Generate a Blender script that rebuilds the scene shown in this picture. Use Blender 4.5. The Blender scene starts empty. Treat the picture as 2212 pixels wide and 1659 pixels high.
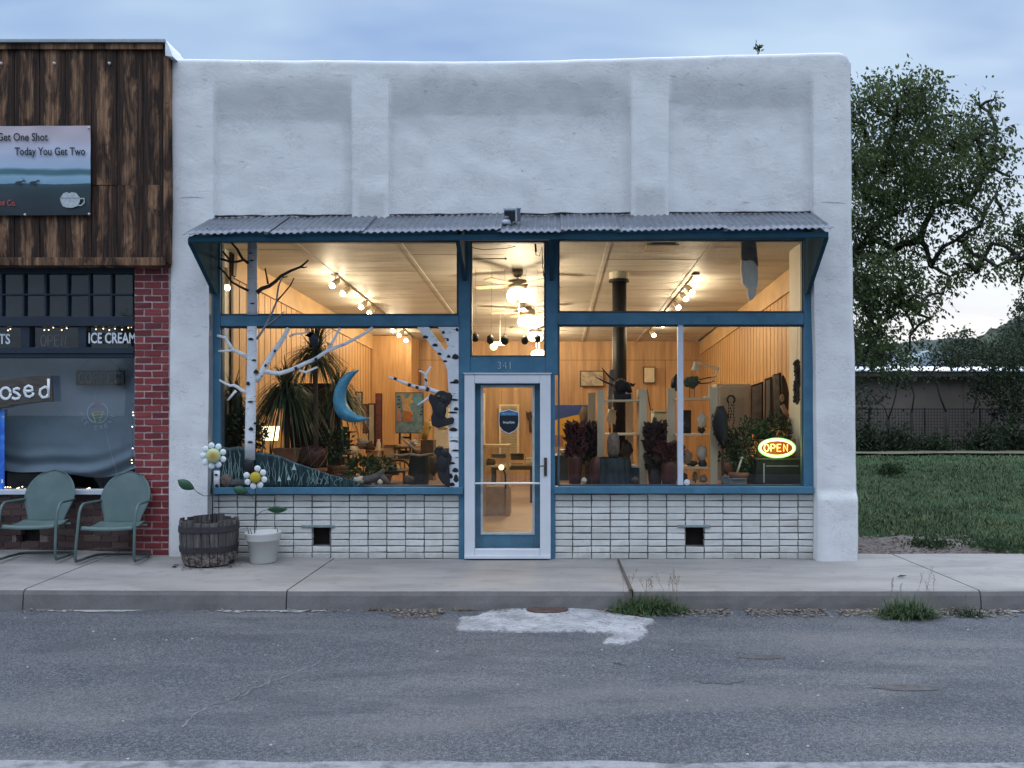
import bpy, bmesh, math, random
from mathutils import Vector, Matrix, noise as mnoise
random.seed(11)
SC = bpy.context.scene
COL = SC.collection
# ------------------------------------------------------------------ camera constants (level camera with lens shift)
F, VX, VY, CY, CH = 2308.0, 1660.0, 1240.0, -8.55, 1.615
def X(px, y=0.0): return (px - VX) * (y - CY) / F
def Z(py, y=0.0): return CH - (py - VY) * (y - CY) / F
def W(px, py, y=0.0): return Vector((X(px, y), y, Z(py, y)))
def S(n, y=0.0): return n * (y - CY) / F            # a photo length at a depth, in metres
def G(px, py, z=-0.18):                             # a photo point on level ground
    d = (CH - z) * F / (py - VY)
    return Vector(((px - VX) * d / F, CY + d, z))
def R(a): return math.radians(a)
def lin(c):
    def g(v):
        v /= 255.0
        return v / 12.92 if v <= 0.04045 else ((v + 0.055) / 1.055) ** 2.4
    return tuple(g(v) for v in c)
def sstep(a, b, x):
    t = min(1, max(0, (x - a) / (b - a))) if a != b else (1.0 if x > a else 0.0)
    return t * t * (3 - 2 * t)
def nz(x, y, z=0.0, s=1.0): return mnoise.noise(Vector((x * s, y * s, z * s)))

# ------------------------------------------------------------------ materials
class NT:
    def __init__(s, name):
        s.m = bpy.data.materials.new(name); s.m.use_nodes = True
        s.t = s.m.node_tree; s.t.nodes.clear()
        s.out = s.n('ShaderNodeOutputMaterial')
    def n(s, kind, **kw):
        nd = s.t.nodes.new(kind)
        for k, v in kw.items(): setattr(nd, k, v)
        return nd
    def l(s, a, b): s.t.links.new(a, b)
    def setin(s, sock, v):
        if hasattr(v, 'is_linked') or isinstance(v, bpy.types.NodeSocket): s.l(v, sock)
        else: sock.default_value = v
    def pos(s, scale=(1, 1, 1), rot=(0, 0, 0)):
        g = s.n('ShaderNodeNewGeometry'); mp = s.n('ShaderNodeMapping')
        mp.inputs['Scale'].default_value = scale; mp.inputs['Rotation'].default_value = rot
        s.l(g.outputs['Position'], mp.inputs['Vector']); return mp.outputs['Vector']
    def noise(s, vec, scale, detail=4, rough=.55, dist=0):
        t = s.n('ShaderNodeTexNoise'); s.l(vec, t.inputs['Vector'])
        t.inputs['Scale'].default_value = scale; t.inputs['Detail'].default_value = detail
        t.inputs['Roughness'].default_value = rough; t.inputs['Distortion'].default_value = dist
        return t.outputs['Fac']
    def ramp(s, fac, stops, interp='LINEAR'):
        r = s.n('ShaderNodeValToRGB'); s.l(fac, r.inputs['Fac']); e = r.color_ramp.elements
        r.color_ramp.interpolation = interp
        while len(e) < len(stops): e.new(0.5)
        for el, (p, c) in zip(e, stops):
            el.position = p
            el.color = (c, c, c, 1) if isinstance(c, (int, float)) else (*c[:3], 1)
        return r.outputs['Color']
    def mix(s, fac, a, b, blend='MIX'):
        m = s.n('ShaderNodeMix'); m.data_type = 'RGBA'; m.blend_type = blend
        for sk, v in ((m.inputs[0], fac), (m.inputs[6], a), (m.inputs[7], b)):
            if isinstance(v, bpy.types.NodeSocket): s.l(v, sk)
            elif isinstance(v, (int, float)): sk.default_value = v
            else: sk.default_value = (*v[:3], 1)
        return m.outputs[2]
    def math(s, op, a, b=0.0, clamp=False):
        m = s.n('ShaderNodeMath'); m.operation = op; m.use_clamp = clamp
        for i, v in enumerate((a, b)):
            if isinstance(v, bpy.types.NodeSocket): s.l(v, m.inputs[i])
            else: m.inputs[i].default_value = v
        return m.outputs[0]
    def attr(s, name):
        a = s.n('ShaderNodeAttribute'); a.attribute_name = name; return a
    def bump(s, h, strength=.3, dist=.01):
        b = s.n('ShaderNodeBump'); b.inputs['Strength'].default_value = strength
        b.inputs['Distance'].default_value = dist; s.l(h, b.inputs['Height']); return b.outputs['Normal']
    def pbsdf(s, col, rough=.6, metal=0, spec=.5, normal=None, emis=None, estr=0):
        p = s.n('ShaderNodeBsdfPrincipled')
        if isinstance(col, bpy.types.NodeSocket): s.l(col, p.inputs['Base Color'])
        else: p.inputs['Base Color'].default_value = (*col[:3], 1)
        if isinstance(rough, bpy.types.NodeSocket): s.l(rough, p.inputs['Roughness'])
        else: p.inputs['Roughness'].default_value = rough
        p.inputs['Metallic'].default_value = metal
        p.inputs['Specular IOR Level'].default_value = spec
        if normal: s.l(normal, p.inputs['Normal'])
        if emis:
            p.inputs['Emission Color'].default_value = (*emis[:3], 1); p.inputs['Emission Strength'].default_value = estr
        s.l(p.outputs[0], s.out.inputs['Surface']); s.p = p; return p

MATS = {}
def M(name, col, rough=.6, var=.18, scale=9, bump=.15, bscale=60, metal=0, stretch=(1, 1, 1), spec=.4, col2=None, bdist=.006):
    if name in MATS: return MATS[name]
    k = NT(name); v = k.pos(stretch)
    n1 = k.noise(v, scale, 5, .6)
    a = tuple(c * (1 - var) for c in col); b = col2 or tuple(min(1, c * (1 + var)) for c in col)
    c = k.ramp(n1, [(.3, a), (.7, b)])
    nb = k.noise(v, bscale, 3)
    k.pbsdf(c, rough, metal, spec, k.bump(nb, bump, bdist) if bump else None)
    MATS[name] = k.m; return k.m
def EM(name, col, strength, base=(.8, .8, .8)):
    if name in MATS: return MATS[name]
    k = NT(name); k.pbsdf(base, .4, emis=col, estr=strength); MATS[name] = k.m; return k.m

# ------------------------------------------------------------------ mesh builder (world coordinates)
class MB:
    def __init__(s): s.v = []; s.f = []; s.mi = []; s.vc = {}; s.cur = 0
    def face(s, idx): s.f.append(tuple(idx)); s.mi.append(s.cur)
    def add(s, pts): b = len(s.v); s.v += [Vector(p) for p in pts]; return b
    def quad(s, a, b, c, d): i = s.add((a, b, c, d)); s.face((i, i + 1, i + 2, i + 3)); return s
    def box(s, x0, x1, y0, y1, z0, z1, jit=0.0):
        if x0 > x1: x0, x1 = x1, x0
        if y0 > y1: y0, y1 = y1, y0
        if z0 > z1: z0, z1 = z1, z0
        j = lambda: random.uniform(-jit, jit) if jit else 0
        i = s.add([(x + j(), y + j(), z + j()) for z in (z0, z1) for y in (y0, y1) for x in (x0, x1)])
        for q in ((0, 2, 3, 1), (4, 5, 7, 6), (0, 1, 5, 4), (2, 6, 7, 3), (0, 4, 6, 2), (1, 3, 7, 5)): s.face([i + k for k in q])
        return s
    def pbox(s, px0, px1, py0, py1, y0, y1): return s.box(X(px0, y0), X(px1, y0), y0, y1, Z(py1, y0), Z(py0, y0))
    def obox(s, c, sx, sy, sz, mat=None):
        mat = mat or Matrix(); i = s.add([Vector(c) + mat @ Vector((x * sx / 2, y * sy / 2, z * sz / 2)) for z in (-1, 1) for y in (-1, 1) for x in (-1, 1)])
        for q in ((0, 2, 3, 1), (4, 5, 7, 6), (0, 1, 5, 4), (2, 6, 7, 3), (0, 4, 6, 2), (1, 3, 7, 5)): s.face([i + k for k in q])
        return s
    def prism(s, poly, y0, y1):                       # poly: world (x, z) outline
        a = sum(poly[i][0] * poly[(i + 1) % len(poly)][1] - poly[(i + 1) % len(poly)][0] * poly[i][1] for i in range(len(poly)))
        if a < 0: poly = poly[::-1]
        n = len(poly); i = s.add([(x, y0, z) for x, z in poly] + [(x, y1, z) for x, z in poly])
        s.face(range(i, i + n)); s.face(range(i + 2 * n - 1, i + n - 1, -1))
        for k in range(n): q = (k + 1) % n; s.face((i + q, i + k, i + n + k, i + n + q))
        return s
    def pprism(s, pts, y0, y1): return s.prism([(X(a, y0), Z(b, y0)) for a, b in pts], y0, y1)
    def prism_yz(s, poly, x0, x1):
        n = len(poly); i = s.add([(x0, y, z) for y, z in poly] + [(x1, y, z) for y, z in poly])
        s.face(range(i, i + n)); s.face(range(i + 2 * n - 1, i + n - 1, -1))
        for k in range(n): q = (k + 1) % n; s.face((i + q, i + k, i + n + k, i + n + q))
        return s
    def tube(s, pts, r, n=8, flat=1.0, cap=True):
        pts = [Vector(p) for p in pts]; m = len(pts)
        rr = list(r) if isinstance(r, (list, tuple)) else [r] * m
        if len(rr) != m: rr = [rr[0] + (rr[-1] - rr[0]) * i / (m - 1) for i in range(m)]
        rings = []; up = None
        for i, p in enumerate(pts):
            t = (pts[min(i + 1, m - 1)] - pts[max(i - 1, 0)])
            t = t.normalized() if t.length > 1e-9 else Vector((0, 0, 1))
            if up is None:
                up = Vector((0, 1, 0)) if abs(t.y) < .9 else Vector((0, 0, 1))
            u = (up - t * up.dot(t)); u = u.normalized() if u.length > 1e-6 else t.orthogonal().normalized()
            w = t.cross(u); up = u
            rings.append(s.add([p + (u * math.cos(2 * math.pi * k / n) * flat + w * math.sin(2 * math.pi * k / n)) * rr[i] for k in range(n)]))
        for a, b in zip(rings, rings[1:]):
            for k in range(n): q = (k + 1) % n; s.face((a + k, a + q, b + q, b + k))
        if cap:
            s.face([rings[0] + k for k in range(n - 1, -1, -1)]); s.face([rings[-1] + k for k in range(n)])
        return s
    def lathe(s, prof, c, n=20, jit=0.0, sx=1, sy=1):              # prof: (radius, z) from bottom to top
        c = Vector(c); rings = []
        for r, z in prof:
            rings.append(s.add([c + Vector((sx * r * math.cos(2 * math.pi * k / n) * (1 + random.uniform(-jit, jit)), sy * r * math.sin(2 * math.pi * k / n) * (1 + random.uniform(-jit, jit)), z)) for k in range(n)]))
        for a, b in zip(rings, rings[1:]):
            for k in range(n): q = (k + 1) % n; s.face((a + k, a + q, b + q, b + k))
        s.face([rings[0] + k for k in range(n - 1, -1, -1)]); s.face([rings[-1] + k for k in range(n)])
        return s
    def ball(s, c, r, n=12, m=8, lump=0.0, seed=0, rot=None):
        c = Vector(c); r = (r, r, r) if isinstance(r, (int, float)) else r
        def P(d):
            k = 1 + (lump * mnoise.noise(d * 2.3 + Vector((seed, seed * .7, 0))) if lump else 0)
            v = Vector((d.x * r[0] * k, d.y * r[1] * k, d.z * r[2] * k))
            return c + (rot @ v if rot else v)
        top = s.add([P(Vector((0, 0, 1)))]); rings = []
        for j in range(1, m):
            th = math.pi * j / m
            rings.append(s.add([P(Vector((math.sin(th) * math.cos(2 * math.pi * k / n), math.sin(th) * math.sin(2 * math.pi * k / n), math.cos(th)))) for k in range(n)]))
        bot = s.add([P(Vector((0, 0, -1)))])
        for k in range(n): q = (k + 1) % n; s.face((top, rings[0] + k, rings[0] + q)); s.face((rings[-1] + q, rings[-1] + k, bot))
        for a, b in zip(rings, rings[1:]):
            for k in range(n): q = (k + 1) % n; s.face((a + q, a + k, b + k, b + q))
        return s
    def disc(s, c, r, th, axis='y', n=20):
        c = Vector(c); pts = [(math.cos(2 * math.pi * k / n) * r, math.sin(2 * math.pi * k / n) * r) for k in range(n)]
        return s.prism([(c.x + a, c.z + b) for a, b in pts], c.y - th / 2, c.y + th / 2)
    def blade(s, p, d, L, w, droop=.3, segs=3, side=None):         # a grass blade / strap leaf
        p = Vector(p); d = Vector(d).normalized()
        sd = side or d.cross(Vector((0, 0, 1)))
        sd = sd.normalized() if sd.length > 1e-4 else Vector((1, 0, 0))
        prev = None
        for i in range(segs + 1):
            t = i / segs; q = p + d * L * t + Vector((0, 0, -droop * L * t * t)); ww = w * (1 - t) ** .6 if i < segs else 0
            if i == segs: a = s.add([q]); s.face((prev, prev + 1, a))
            else:
                a = s.add([q - sd * ww / 2, q + sd * ww / 2])
                if prev is not None: s.face((prev, prev + 1, a + 1, a))
                prev = a
        return s
    def leaf(s, c, L, w, nrm, ax):                                   # one leaf: two triangles folded along its midrib
        c = Vector(c); ax = ax.normalized(); sd = ax.cross(nrm)
        sd = sd.normalized() if sd.length > 1e-4 else ax.orthogonal().normalized(); u = sd.cross(ax)
        i = s.add([c, c + ax * L * .45 + sd * w / 2 + u * w * .15, c + ax * L, c + ax * L * .45 - sd * w / 2 + u * w * .15])
        s.face((i, i + 1, i + 2)); s.face((i, i + 2, i + 3)); return s
    def sub(s): return len(s.v)
    def build(s, name, mat, parent=None, smooth=False, bevel=0.0, label=None, cat=None, group=None, kind=None, seg=2):
        me = bpy.data.meshes.new(name)
        if parent is not None: org = parent_loc(parent)
        elif s.v:
            xs = [v.x for v in s.v]; ys = [v.y for v in s.v]; zs = [v.z for v in s.v]
            org = Vector(((min(xs) + max(xs)) / 2, (min(ys) + max(ys)) / 2, min(zs)))
        else: org = Vector()
        me.from_pydata([tuple(v - org) for v in s.v], [], s.f)
        for m in (mat if isinstance(mat, (list, tuple)) else [mat]): me.materials.append(m)
        if max(s.mi, default=0) > 0: me.polygons.foreach_set('material_index', s.mi)
        for an, vals in s.vc.items():
            at = me.attributes.new(an, 'FLOAT', 'POINT'); at.data.foreach_set('value', vals)
        if smooth: me.polygons.foreach_set('use_smooth', [True] * len(me.polygons))
        me.update()
        o = bpy.data.objects.new(name, me); COL.objects.link(o)
        if parent is not None: o.parent = parent
        else: o.location = org
        if bevel:
            b = o.modifiers.new('bevel', 'BEVEL'); b.width = bevel; b.segments = seg; b.limit_method = 'ANGLE'; b.angle_limit = R(40)
        tag(o, label, cat, group, kind); return o
def parent_loc(o):
    p = Vector()
    while o is not None: p = p + Vector(o.location); o = o.parent
    return p
def tag(o, label=None, cat=None, group=None, kind=None):
    if label: o['label'] = label
    if cat: o['category'] = cat
    if group: o['group'] = group
    if kind: o['kind'] = kind
    return o
def thing(name, label, cat, loc=(0, 0, 0), group=None):
    o = bpy.data.objects.new(name, None); o.empty_display_size = .1; COL.objects.link(o); o.location = loc
    return tag(o, label, cat, group)
def copy_tree(o, parent=None):
    c = o.copy(); COL.objects.link(c)
    if parent is not None: c.parent = parent
    for ch in [x for x in bpy.data.objects if x.parent == o and x is not c]: copy_tree(ch, c)
    return c
def text_mb(body, size, px, py, y, sx=1.0, rot=0.0, ext=.002, bold=0.0, align='LEFT', shear=0):
    cu = bpy.data.curves.new('lettering', 'FONT'); cu.body = body; cu.size = size; cu.extrude = ext; cu.offset = bold; cu.align_x = align; cu.shear = shear
    cu.resolution_u = 3
    ob = bpy.data.objects.new('lettering_source', cu); COL.objects.link(ob)
    dg = bpy.context.evaluated_depsgraph_get(); dg.update()
    me = bpy.data.meshes.new_from_object(ob.evaluated_get(dg))
    mb = MB(); o = W(px, py, y); ca, sa = math.cos(rot), math.sin(rot)
    for v in me.vertices:
        a, b = v.co.x * sx, v.co.y
        mb.v.append(Vector((o.x + a * ca - b * sa, o.y - v.co.z, o.z + a * sa + b * ca)))
    for p in me.polygons: mb.face(p.vertices)
    bpy.data.objects.remove(ob); bpy.data.curves.remove(cu); bpy.data.meshes.remove(me)
    return mb
STROKE = {
 'O': [[(.5 + .45 * math.cos(a * math.pi / 8), .5 + .5 * math.sin(a * math.pi / 8)) for a in range(17)]],
 'P': [[(.1, 0), (.1, 1), (.6, 1), (.85, .88), (.9, .72), (.82, .55), (.6, .47), (.1, .47)]],
 'E': [[(.85, 1), (.1, 1), (.1, 0), (.85, 0)], [(.1, .52), (.7, .52)]],
 'N': [[(.1, 0), (.1, 1), (.85, 0), (.85, 1)]],
 'C': [[(.9, .82), (.7, .98), (.4, .98), (.15, .75), (.1, .5), (.15, .22), (.4, .02), (.7, .02), (.9, .18)]],
 'F': [[(.85, 1), (.1, 1), (.1, 0)], [(.1, .52), (.7, .52)]],
 'I': [[(.5, 0), (.5, 1)]],
 'R': [[(.1, 0), (.1, 1), (.6, 1), (.85, .85), (.85, .65), (.6, .5), (.1, .5)], [(.5, .5), (.9, 0)]],
 'A': [[(.05, 0), (.5, 1), (.95, 0)], [(.22, .35), (.78, .35)]],
 'M': [[(.05, 0), (.1, 1), (.5, .3), (.9, 1), (.95, 0)]],
 '3': [[(.15, .95), (.5, 1), (.8, .85), (.75, .62), (.4, .52), (.8, .4), (.85, .18), (.5, 0), (.12, .08)]],
 '4': [[(.75, 0), (.75, 1), (.1, .32), (.95, .32)]],
 '1': [[(.5, 0), (.5, 1)]],
 'o': [[(.5 + .4 * math.cos(a * math.pi / 8), .3 + .3 * math.sin(a * math.pi / 8)) for a in range(17)]],
 's': [[(.85, .58), (.6, .66), (.3, .6), (.28, .45), (.6, .35), (.85, .2), (.75, .05), (.4, 0), (.12, .08)]],
 'e': [[(.05, .38), (.5, .34), (.88, .4), (.8, .58), (.5, .66), (.22, .55), (.16, .3), (.3, .06), (.6, 0), (.9, .12), (.92, .26)]],
 'd': [[(.8, .95), (.8, .0)], [(.8, .45), (.55, .55), (.2, .42), (.15, .2), (.35, .02), (.65, .05), (.8, .2)]],
}
def stroke_text(mb, body, px, py, y, w, h, r, gap=1.15, rot=0.0, flat=1.0):
    o = W(px, py, y); ca, sa = math.cos(rot), math.sin(rot)
    for i, ch in enumerate(body):
        for pl in STROKE.get(ch, []):
            mb.tube([o + Vector(((i * gap * w + a * w) * ca - b * h * sa, 0, (i * gap * w + a * w) * sa + b * h * ca)) for a, b in pl], r, 6, flat)
    return mb
def flist(pts, y): return [W(a, b, y) for a, b in pts]
# ------------------------------------------------------------------ camera, sky, sun
cam = bpy.data.cameras.new('camera'); co = bpy.data.objects.new('camera', cam); COL.objects.link(co)
co.location = (0, CY, CH); co.rotation_euler = (R(90), 0, 0)
cam.sensor_width = 36; cam.lens = F / 3072 * 36; cam.shift_x = -(VX - 1536) / 3072; cam.shift_y = (VY - 1152) / 3072
cam.clip_start = .05; cam.clip_end = 3000; SC.camera = co
SUN_EL, SUN_ROT = R(7), R(28)
w = bpy.data.worlds.new('World'); SC.world = w; w.use_nodes = True
t = w.node_tree; t.nodes.clear()
def wn(k, **kw):
    n = t.nodes.new(k)
    for a, b in kw.items(): setattr(n, a, b)
    return n
wo = wn('ShaderNodeOutputWorld'); bg = wn('ShaderNodeBackground'); t.links.new(bg.outputs[0], wo.inputs[0])
sky = wn('ShaderNodeTexSky', sky_type='NISHITA', sun_disc=False, sun_elevation=SUN_EL, sun_rotation=SUN_ROT)
sky.air_density = 1.0; sky.dust_density = 1.2; sky.ozone_density = 2.5
tc = wn('ShaderNodeTexCoord'); sx = wn('ShaderNodeSeparateXYZ'); t.links.new(tc.outputs['Generated'], sx.inputs[0])
# cloud deck: noise on the plane z = 1, so that clouds crowd towards the horizon
zc = wn('ShaderNodeMath', operation='MAXIMUM'); t.links.new(sx.outputs[2], zc.inputs[0]); zc.inputs[1].default_value = .0
za = wn('ShaderNodeMath', operation='ADD'); t.links.new(zc.outputs[0], za.inputs[0]); za.inputs[1].default_value = .22
dv = wn('ShaderNodeVectorMath', operation='DIVIDE'); cb = wn('ShaderNodeCombineXYZ')
for i in range(3): t.links.new(za.outputs[0], cb.inputs[i])
t.links.new(tc.outputs['Generated'], dv.inputs[0]); t.links.new(cb.outputs[0], dv.inputs[1])
mp = wn('ShaderNodeMapping'); mp.inputs['Scale'].default_value = (.9, 1.9, .35); mp.inputs['Location'].default_value = (1.3, .4, 0); mp.inputs['Rotation'].default_value = (0, 0, R(8))
t.links.new(dv.outputs[0], mp.inputs[0])
ns = wn('ShaderNodeTexNoise'); ns.inputs['Scale'].default_value = 1.6; ns.inputs['Detail'].default_value = 3.5; ns.inputs['Roughness'].default_value = .5; ns.inputs['Distortion'].default_value = .3
t.links.new(mp.outputs[0], ns.inputs['Vector'])
cr = wn('ShaderNodeValToRGB'); t.links.new(ns.outputs['Fac'], cr.inputs[0])
e = cr.color_ramp.elements
e[0].position = .38; e[0].color = (.36, .53, .86, 1); e[1].position = .64; e[1].color = (.61, .80, 1.03, 1)
# paler towards the horizon
hz = wn('ShaderNodeMapRange'); t.links.new(sx.outputs[2], hz.inputs[0])
hz.inputs[1].default_value = .02; hz.inputs[2].default_value = .36; hz.inputs[3].default_value = 1; hz.inputs[4].default_value = 0
hp = wn('ShaderNodeMath', operation='MULTIPLY'); t.links.new(hz.outputs[0], hp.inputs[0]); hp.inputs[1].default_value = .8
mh = wn('ShaderNodeMix', data_type='RGBA'); t.links.new(hp.outputs[0], mh.inputs[0]); t.links.new(cr.outputs[0], mh.inputs[6]); mh.inputs[7].default_value = (.78, .88, 1.0, 1)
# high overcast brightens to the zenith (out of the frame)
zb = wn('ShaderNodeMapRange'); t.links.new(sx.outputs[2], zb.inputs[0]); zb.inputs[1].default_value = .47; zb.inputs[2].default_value = .85; zb.inputs[3].default_value = 1; zb.inputs[4].default_value = 4.5
zn = wn('ShaderNodeMapRange'); t.links.new(sx.outputs[2], zn.inputs[0]); zn.inputs[1].default_value = .45; zn.inputs[2].default_value = .75
zm = wn('ShaderNodeMix', data_type='RGBA'); t.links.new(zn.outputs[0], zm.inputs[0]); t.links.new(mh.outputs[2], zm.inputs[6]); zm.inputs[7].default_value = (.70, .78, .93, 1)
mz = wn('ShaderNodeVectorMath', operation='SCALE'); t.links.new(zm.outputs[2], mz.inputs[0]); t.links.new(zb.outputs[0], mz.inputs['Scale'])
sk = wn('ShaderNodeVectorMath', operation='SCALE'); t.links.new(sky.outputs[0], sk.inputs[0]); sk.inputs['Scale'].default_value = .08
ms = wn('ShaderNodeMix', data_type='RGBA'); ms.inputs[0].default_value = .85; t.links.new(sk.outputs[0], ms.inputs[6]); t.links.new(mz.outputs[0], ms.inputs[7])
t.links.new(ms.outputs[2], bg.inputs[0]); bg.inputs[1].default_value = 1.0
sd = bpy.data.lights.new('sun', 'SUN'); sd.energy = .5; sd.angle = R(20); sd.color = (1, .93, .85)
so = bpy.data.objects.new('sun', sd); COL.objects.link(so); so.location = (6, 20, 12)
so.rotation_euler = Vector((math.sin(SUN_ROT) * math.cos(SUN_EL), math.cos(SUN_ROT) * math.cos(SUN_EL), math.sin(SUN_EL))).to_track_quat('Z', 'Y').to_euler()
SC.view_settings.view_transform = 'Standard'; SC.view_settings.look = 'None'; SC.view_settings.gamma = 1; SC.view_settings.exposure = 0.0
SC.cycles.use_denoising = True; SC.cycles.max_bounces = 8; SC.cycles.transparent_max_bounces = 16; SC.cycles.diffuse_bounces = 4; SC.cycles.glossy_bounces = 3
SC.cycles.sample_clamp_indirect = 6

# ------------------------------------------------------------------ ground, road, pavement
KERB_Y, ZR = -1.52, -.18
def gz(x, y=0.0):                                    # the pavement climbs a little to the left
    t = sstep(1.5, 6.2, -x) * .095
    return t * (1 - .85 * min(1, max(0, -y / 1.52)))
k = NT('asphalt'); v = k.pos(); vs = k.pos((.35, 1.6, 1))
big = k.noise(vs, 1.1, 5, .6, .4); mid = k.noise(v, 3.5, 5, .65); fine = k.noise(v, 95, 3, .7); grit = k.noise(v, 210, 2, .8)
c = k.ramp(big, [(.32, (.028, .036, .052)), (.5, (.060, .070, .088)), (.64, (.14, .143, .148))])
c = k.mix(k.ramp(mid, [(.35, .0), (.75, .55)]), c, (.15, .148, .15))
c = k.mix(k.ramp(fine, [(.36, .95), (.56, 0.0)]), c, (.025, .028, .036))
coarse = k.noise(v, 58, 4, .8); c = k.mix(k.ramp(coarse, [(.50, 0.0), (.63, .9)]), c, (.185, .195, .212)); c = k.mix(k.ramp(coarse, [(.34, .9), (.46, 0.0)]), c, (.022, .026, .034))
c = k.mix(k.ramp(grit, [(.56, 0.0), (.68, .8)]), c, (.42, .42, .43))
wear = k.noise(vs, .55, 4, .6, .8)
c = k.mix(k.ramp(wear, [(.50, 0.0), (.64, .5)]), c, (.19, .182, .176))
hb = k.math('ADD', k.math('MULTIPLY', fine, .7), k.math('MULTIPLY', grit, .5))
tar = k.noise(k.pos((.5, 1.3, 1)), 1.7, 4, .55, .6); c = k.mix(k.ramp(tar, [(.54, 0.0), (.68, .38)]), c, (.038, .047, .062)); k.pbsdf(c, .75, 0, .35, k.bump(hb, .9, .018)); ASPH = k.m
k = NT('concrete'); v = k.pos(); vs = k.pos((.6, 2.2, 1))
c = k.ramp(k.noise(vs, 1.4, 5, .6, .5), [(.3, (.20, .187, .174)), (.52, (.285, .267, .25)), (.75, (.345, .322, .296))])
c = k.mix(k.ramp(k.noise(v, 60, 4, .7), [(.3, .35), (.7, 0.0)]), c, (.23, .225, .22))
c = k.mix(k.ramp(k.noise(v, 5, 6, .7), [(.56, 0.0), (.7, .55)]), c, (.17, .155, .145))
c = k.mix(k.ramp(k.noise(k.pos((.25, 2.5, 1)), 2.0, 5, .7, 1.0), [(.55, 0.0), (.7, .45)]), c, (.20, .185, .17))
k.pbsdf(c, .85, 0, .25, k.bump(k.noise(v, 120, 4, .7), .35, .006)); CONC = k.m
k = NT('kerb_concrete'); v = k.pos()
c = k.ramp(k.noise(v, 3, 6, .65), [(.3, (.145, .135, .13)), (.7, (.22, .205, .2))])
c = k.mix(k.ramp(k.noise(v, 70, 3, .7), [(.3, .4), (.7, 0.0)]), c, (.1, .095, .09))
k.pbsdf(c, .9, 0, .2, k.bump(k.noise(v, 90, 4, .7), .4, .008)); KERB = k.m
k = NT('lot_soil'); v = k.pos()
c = k.ramp(k.noise(v, 1.8, 6, .65, .4), [(.3, (.022, .045, .02)), (.55, (.04, .075, .032)), (.75, (.075, .085, .05))])
c = k.mix(k.ramp(k.noise(v, 30, 4, .7), [(.35, .5), (.65, 0.0)]), c, (.02, .035, .017))
k.pbsdf(c, .95, 0, .1, k.bump(k.noise(v, 45, 4, .7), .8, .04)); LOT = k.m
mb = MB()                                            # one sheet to the horizon, under everything
mb.quad((-600, -600, ZR - .03), (600, -600, ZR - .03), (600, 900, ZR - .03), (-600, 900, ZR - .03))
mb.build('ground', LOT, kind='structure')
mb = MB(); xs = [-40 + i * 1.0 for i in range(81)]; ys = [-14, -8.5, -6, -4, -3, -2.2, -1.7, KERB_Y + .02]
def zroad(x, y): return ZR + gz(x, -1.52) * .3 + .012 * sstep(-1.7, -4.5, y) * 0
idx = {}
for j, y in enumerate(ys):
    for i, x in enumerate(xs): idx[i, j] = mb.add([(x, y, zroad(x, y))])
for j in range(len(ys) - 1):
    for i in range(len(xs) - 1): mb.face((idx[i, j], idx[i + 1, j], idx[i + 1, j + 1], idx[i, j + 1]))
mb.build('road', ASPH, kind='structure', smooth=True)
# pavement slabs with true open joints; the joint positions are read off the photograph at the house line
mb = MB(); jm = MB()
joints = [-12.5, -9.4, X(355, 0), X(1003, 0), X(1855, 0), X(2712, 0), 6.9, 9.9, 14, 30]
for a, b in zip(joints, joints[1:]):
    n = 14; g = .008
    rows = [KERB_Y, KERB_Y + .025, -1.0, -.5, .0, .3]
    cols = [a + g + (b - a - 2 * g) * i / n for i in range(n + 1)]
    ids = {}
    for j, y in enumerate(rows):
        for i, x in enumerate(cols):
            dz = -.012 if j == 0 else 0
            if i in (0, n): dz -= .004
            ids[i, j] = mb.add([(x, y + (nz(x, 3.1, 0, 4) * .006 if j == 0 else 0), gz(x, y) + dz)])
    for j in range(len(rows) - 1):
        for i in range(n): mb.face((ids[i, j], ids[i + 1, j], ids[i + 1, j + 1], ids[i, j + 1]))
    for i in (0, n):                                  # joint walls
        q = [ids[i, j] for j in range(len(rows))]; lo = [mb.add([mb.v[p] + Vector((0, 0, -.09))]) for p in q]
        for j in range(len(rows) - 1): mb.face((q[j], q[j + 1], lo[j + 1], lo[j]))
mb.build('pavement', CONC, kind='structure')
mb = MB()
for a, b in zip(joints, joints[1:]):
    n = 24; g = .006; ids = {}
    for i in range(n + 1):
        x = a + g + (b - a - 2 * g) * i / n; wv = nz(x, 3.1, 0, 4) * .006
        for j, (dy, z) in enumerate(((wv, gz(x, KERB_Y) - .0125), (-.012 + wv, gz(x, KERB_Y) - .05), (-.02 + nz(x, 9, 0, 5) * .006, -.12), (-.028 + nz(x, 1, 0, 3) * .012, ZR - .04))):
            ids[i, j] = mb.add([(x, KERB_Y + dy, z)])
    for i in range(n):
        for j in range(3): mb.face((ids[i, j + 1], ids[i + 1, j + 1], ids[i + 1, j], ids[i, j]))
    for i in (0, n):
        q = [ids[i, j] for j in range(4)]; lo = [mb.add([mb.v[p] + Vector((0, .12, 0))]) for p in q]
        for j in range(3): mb.face((q[j], q[j + 1], lo[j + 1], lo[j]))
mb.build('kerb', KERB, kind='structure')
mb = MB(); mb.box(-12.5, 30, KERB_Y + .11, .3, -.2, -.062); mb.build('pavement_base', M('joint_dirt', (.025, .024, .023), .95), kind='structure')
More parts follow.
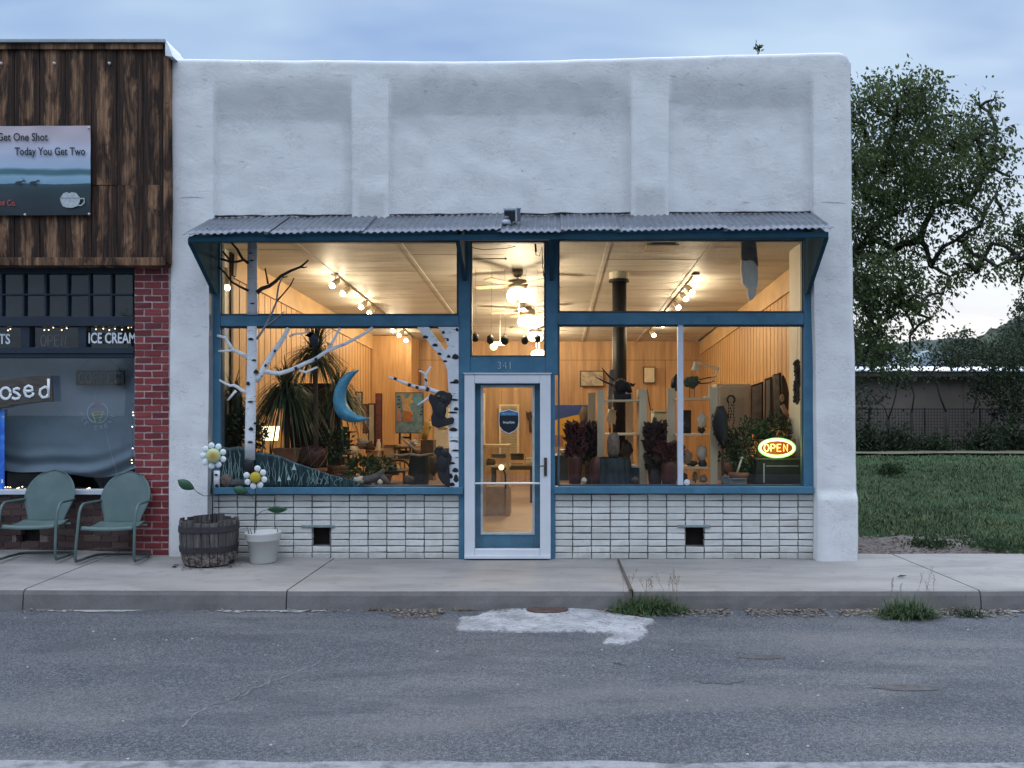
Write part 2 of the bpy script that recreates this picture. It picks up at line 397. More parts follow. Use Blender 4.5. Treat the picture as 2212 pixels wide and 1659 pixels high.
# lot beside the shop
mb = MB(); ids = {}
xs = [3.33 + .35 * i for i in range(24)] + [12 + 1.5 * i for i in range(30)]; ys = [.3 + .4 * i for i in range(22)] + [9.5 + 1.6 * i for i in range(45)]
def zlot(x, y): return -.05 + .05 * nz(x, y, 0, .5) + .02 * nz(x, y, 4, 2.2) + .05 * sstep(.3, 2, y)
for j, y in enumerate(ys):
    for i, x in enumerate(xs): ids[i, j] = mb.add([(x, y, zlot(x, y))])
for j in range(len(ys) - 1):
    for i in range(len(xs) - 1): mb.face((ids[i, j], ids[i + 1, j], ids[i + 1, j + 1], ids[i, j + 1]))
mb.build('grass_ground', LOT, kind='structure', smooth=True)
# bare dirt at the shop corner
mb = MB(); n = 40; c0 = (4.35, .86)
ring = [(c0[0] + (1.25 + .2 * nz(math.cos(a * 6.283 / n) * 2, math.sin(a * 6.283 / n) * 2)) * math.cos(a * 6.283 / n), c0[1] + (.62 + .12 * nz(math.cos(a * 6.283 / n) * 3, 5)) * math.sin(a * 6.283 / n)) for a in range(n)]
ctr = mb.add([(c0[0], c0[1], zlot(*c0) + .035)])
r1 = [mb.add([(c0[0] + (x - c0[0]) * .6, c0[1] + (y - c0[1]) * .6, zlot(x, y) + .035)]) for x, y in ring]
r2 = [mb.add([(max(3.34, x), max(.302, y), zlot(x, y) + .006)]) for x, y in ring]
for i in range(n):
    q = (i + 1) % n; mb.face((ctr, r1[i], r1[q])); mb.face((r1[i], r2[i], r2[q], r1[q]))
mb.build('bare_dirt', M('dirt', (.13, .11, .1), .95, .4, 14, .8, 40, bdist=.02), kind='structure', smooth=True)
# pale worn strip along the near edge of the road, and the broken concrete strip in the gutter
k = NT('worn_strip'); v = k.pos((.7, 1, 1))
c = k.ramp(k.noise(v, 9, 6, .7), [(.36, (.10, .105, .115)), (.5, (.24, .245, .25)), (.75, (.36, .36, .365))])
c = k.mix(k.ramp(k.noise(k.pos(), 150, 3, .7), [(.35, .6), (.6, 0.0)]), c, (.14, .14, .15))
k.pbsdf(c, .85, 0, .3, k.bump(k.noise(k.pos(), 120, 4, .7), .5, .008)); STRIP = k.m
mb = MB(); pv = None
for i in range(90):
    x = -9 + i * .2; y1 = G(1500, 2287, ZR).y + .03 * nz(x, 0, 0, 2) + .022 * nz(x, 7, 0, 9) - .004 * x
    a = mb.add([(x, -6.2, ZR + .004 + gz(x, -1.52) * .3), (x, y1, ZR + .004 + gz(x, -1.52) * .3)])
    if pv is not None: mb.face((pv, a, a + 1, pv + 1))
    pv = a
mb.build('road_edge_strip', STRIP, kind='structure')
mb = MB()
for (a, b) in ((105, 428), (640, 990), (1660, 1790), (2510, 2660), (2900, 3072)):
    pv = None; n = 60
    for i in range(n + 1):
        px = a + (b - a) * i / n; x = X(px, KERB_Y - .05); e = min(1, 9 * min(i / n, 1 - i / n)) ** .6
        wd = max(.004, .075 * e * (.7 + 1.1 * nz(x, 2, 0, 4) + .6 * nz(x, 7, 0, 15)))
        z = zroad(x, 0) + .006
        q = mb.add([(x, KERB_Y - .034, z), (x, KERB_Y - .036 - wd, z)])
        if pv is not None: mb.face((pv + 1, q + 1, q, pv))
        pv = q
mb.build('gutter_strip', M('gutter_concrete', (.27, .27, .26), .9, .3, 20, .4), kind='structure')
# pale cracks and rusty stain patches in the road
mb = MB()
def crack(pts, w0):
    pv = None
    P = []
    for (a, b) in zip(pts, pts[1:]):
        for i in range(8): P.append(G(a[0] + (b[0] - a[0]) * i / 8 + random.uniform(-5, 5), a[1] + (b[1] - a[1]) * i / 8 + random.uniform(-3.5, 3.5), ZR + .004))
    for i, p in enumerate(P):
        d = (P[min(i + 1, len(P) - 1)] - P[max(i - 1, 0)]).normalized(); s = Vector((-d.y, d.x, 0)); ww = w0 * random.uniform(.2, 1.5)
        q = mb.add([p + s * ww, p - s * ww])
        if pv is not None: mb.face((pv, pv + 1, q + 1, q))
        pv = q
crack([(545, 2180), (600, 2130), (700, 2095), (800, 2050), (900, 2015), (985, 1975)], .0065)
crack([(700, 2095), (735, 2070), (742, 2050)], .005); crack([(900, 2015), (960, 2012), (1010, 2020)], .005); crack([(985, 1975), (1030, 1958)], .005)
mb.build('road_crack', M('crack_fill', (.15, .148, .15), .9, .3, 30), kind='structure')
def patch(name, px, py, rx, ry, mat):
    mb = MB(); p = G(px, py, ZR); n = 30
    ctr = mb.add([p + Vector((0, 0, .003))]); r = []
    for i in range(n):
        a = i * 2 * math.pi / n; kx = 1 + .35 * nz(math.cos(a) * 1.5, math.sin(a) * 1.5, px)
        r.append(mb.add([p + Vector((rx * math.cos(a) * kx, ry * math.sin(a) * kx, .003))]))
    for i in range(n): mb.face((ctr, r[i], r[(i + 1) % n]))
    return mb.build(name, mat, kind='structure')
mb = MB()
crack([(2080, 2046), (2160, 2052), (2240, 2044)], .005); crack([(1840, 1988), (1880, 1992)], .008)
mb.build('dark_road_crack', M('tar_crack', (.05, .053, .06), .8, .3, 30), kind='structure')
STN = M('oil_stain', (.07, .066, .067), .8, .4, 12, .6, 120)
patch('road_stain', 2730, 2064, .21, .06, STN); patch('road_stain', 2290, 1972, .16, .05, STN)
# ------------------------------------------------------------------ shop building
YF = -.12
k = NT('stucco'); v = k.pos(); at = k.attr('patch'); 
base = k.ramp(k.noise(v, 2.2, 6, .65, .6), [(.3, (.65, .65, .65)), (.7, (.725, .725, .725))])
base = k.mix(k.math('MULTIPLY', at.outputs['Fac'], .52), base, (.44, .45, .43))
cr = k.noise(k.pos((2.2, 2, 6.5)), 3.0, 6, .7, 2.2)                       # hairline trowel marks
line = k.ramp(cr, [(.484, 0.0), (.5, .85), (.516, 0.0)])
msk = k.ramp(k.noise(v, 2.6, 4, .6), [(.48, 0.0), (.58, 1.0)])
base = k.mix(k.math('MULTIPLY', line, msk), base, (.3, .3, .3))
base = k.mix(k.ramp(k.noise(v, 9, 3, .6), [(.74, 0.0), (.77, .7)]), base, (.22, .22, .22))
base = k.mix(k.ramp(k.noise(v, 14, 5, .7), [(.62, 0.0), (.8, .35)]), base, (.5, .51, .5))
h = k.math('ADD', k.math('MULTIPLY', k.noise(k.pos((1, 1, 1.8)), 5, 6, .6, .8), 1.0), k.math('MULTIPLY', k.noise(v, 45, 4, .6), .22))
k.pbsdf(base, .9, 0, .2, k.bump(h, .26, .022)); STUC = k.m
BLUE = M('blue_paint', (.05, .15, .24), .5, .16, 5, .12, 70, col2=(.07, .195, .295))
BLUE_SHADED = M('blue_paint_shaded', (.016, .055, .085), .85, .16, 6, .12, 70, spec=.1)  # darker copy of the blue paint; shade under the awning put into the colour
WHITEP = M('white_door_paint', (.66, .68, .72), .35, .05, 4, .05, 40)
shop = thing('shop_building', 'white stucco storefront building with lit show windows, blue frames and a tin awning', 'shop', (-.45, 0, 0))
OXL, OXR, OZT = -3.79, 2.89, 3.66
PX = [512, 1100, 1400, 1700, 2200, 2557]; PZ = [170, 176, 178, 174, 158, 150]
def topz(x):
    px = VX + x * F / (YF - CY)
    for i in range(5):
        if px <= PX[i + 1] or i == 4:
            t = (px - PX[i]) / (PX[i + 1] - PX[i]); e_ = max(0, x - 3.15); return Z(PZ[i] + (PZ[i + 1] - PZ[i]) * t, YF) - (.10 - math.sqrt(max(0, .01 - min(.1, e_) ** 2)))
def xl(z): return -4.235 + .02 * z / 5.4 + .012 * nz(0, z, 3, 1.3)
def xr(z): return X(2575, YF) - (X(2575, YF) - X(2557, YF)) * sstep(.4, 5.4, z) + .01 * nz(2, z, 3, 1.3)
RP = [(X(648, -.06), X(1058, -.06)), (X(1170, -.06), X(1890, -.06)), (X(2006, -.06), X(2432, -.06))]
def depth(x, z):
    y = YF; rec = 0
    for a, b in RP:
        sx_ = sstep(a - .010, a + .010, x) * (1 - sstep(b - .010, b + .010, x))
        tz = 1 - sstep(4.7, 5.36 + .05 * nz(x, 1, 0, 1.5), z)
        rec = max(rec, sx_ * tz)
    y += .06 * rec
    y -= .045 * (1 - sstep(.66, .78, z)) * sstep(2.86, 2.95, x)
    y -= .02 * (1 - sstep(.05, 3.7, z)) * (1 - sstep(-3.8, -3.7, x))
    y += .014 * nz(x, z, 0, 1.1) + .008 * nz(x, z, 5, 4.5)
    return y
NXg, NZg = 250, 180
mb = MB(); ids = {}; pat = []
def pmask(x, z):
    m = 0
    for (a, b), (zl, zt) in zip(RP, ((4.83, 5.36), (4.9, 5.4), (4.98, 5.42))):
        zz = z + .035 * nz(x, 2, 0, 2.2) + .02 * nz(x, 2, 3, 7)
        m = max(m, sstep(a + .0, a + .05, x) * (1 - sstep(b - .03, b, x)) * sstep(zl - .025, zl + .02, zz) * (1 - sstep(zt - .2, zt, zz)) * .9)
    for a, b, z0, z1 in ((X(1068, YF), X(1160, YF), 3.7, Z(578, YF)), (X(1898, YF), X(2000, YF), 3.7, Z(552, YF))):
        m = max(m, sstep(a, a + .04, x) * (1 - sstep(b - .04, b, x)) * (1 - sstep(z1 - .06, z1 + .03, z + .03 * nz(x, z, 8, 5))))
    m = max(m, .5 * (1 - sstep(3.62, 3.95, z + .1 * nz(x, z, 1, 3))) * sstep(3.3, 3.5, z) * (sstep(2.88, 2.95, x) + 1 - sstep(-3.9, -3.8, x)))
    for a, b in RP:                                                        # old bare edge beside each pilaster
        m = max(m, .4 * (sstep(b - .13 + .06 * nz(x, z, 2, 3), b - .07, x)) * (1 - sstep(b, b + .03, x)) * (1 - sstep(5.2, 5.35, z)))
    return m
US = sorted([i / NXg for i in range(NXg + 1)] + [(q + d - xl(4.5)) / (xr(4.5) - xl(4.5)) for a, b in RP for q in (a, b) for d in (-.012, -.006, 0, .006, .012)]); NXg = len(US) - 1
for j in range(NZg + 1):
    for i in range(NXg + 1):
        u = US[i]; wv = j / NZg
        x0 = -4.16 + (3.29 + 4.16) * u; zt = topz(x0); z = -.03 + (zt + .03) * wv
        a, b = xl(z), xr(z); x = a + (b - a) * u
        # snap the columns / rows that border the opening
        y = depth(x, z); r = .055; e = min(x - a, b - x, zt - z)
        if e < r: y += r - math.sqrt(max(0, r * r - (r - e) ** 2))
        ids[i, j] = mb.add([(x, y, z)]); pat.append(pmask(x, z))
def inside(x, z): return OXL < x < OXR and z < OZT
def colx(i): return -4.16 + 7.45 * i / NXg
iL = min(range(NXg), key=lambda i: abs(mb.v[ids[i, 30]].x - OXL)); iR = min(range(NXg), key=lambda i: abs(mb.v[ids[i, 30]].x - OXR))
jT = min(range(NZg), key=lambda j: abs(mb.v[ids[125, j]].z - OZT))
for j in range(NZg):
    for i in range(NXg):
        if iL <= i < iR and j < jT: continue
        mb.face((ids[i, j], ids[i + 1, j], ids[i + 1, j + 1], ids[i, j + 1]))
for (ii, sgn) in ((iL, 1), (iR, -1)):                                      # reveals of the opening
    bk = [mb.add([(mb.v[ids[ii, j]].x + sgn * .012, .25, mb.v[ids[ii, j]].z)]) for j in range(jT + 1)]; pat += [0.0] * (jT + 1)
    for j in range(jT): mb.face((ids[ii, j], ids[ii, j + 1], bk[j + 1], bk[j]))
bk = [mb.add([(mb.v[ids[i, jT]].x, .25, mb.v[ids[i, jT]].z)]) for i in range(iL, iR + 1)]; pat += [0.0] * (iR - iL + 1)
for q in range(iR - iL): mb.face((ids[iL + q, jT], ids[iL + q + 1, jT], bk[q + 1], bk[q]))
for ii, rng in ((0, 1), (NXg, -1)):                                        # side returns
    bk = [mb.add([(mb.v[ids[ii, j]].x, 9.1, min(mb.v[ids[ii, j]].z, 5.2))]) for j in range(NZg + 1)]; pat += [0.0] * (NZg + 1)
    for j in range(NZg): mb.face((ids[ii, j], ids[ii, j + 1], bk[j + 1], bk[j]))
bk = [mb.add([(mb.v[ids[i, NZg]].x, .28, mb.v[ids[i, NZg]].z - .06)]) for i in range(NXg + 1)]; pat += [0.0] * (NXg + 1)
for i in range(NXg): mb.face((ids[i, NZg], ids[i + 1, NZg], bk[i + 1], bk[i]))
lo = [mb.add([(mb.v[q].x, .28, 4.6)]) for q in bk]; pat += [0.0] * (NXg + 1)
for i in range(NXg): mb.face((bk[i], bk[i + 1], lo[i + 1], lo[i]))
mb.vc['patch'] = pat
fw = mb.build('facade_wall', STUC, shop, smooth=True)
random.seed(77); m = MB()
def scratch(x, z, L, ang, w0):
    P = []; n = 6
    for i in range(n + 1):
        t = i / n; P.append((x + L * t * math.cos(ang) + .012 * nz(x * 9 + t * 3, z, 0), z + L * t * math.sin(ang) + .012 * nz(x, z * 9 + t * 3, 2)))
    pv = None
    for i, (a, b) in enumerate(P):
        ww = w0 * math.sin(math.pi * (i + .4) / (n + .8)); q = m.add([(a, depth(a, b + ww) - .0035, b + ww), (a, depth(a, b - ww) - .0035, b - ww)])
        if pv is not None: m.face((pv, pv + 1, q + 1, q))
        pv = q
for i in range(80):
    x, z = random.uniform(-4.1, 3.15), random.uniform(3.9, 5.38) if i % 3 else random.uniform(5.1, 5.4)
    if abs(x - xl(z)) < .1 or abs(x - xr(z)) < .1: continue
    scratch(x, z, random.uniform(.02, .11), random.choice([0, 0, .2, -.3, -.5, 1.4, .9]) + random.gauss(0, .15), random.uniform(.001, .0026))
for i in range(36): scratch(random.choice([random.uniform(-4.1, -3.85), random.uniform(2.95, 3.15)]), random.uniform(.2, 3.7), random.uniform(.03, .1), random.uniform(-1.2, 1.2), random.uniform(.001, .0025))
for a, b in RP:                                        # dark strokes drawn as the shade line down each pilaster edge
    for q in (a, b):
        z = 3.9
        while z < 5.2:
            L = random.uniform(.15, .45)
            if random.random() < .75: scratch(q + random.uniform(-.004, .004), z, L, math.pi / 2, .0) if False else scratch(q + random.uniform(-.004, .006), z, L, math.pi / 2 + random.gauss(0, .01), .003)
            z += L * 1.1
scratch(2.92, 3.93, .3, -.05, .004); scratch(-4.1, 3.98, .28, .02, .004)
m.build('crack', M('crack_and_edge_line', (.36, .37, .37), .95, .3, 30), fw); random.seed(11)
mb = MB(); mb.box(-4.1, 3.2, .28, 9.1, 4.4, 4.6); mb.box(-4.1, 3.2, 9.0, 9.1, 0, 4.4); mb.build('roof', M('roofing', (.1, .1, .1), .9), shop)

# stack-bonded pale brick under the windows
k = NT('white_brick'); v = k.pos(); rb = k.attr('rnd')
c = k.ramp(k.noise(v, 5, 5, .6), [(.3, (.56, .56, .53)), (.7, (.73, .725, .69))])
c = k.mix(k.ramp(k.noise(v, 30, 5, .7), [(.56, 0.0), (.72, .6)]), c, (.38, .37, .35))
c = k.mix(k.math('MULTIPLY', rb.outputs['Fac'], .4), c, (.46, .45, .42))
spz = k.n('ShaderNodeSeparateXYZ'); k.l(v, spz.inputs[0]); c = k.mix(k.math('MULTIPLY', k.ramp(k.math('ADD', spz.outputs[2], k.math('MULTIPLY', k.noise(v, 7, 5, .7), .35)), [(.15, .45), (.30, 0.0)]), 1.0), c, (.27, .24, .21))
k.pbsdf(c, .6, 0, .35, k.bump(k.noise(v, 60, 4), .25, .006)); WBRICK = k.m
MORT = M('dark_joint', (.07, .065, .066), .95, .3, 4.5, .3, 60, col2=(.27, .26, .25))
def bulkhead(px0, px1, cols, py0, py1, vpx):
    mb = MB(); rows = 10; h = (py1 - py0) / rows; rnb = []
    for r in range(rows):
        for a, b in zip(cols, cols[1:]):
            pa, pb = py0 + h * r, py0 + h * (r + 1); cxm = (a + b) / 2
            if vpx[0] < cxm < vpx[1] and 5 <= r <= 7: continue
            g = 1.55
            mb.box(X(a + g), X(b - g), -.012 + random.uniform(-.003, .003), .08, Z(pb - g + random.uniform(-.5, .5)), Z(pa + g + random.uniform(-.5, .5)), .0034); rnb += [random.random()] * 8
    mb.vc['rnd'] = rnb; o = mb.build('brick_bulkhead', WBRICK, shop, bevel=.005)
    m2 = MB(); ya, yb, za, zb = Z(py1 + 3), Z(py0 - 2), Z(py0 + 8 * h), Z(py0 + 5 * h)
    m2.box(X(px0), X(vpx[0]), .002, .14, ya, yb); m2.box(X(vpx[1]), X(px1), .002, .14, ya, yb)
    m2.box(X(vpx[0]), X(vpx[1]), .002, .14, ya, za); m2.box(X(vpx[0]), X(vpx[1]), .002, .14, zb, yb)
    m2.build('mortar_backing', MORT, o)
    m3 = MB(); m3.box(X(vpx[0]), X(vpx[1]), .11, .12, za, zb); 
    for q in range(9):
        zz = za + (zb - za) * (q + .5) / 9; m3.box(X(vpx[0]) + .004, X(vpx[1]) - .004, .075, .08, zz - .004, zz + .004)
    vo = m3.build('vent_opening', M('vent_dark', (.02, .012, .012), .8), shop)
    m4 = MB(); m4.box(X(vpx[0] - 26), X(vpx[1] + 16), -.03, .05, zb - .006, zb + .02); m4.build('vent_lintel', M('lintel_metal', (.2, .25, .25), .6, .3, 12), shop, bevel=.003)
bulkhead(636, 1386, [636, 657] + [657 + 56 * i for i in range(1, 13)] + [1386], 1484, 1676, (932, 989))
bulkhead(1664, 2440, [1664, 1718] + [1718 + 56.3 * i for i in range(1, 13)] + [2440], 1482, 1677, (2057, 2114))

# blue shop-front joinery
fm = MB()
def fb(a, b, c, d, y0=-.03, y1=.075): fm.pbox(a, b, c, d, y0, y1)
fb(637, 661, 690, 1462); fb(1376, 1410, 690, 1124); fb(1638, 1673, 690, 1124); fb(2412, 2440, 690, 1460)
fb(1376, 1394, 1124.3, 1677); fb(1651, 1665, 1124.3, 1677)
fb(661.3, 1375.7, 690, 721); fb(1410.3, 1637.7, 690, 722); fb(1673.3, 2411.7, 690, 717)
fb(661.3, 1375.7, 947, 978, -.045); fb(1673.3, 2411.7, 939, 973, -.045)
fb(1410.3, 1637.7, 1072, 1119.7, -.02)
frame = fm.build('window_frame', BLUE, shop, bevel=.004)
sm = MB(); sm.pbox(636, 1388, 1462.5, 1483, -.085, .08); sm.build('window_sill', BLUE, frame, bevel=.005)
sm = MB(); sm.pbox(1663, 2442, 1460.5, 1481, -.085, .08); sm.build('window_sill', BLUE, frame, bevel=.005)
sm = MB()                                                                  # inner stops round each pane
for (a, b, c, d) in ((661, 1376, 721, 947), (661, 1376, 978, 1462), (1673, 2412, 717, 939), (1673, 2412, 973, 1460), (1410, 1638, 722, 1072)):
    w_ = 6
    sm.pbox(a, a + w_, c, d, .0, .06); sm.pbox(b - w_, b, c, d, .0, .06); sm.pbox(a + w_, b - w_, c, c + w_, .0, .06); sm.pbox(a + w_, b - w_, d - w_, d, .0, .06)
sm.build('glazing_stop', M('glazing_stop', (.05, .08, .105), .6), frame)
sm = MB(); sm.pbox(2034, 2050, 973, 1456, -.022, .045); sm.build('mullion', M('mullion_white', (.55, .59, .66), .4, .05), frame, bevel=.003)
k = NT('window_glass')
ge = k.n('ShaderNodeNewGeometry'); dt = k.n('ShaderNodeVectorMath', operation='DOT_PRODUCT'); k.l(ge.outputs['Normal'], dt.inputs[0]); k.l(ge.outputs['Incoming'], dt.inputs[1])
ab = k.math('ABSOLUTE', dt.outputs['Value']); fz = k.math('POWER', k.math('SUBTRACT', 1.0, ab), 4.5); fc = k.math('ADD', k.math('MULTIPLY', fz, .85), .046)
tr = k.n('ShaderNodeBsdfTransparent'); tr.inputs[0].default_value = (.93, .95, .94, 1); gl = k.n('ShaderNodeBsdfGlossy'); gl.inputs['Roughness'].default_value = .0
gl.inputs['Color'].default_value = (.95, .98, 1, 1)
mx = k.n('ShaderNodeMixShader'); k.l(fc, mx.inputs[0]); k.l(tr.outputs[0], mx.inputs[1]); k.l(gl.outputs[0], mx.inputs[2]); k.l(mx.outputs[0], k.out.inputs[0]); GLASS = k.m
def pane(a, b, c, d, y, par, name='glass_pane', mat=None):
    m = MB(); m.quad((X(a, y), y, Z(d, y)), (X(b, y), y, Z(d, y)), (X(b, y), y, Z(c, y)), (X(a, y), y, Z(c, y))); return m.build(name, mat or GLASS, par)
pane(663, 1374, 723, 945, .03, frame); pane(663, 1374, 980, 1460, .032, frame); pane(1412, 1636, 724, 1070, .031, frame)
pane(1675, 2410, 719, 937, .03, frame); pane(1675, 2032, 975, 1458, .033, frame); pane(2052, 2410, 975, 1458, .024, frame)
nb = MB(); stroke_text(nb, '341', 1492, 1106, -.026, S(12), S(20), .0035, 1.35); nb.build('house_number', M('pale_numerals', (.6, .62, .62), .4), shop)
# a few bulb-mount tabs under the header, seen dark against the glass
# storm door
door = thing('front_door', None, None); door.parent = shop; door.location = W(1522, 1675, -.06) - Vector(shop.location)
m = MB(); y0, y1 = -.075, -.005
m.pbox(1393, 1424, 1122, 1676, y0, y1); m.pbox(1620, 1652, 1122, 1676, y0, y1); m.pbox(1424.2, 1619.8, 1122, 1150, y0, y1); m.pbox(1424.2, 1619.8, 1647, 1676, y0, y1)
m.pbox(1424.2, 1619.8, 1448, 1453, y0 + .012, y1 - .01)
m.build('storm_frame', WHITEP, door, bevel=.008)
m = MB(); m.pbox(1390, 1655, 1118.5, 1121.7, -.09, -.005); m.pbox(1393, 1652, 1668, 1676.5, -.10, -.077); m.build('drip_cap', WHITEP, door, bevel=.002)
pane(1424.5, 1619.5, 1150.5, 1448, -.045, door); pane(1424.5, 1619.5, 1453, 1646.5, -.043, door)
m = MB(); y0, y1 = .03, .075
m.pbox(1398, 1446, 1124, 1673, y0, y1); m.pbox(1600, 1650, 1124, 1673, y0, y1); m.pbox(1446.2, 1599.8, 1124, 1160, y0, y1); m.pbox(1446.2, 1599.8, 1602, 1673, y0, y1)
m.build('door_leaf', BLUE, door, bevel=.003)
m = MB(); bw = 7
m.pbox(1442, 1449, 1156, 1604, .022, .034); m.pbox(1597, 1604, 1156, 1604, .022, .034); m.pbox(1449, 1597, 1156, 1163, .022, .034); m.pbox(1449, 1597, 1597, 1604, .022, .034)
m.build('glass_bead', M('pale_bead', (.5, .54, .57), .5), door, bevel=.002)
pane(1449, 1597, 1163, 1597, .05, door)
m = MB(); m.pbox(1632, 1641, 1373, 1428, -.09, -.076); m.build('handle_plate', M('dark_bronze', (.09, .085, .08), .4, metal=.6), door, bevel=.003)
m = MB(); m.tube([W(1636, 1398, -.09), W(1636, 1398, -.125), W(1625, 1398, -.13), W(1612, 1401, -.128)], [.008, .008, .008, .005]); m.build('handle', M('dark_bronze', (.09, .085, .08)), door, smooth=True)
# security shield sticker on the glass
dec = thing('shield_sticker', 'dark shield-shaped alarm company sticker on the glass of the shop door', 'sticker', W(1526, 1302, -.048))
def shield(g, y): 
    c = (1526.5, 1264); P = [(1526.5, 1228), (1540, 1232), (1556, 1236), (1557, 1262), (1555, 1280), (1545, 1293), (1526.5, 1302), (1508, 1293), (1498, 1280), (1496, 1262), (1497, 1236), (1513, 1232)]
    return [(X(c[0] + (a - c[0]) * g, y), Z(c[1] + (b - c[1]) * g, y)) for a, b in P]
m = MB(); m.prism(shield(1.0, -.05), -.0500, -.0475); m.build('white_border', M('sticker_white', (.6, .66, .7), .5), dec)
m = MB(); m.prism(shield(.94, -.05), -.0515, -.0503); m.build('shield_face', M('sticker_navy', (.008, .014, .022), .5), dec)
m = MB(); m.prism([(X(a, -.05), Z(b, -.05)) for a, b in ((1499, 1247), (1499.5, 1238), (1513, 1234), (1526.5, 1231), (1540, 1234), (1553.5, 1238), (1554, 1247))], -.0525, -.0517); m.build('blue_band', M('sticker_blue', (.03, .13, .27), .5), dec)
text_mb('PROTECTED', S(7.5, -.05), 1526.5, 1244, -.0535, 1.0, 0, .0004, 0, 'CENTER').build('lettering', M('sticker_text', (.35, .5, .62), .5), dec)
text_mb('SimpliSafe', S(9, -.05), 1526.5, 1270, -.0535, 1.0, 0, .0004, .0004, 'CENTER').build('lettering', M('sticker_white', (.6, .66, .7)), dec)

# awning
k = NT('corrugated_tin'); v = k.pos()
c = k.ramp(k.noise(k.pos((1, 2, 2)), 3.5, 5, .65), [(.3, (.11, .125, .15)), (.7, (.185, .20, .235))])
c = k.mix(k.ramp(k.noise(v, 16, 5, .75), [(.6, 0.0), (.75, .45)]), c, (.12, .125, .135))
k.pbsdf(c, .48, .55, .5, k.bump(k.noise(v, 50, 3), .15, .004)); TIN = k.m
awn = thing('tin_awning', None, None); awn.parent = shop; awn.location = Vector((-.45, -.4, 3.5)) - Vector(shop.location)
YE, YT = -.75, -.06
bnd = [555, 690, 800, 912, 1085, 1262, 1500, 1690, 1860, 2030, 2180, 2330, 2500]
def eavez(px): return Z(703 - 14 * (px - 555) / 1942, YE)
def topzz(x): return 3.775 + .045 * (x + 3.7) / 6.5
xe = [X(p, YE) for p in bnd]
for q in range(len(bnd) - 1):
    m = MB(); a, b = xe[q] - .03, xe[q + 1] + .012; n = int((b - a) / .0075); lift0 = (.003 + .011 * (q % 2)); tilt = random.uniform(-.006, .016)
    rows = [0, .25, .5, .75, 1]; ids2 = {}
    for i in range(n + 1):
        x = a + (b - a) * i / n; u = i / n
        for j, t in enumerate(rows):
            y = YE + (YT - YE) * t; px = 555 + (x - xe[0]) / (xe[-1] - xe[0]) * 1942
            z = eavez(px) + (topzz(x) - eavez(px)) * t + .0088 * math.sin(2 * math.pi * (x - xe[0]) / .0705) + lift0 + tilt * u + .004 * nz(x, t * 3, 0, 2)
            ids2[i, j] = m.add([(x, y + (.012 * nz(q, 0, 7, 3) if j == 0 else 0), z)])
    for i in range(n):
        for j in range(4): m.face((ids2[i, j], ids2[i + 1, j], ids2[i + 1, j + 1], ids2[i, j + 1]))
    o = m.build('roof_sheet', TIN, awn, smooth=True); sol = o.modifiers.new('thick', 'SOLIDIFY'); sol.thickness = .0025
m = MB()                                                                   # screw heads
for q in range(40):
    x = xe[0] + .12 + q * (xe[-1] - xe[0] - .2) / 40; px = 555 + (x - xe[0]) / (xe[-1] - xe[0]) * 1942
    for t in (.22, .8):
        x2 = xe[0] + .0705 * (round((x - xe[0]) / .0705) + .25); m.ball((x2, YE + (YT - YE) * t, eavez(px) + (topzz(x) - eavez(px)) * t + .018), .007, 6, 4)
m.build('screw', M('screw_grey', (.1, .1, .11), .5), awn)
m = MB(); yb = YE + .03
for (pa, pb) in ((566, 2486),):
    za, zb2 = eavez(pa), eavez(pb); xa, xb = X(pa, yb), X(pb, yb); h = .058
    i = m.add([(xa, yb, za - .012 - h), (xb, yb, zb2 - .012 - h), (xb, yb, zb2 - .014), (xa, yb, za - .014), (xa, yb + .05, za - .012 - h), (xb, yb + .05, zb2 - .012 - h), (xb, yb + .05, zb2 - .005), (xa, yb + .05, za - .005)])
    for f in ((0, 1, 2, 3), (5, 4, 7, 6), (4, 0, 3, 7), (1, 5, 6, 2), (3, 2, 6, 7), (4, 5, 1, 0)): m.face([i + q for q in f])
m.build('eave_beam', BLUE_SHADED, awn, bevel=.003)
for xb in (-3.725, X(1394, -.04), X(1655, -.04), 2.80):
    px = 555 + (xb - xe[0]) / (xe[-1] - xe[0]) * 1942; ze = eavez(px)
    out = xb < -3 or xb > 2
    m = MB(); th = .022
    lowz = 2.93 if out else 3.08
    m.prism_yz([(-.665, ze - .03), (-.665, ze - .075), (-.075, lowz + .02), (-.034, lowz), (-.034, topzz(xb) - .06)] if not out else
               [(-.665, ze - .02), (-.665, ze - .075), (-.10, lowz), (-.05, lowz), (-.05, topzz(xb) - .06)], xb - th, xb + th)
    m.build('bracket', BLUE_SHADED, awn, bevel=.003)
m = MB(); m.box(-3.76, 2.87, -.028, -.006, 3.56, 3.70); m.build('wall_batten', BLUE_SHADED, awn)
# patchy mortar bead where the tin meets the wall
m = MB(); P = [(x, YT - .02 + .006 * nz(x, 1, 0, 5), topzz(x) + .012 + .012 * nz(x, 0, 0, 4)) for x in [-3.72 + i * .05 for i in range(132)]]
m.tube(P, [.010 + .007 * nz(p[0], 3, 0, 6) for p in P], 6); m.build('flashing', M('tar_seam', (.05, .05, .055), .9, .5, 30), awn, smooth=True)
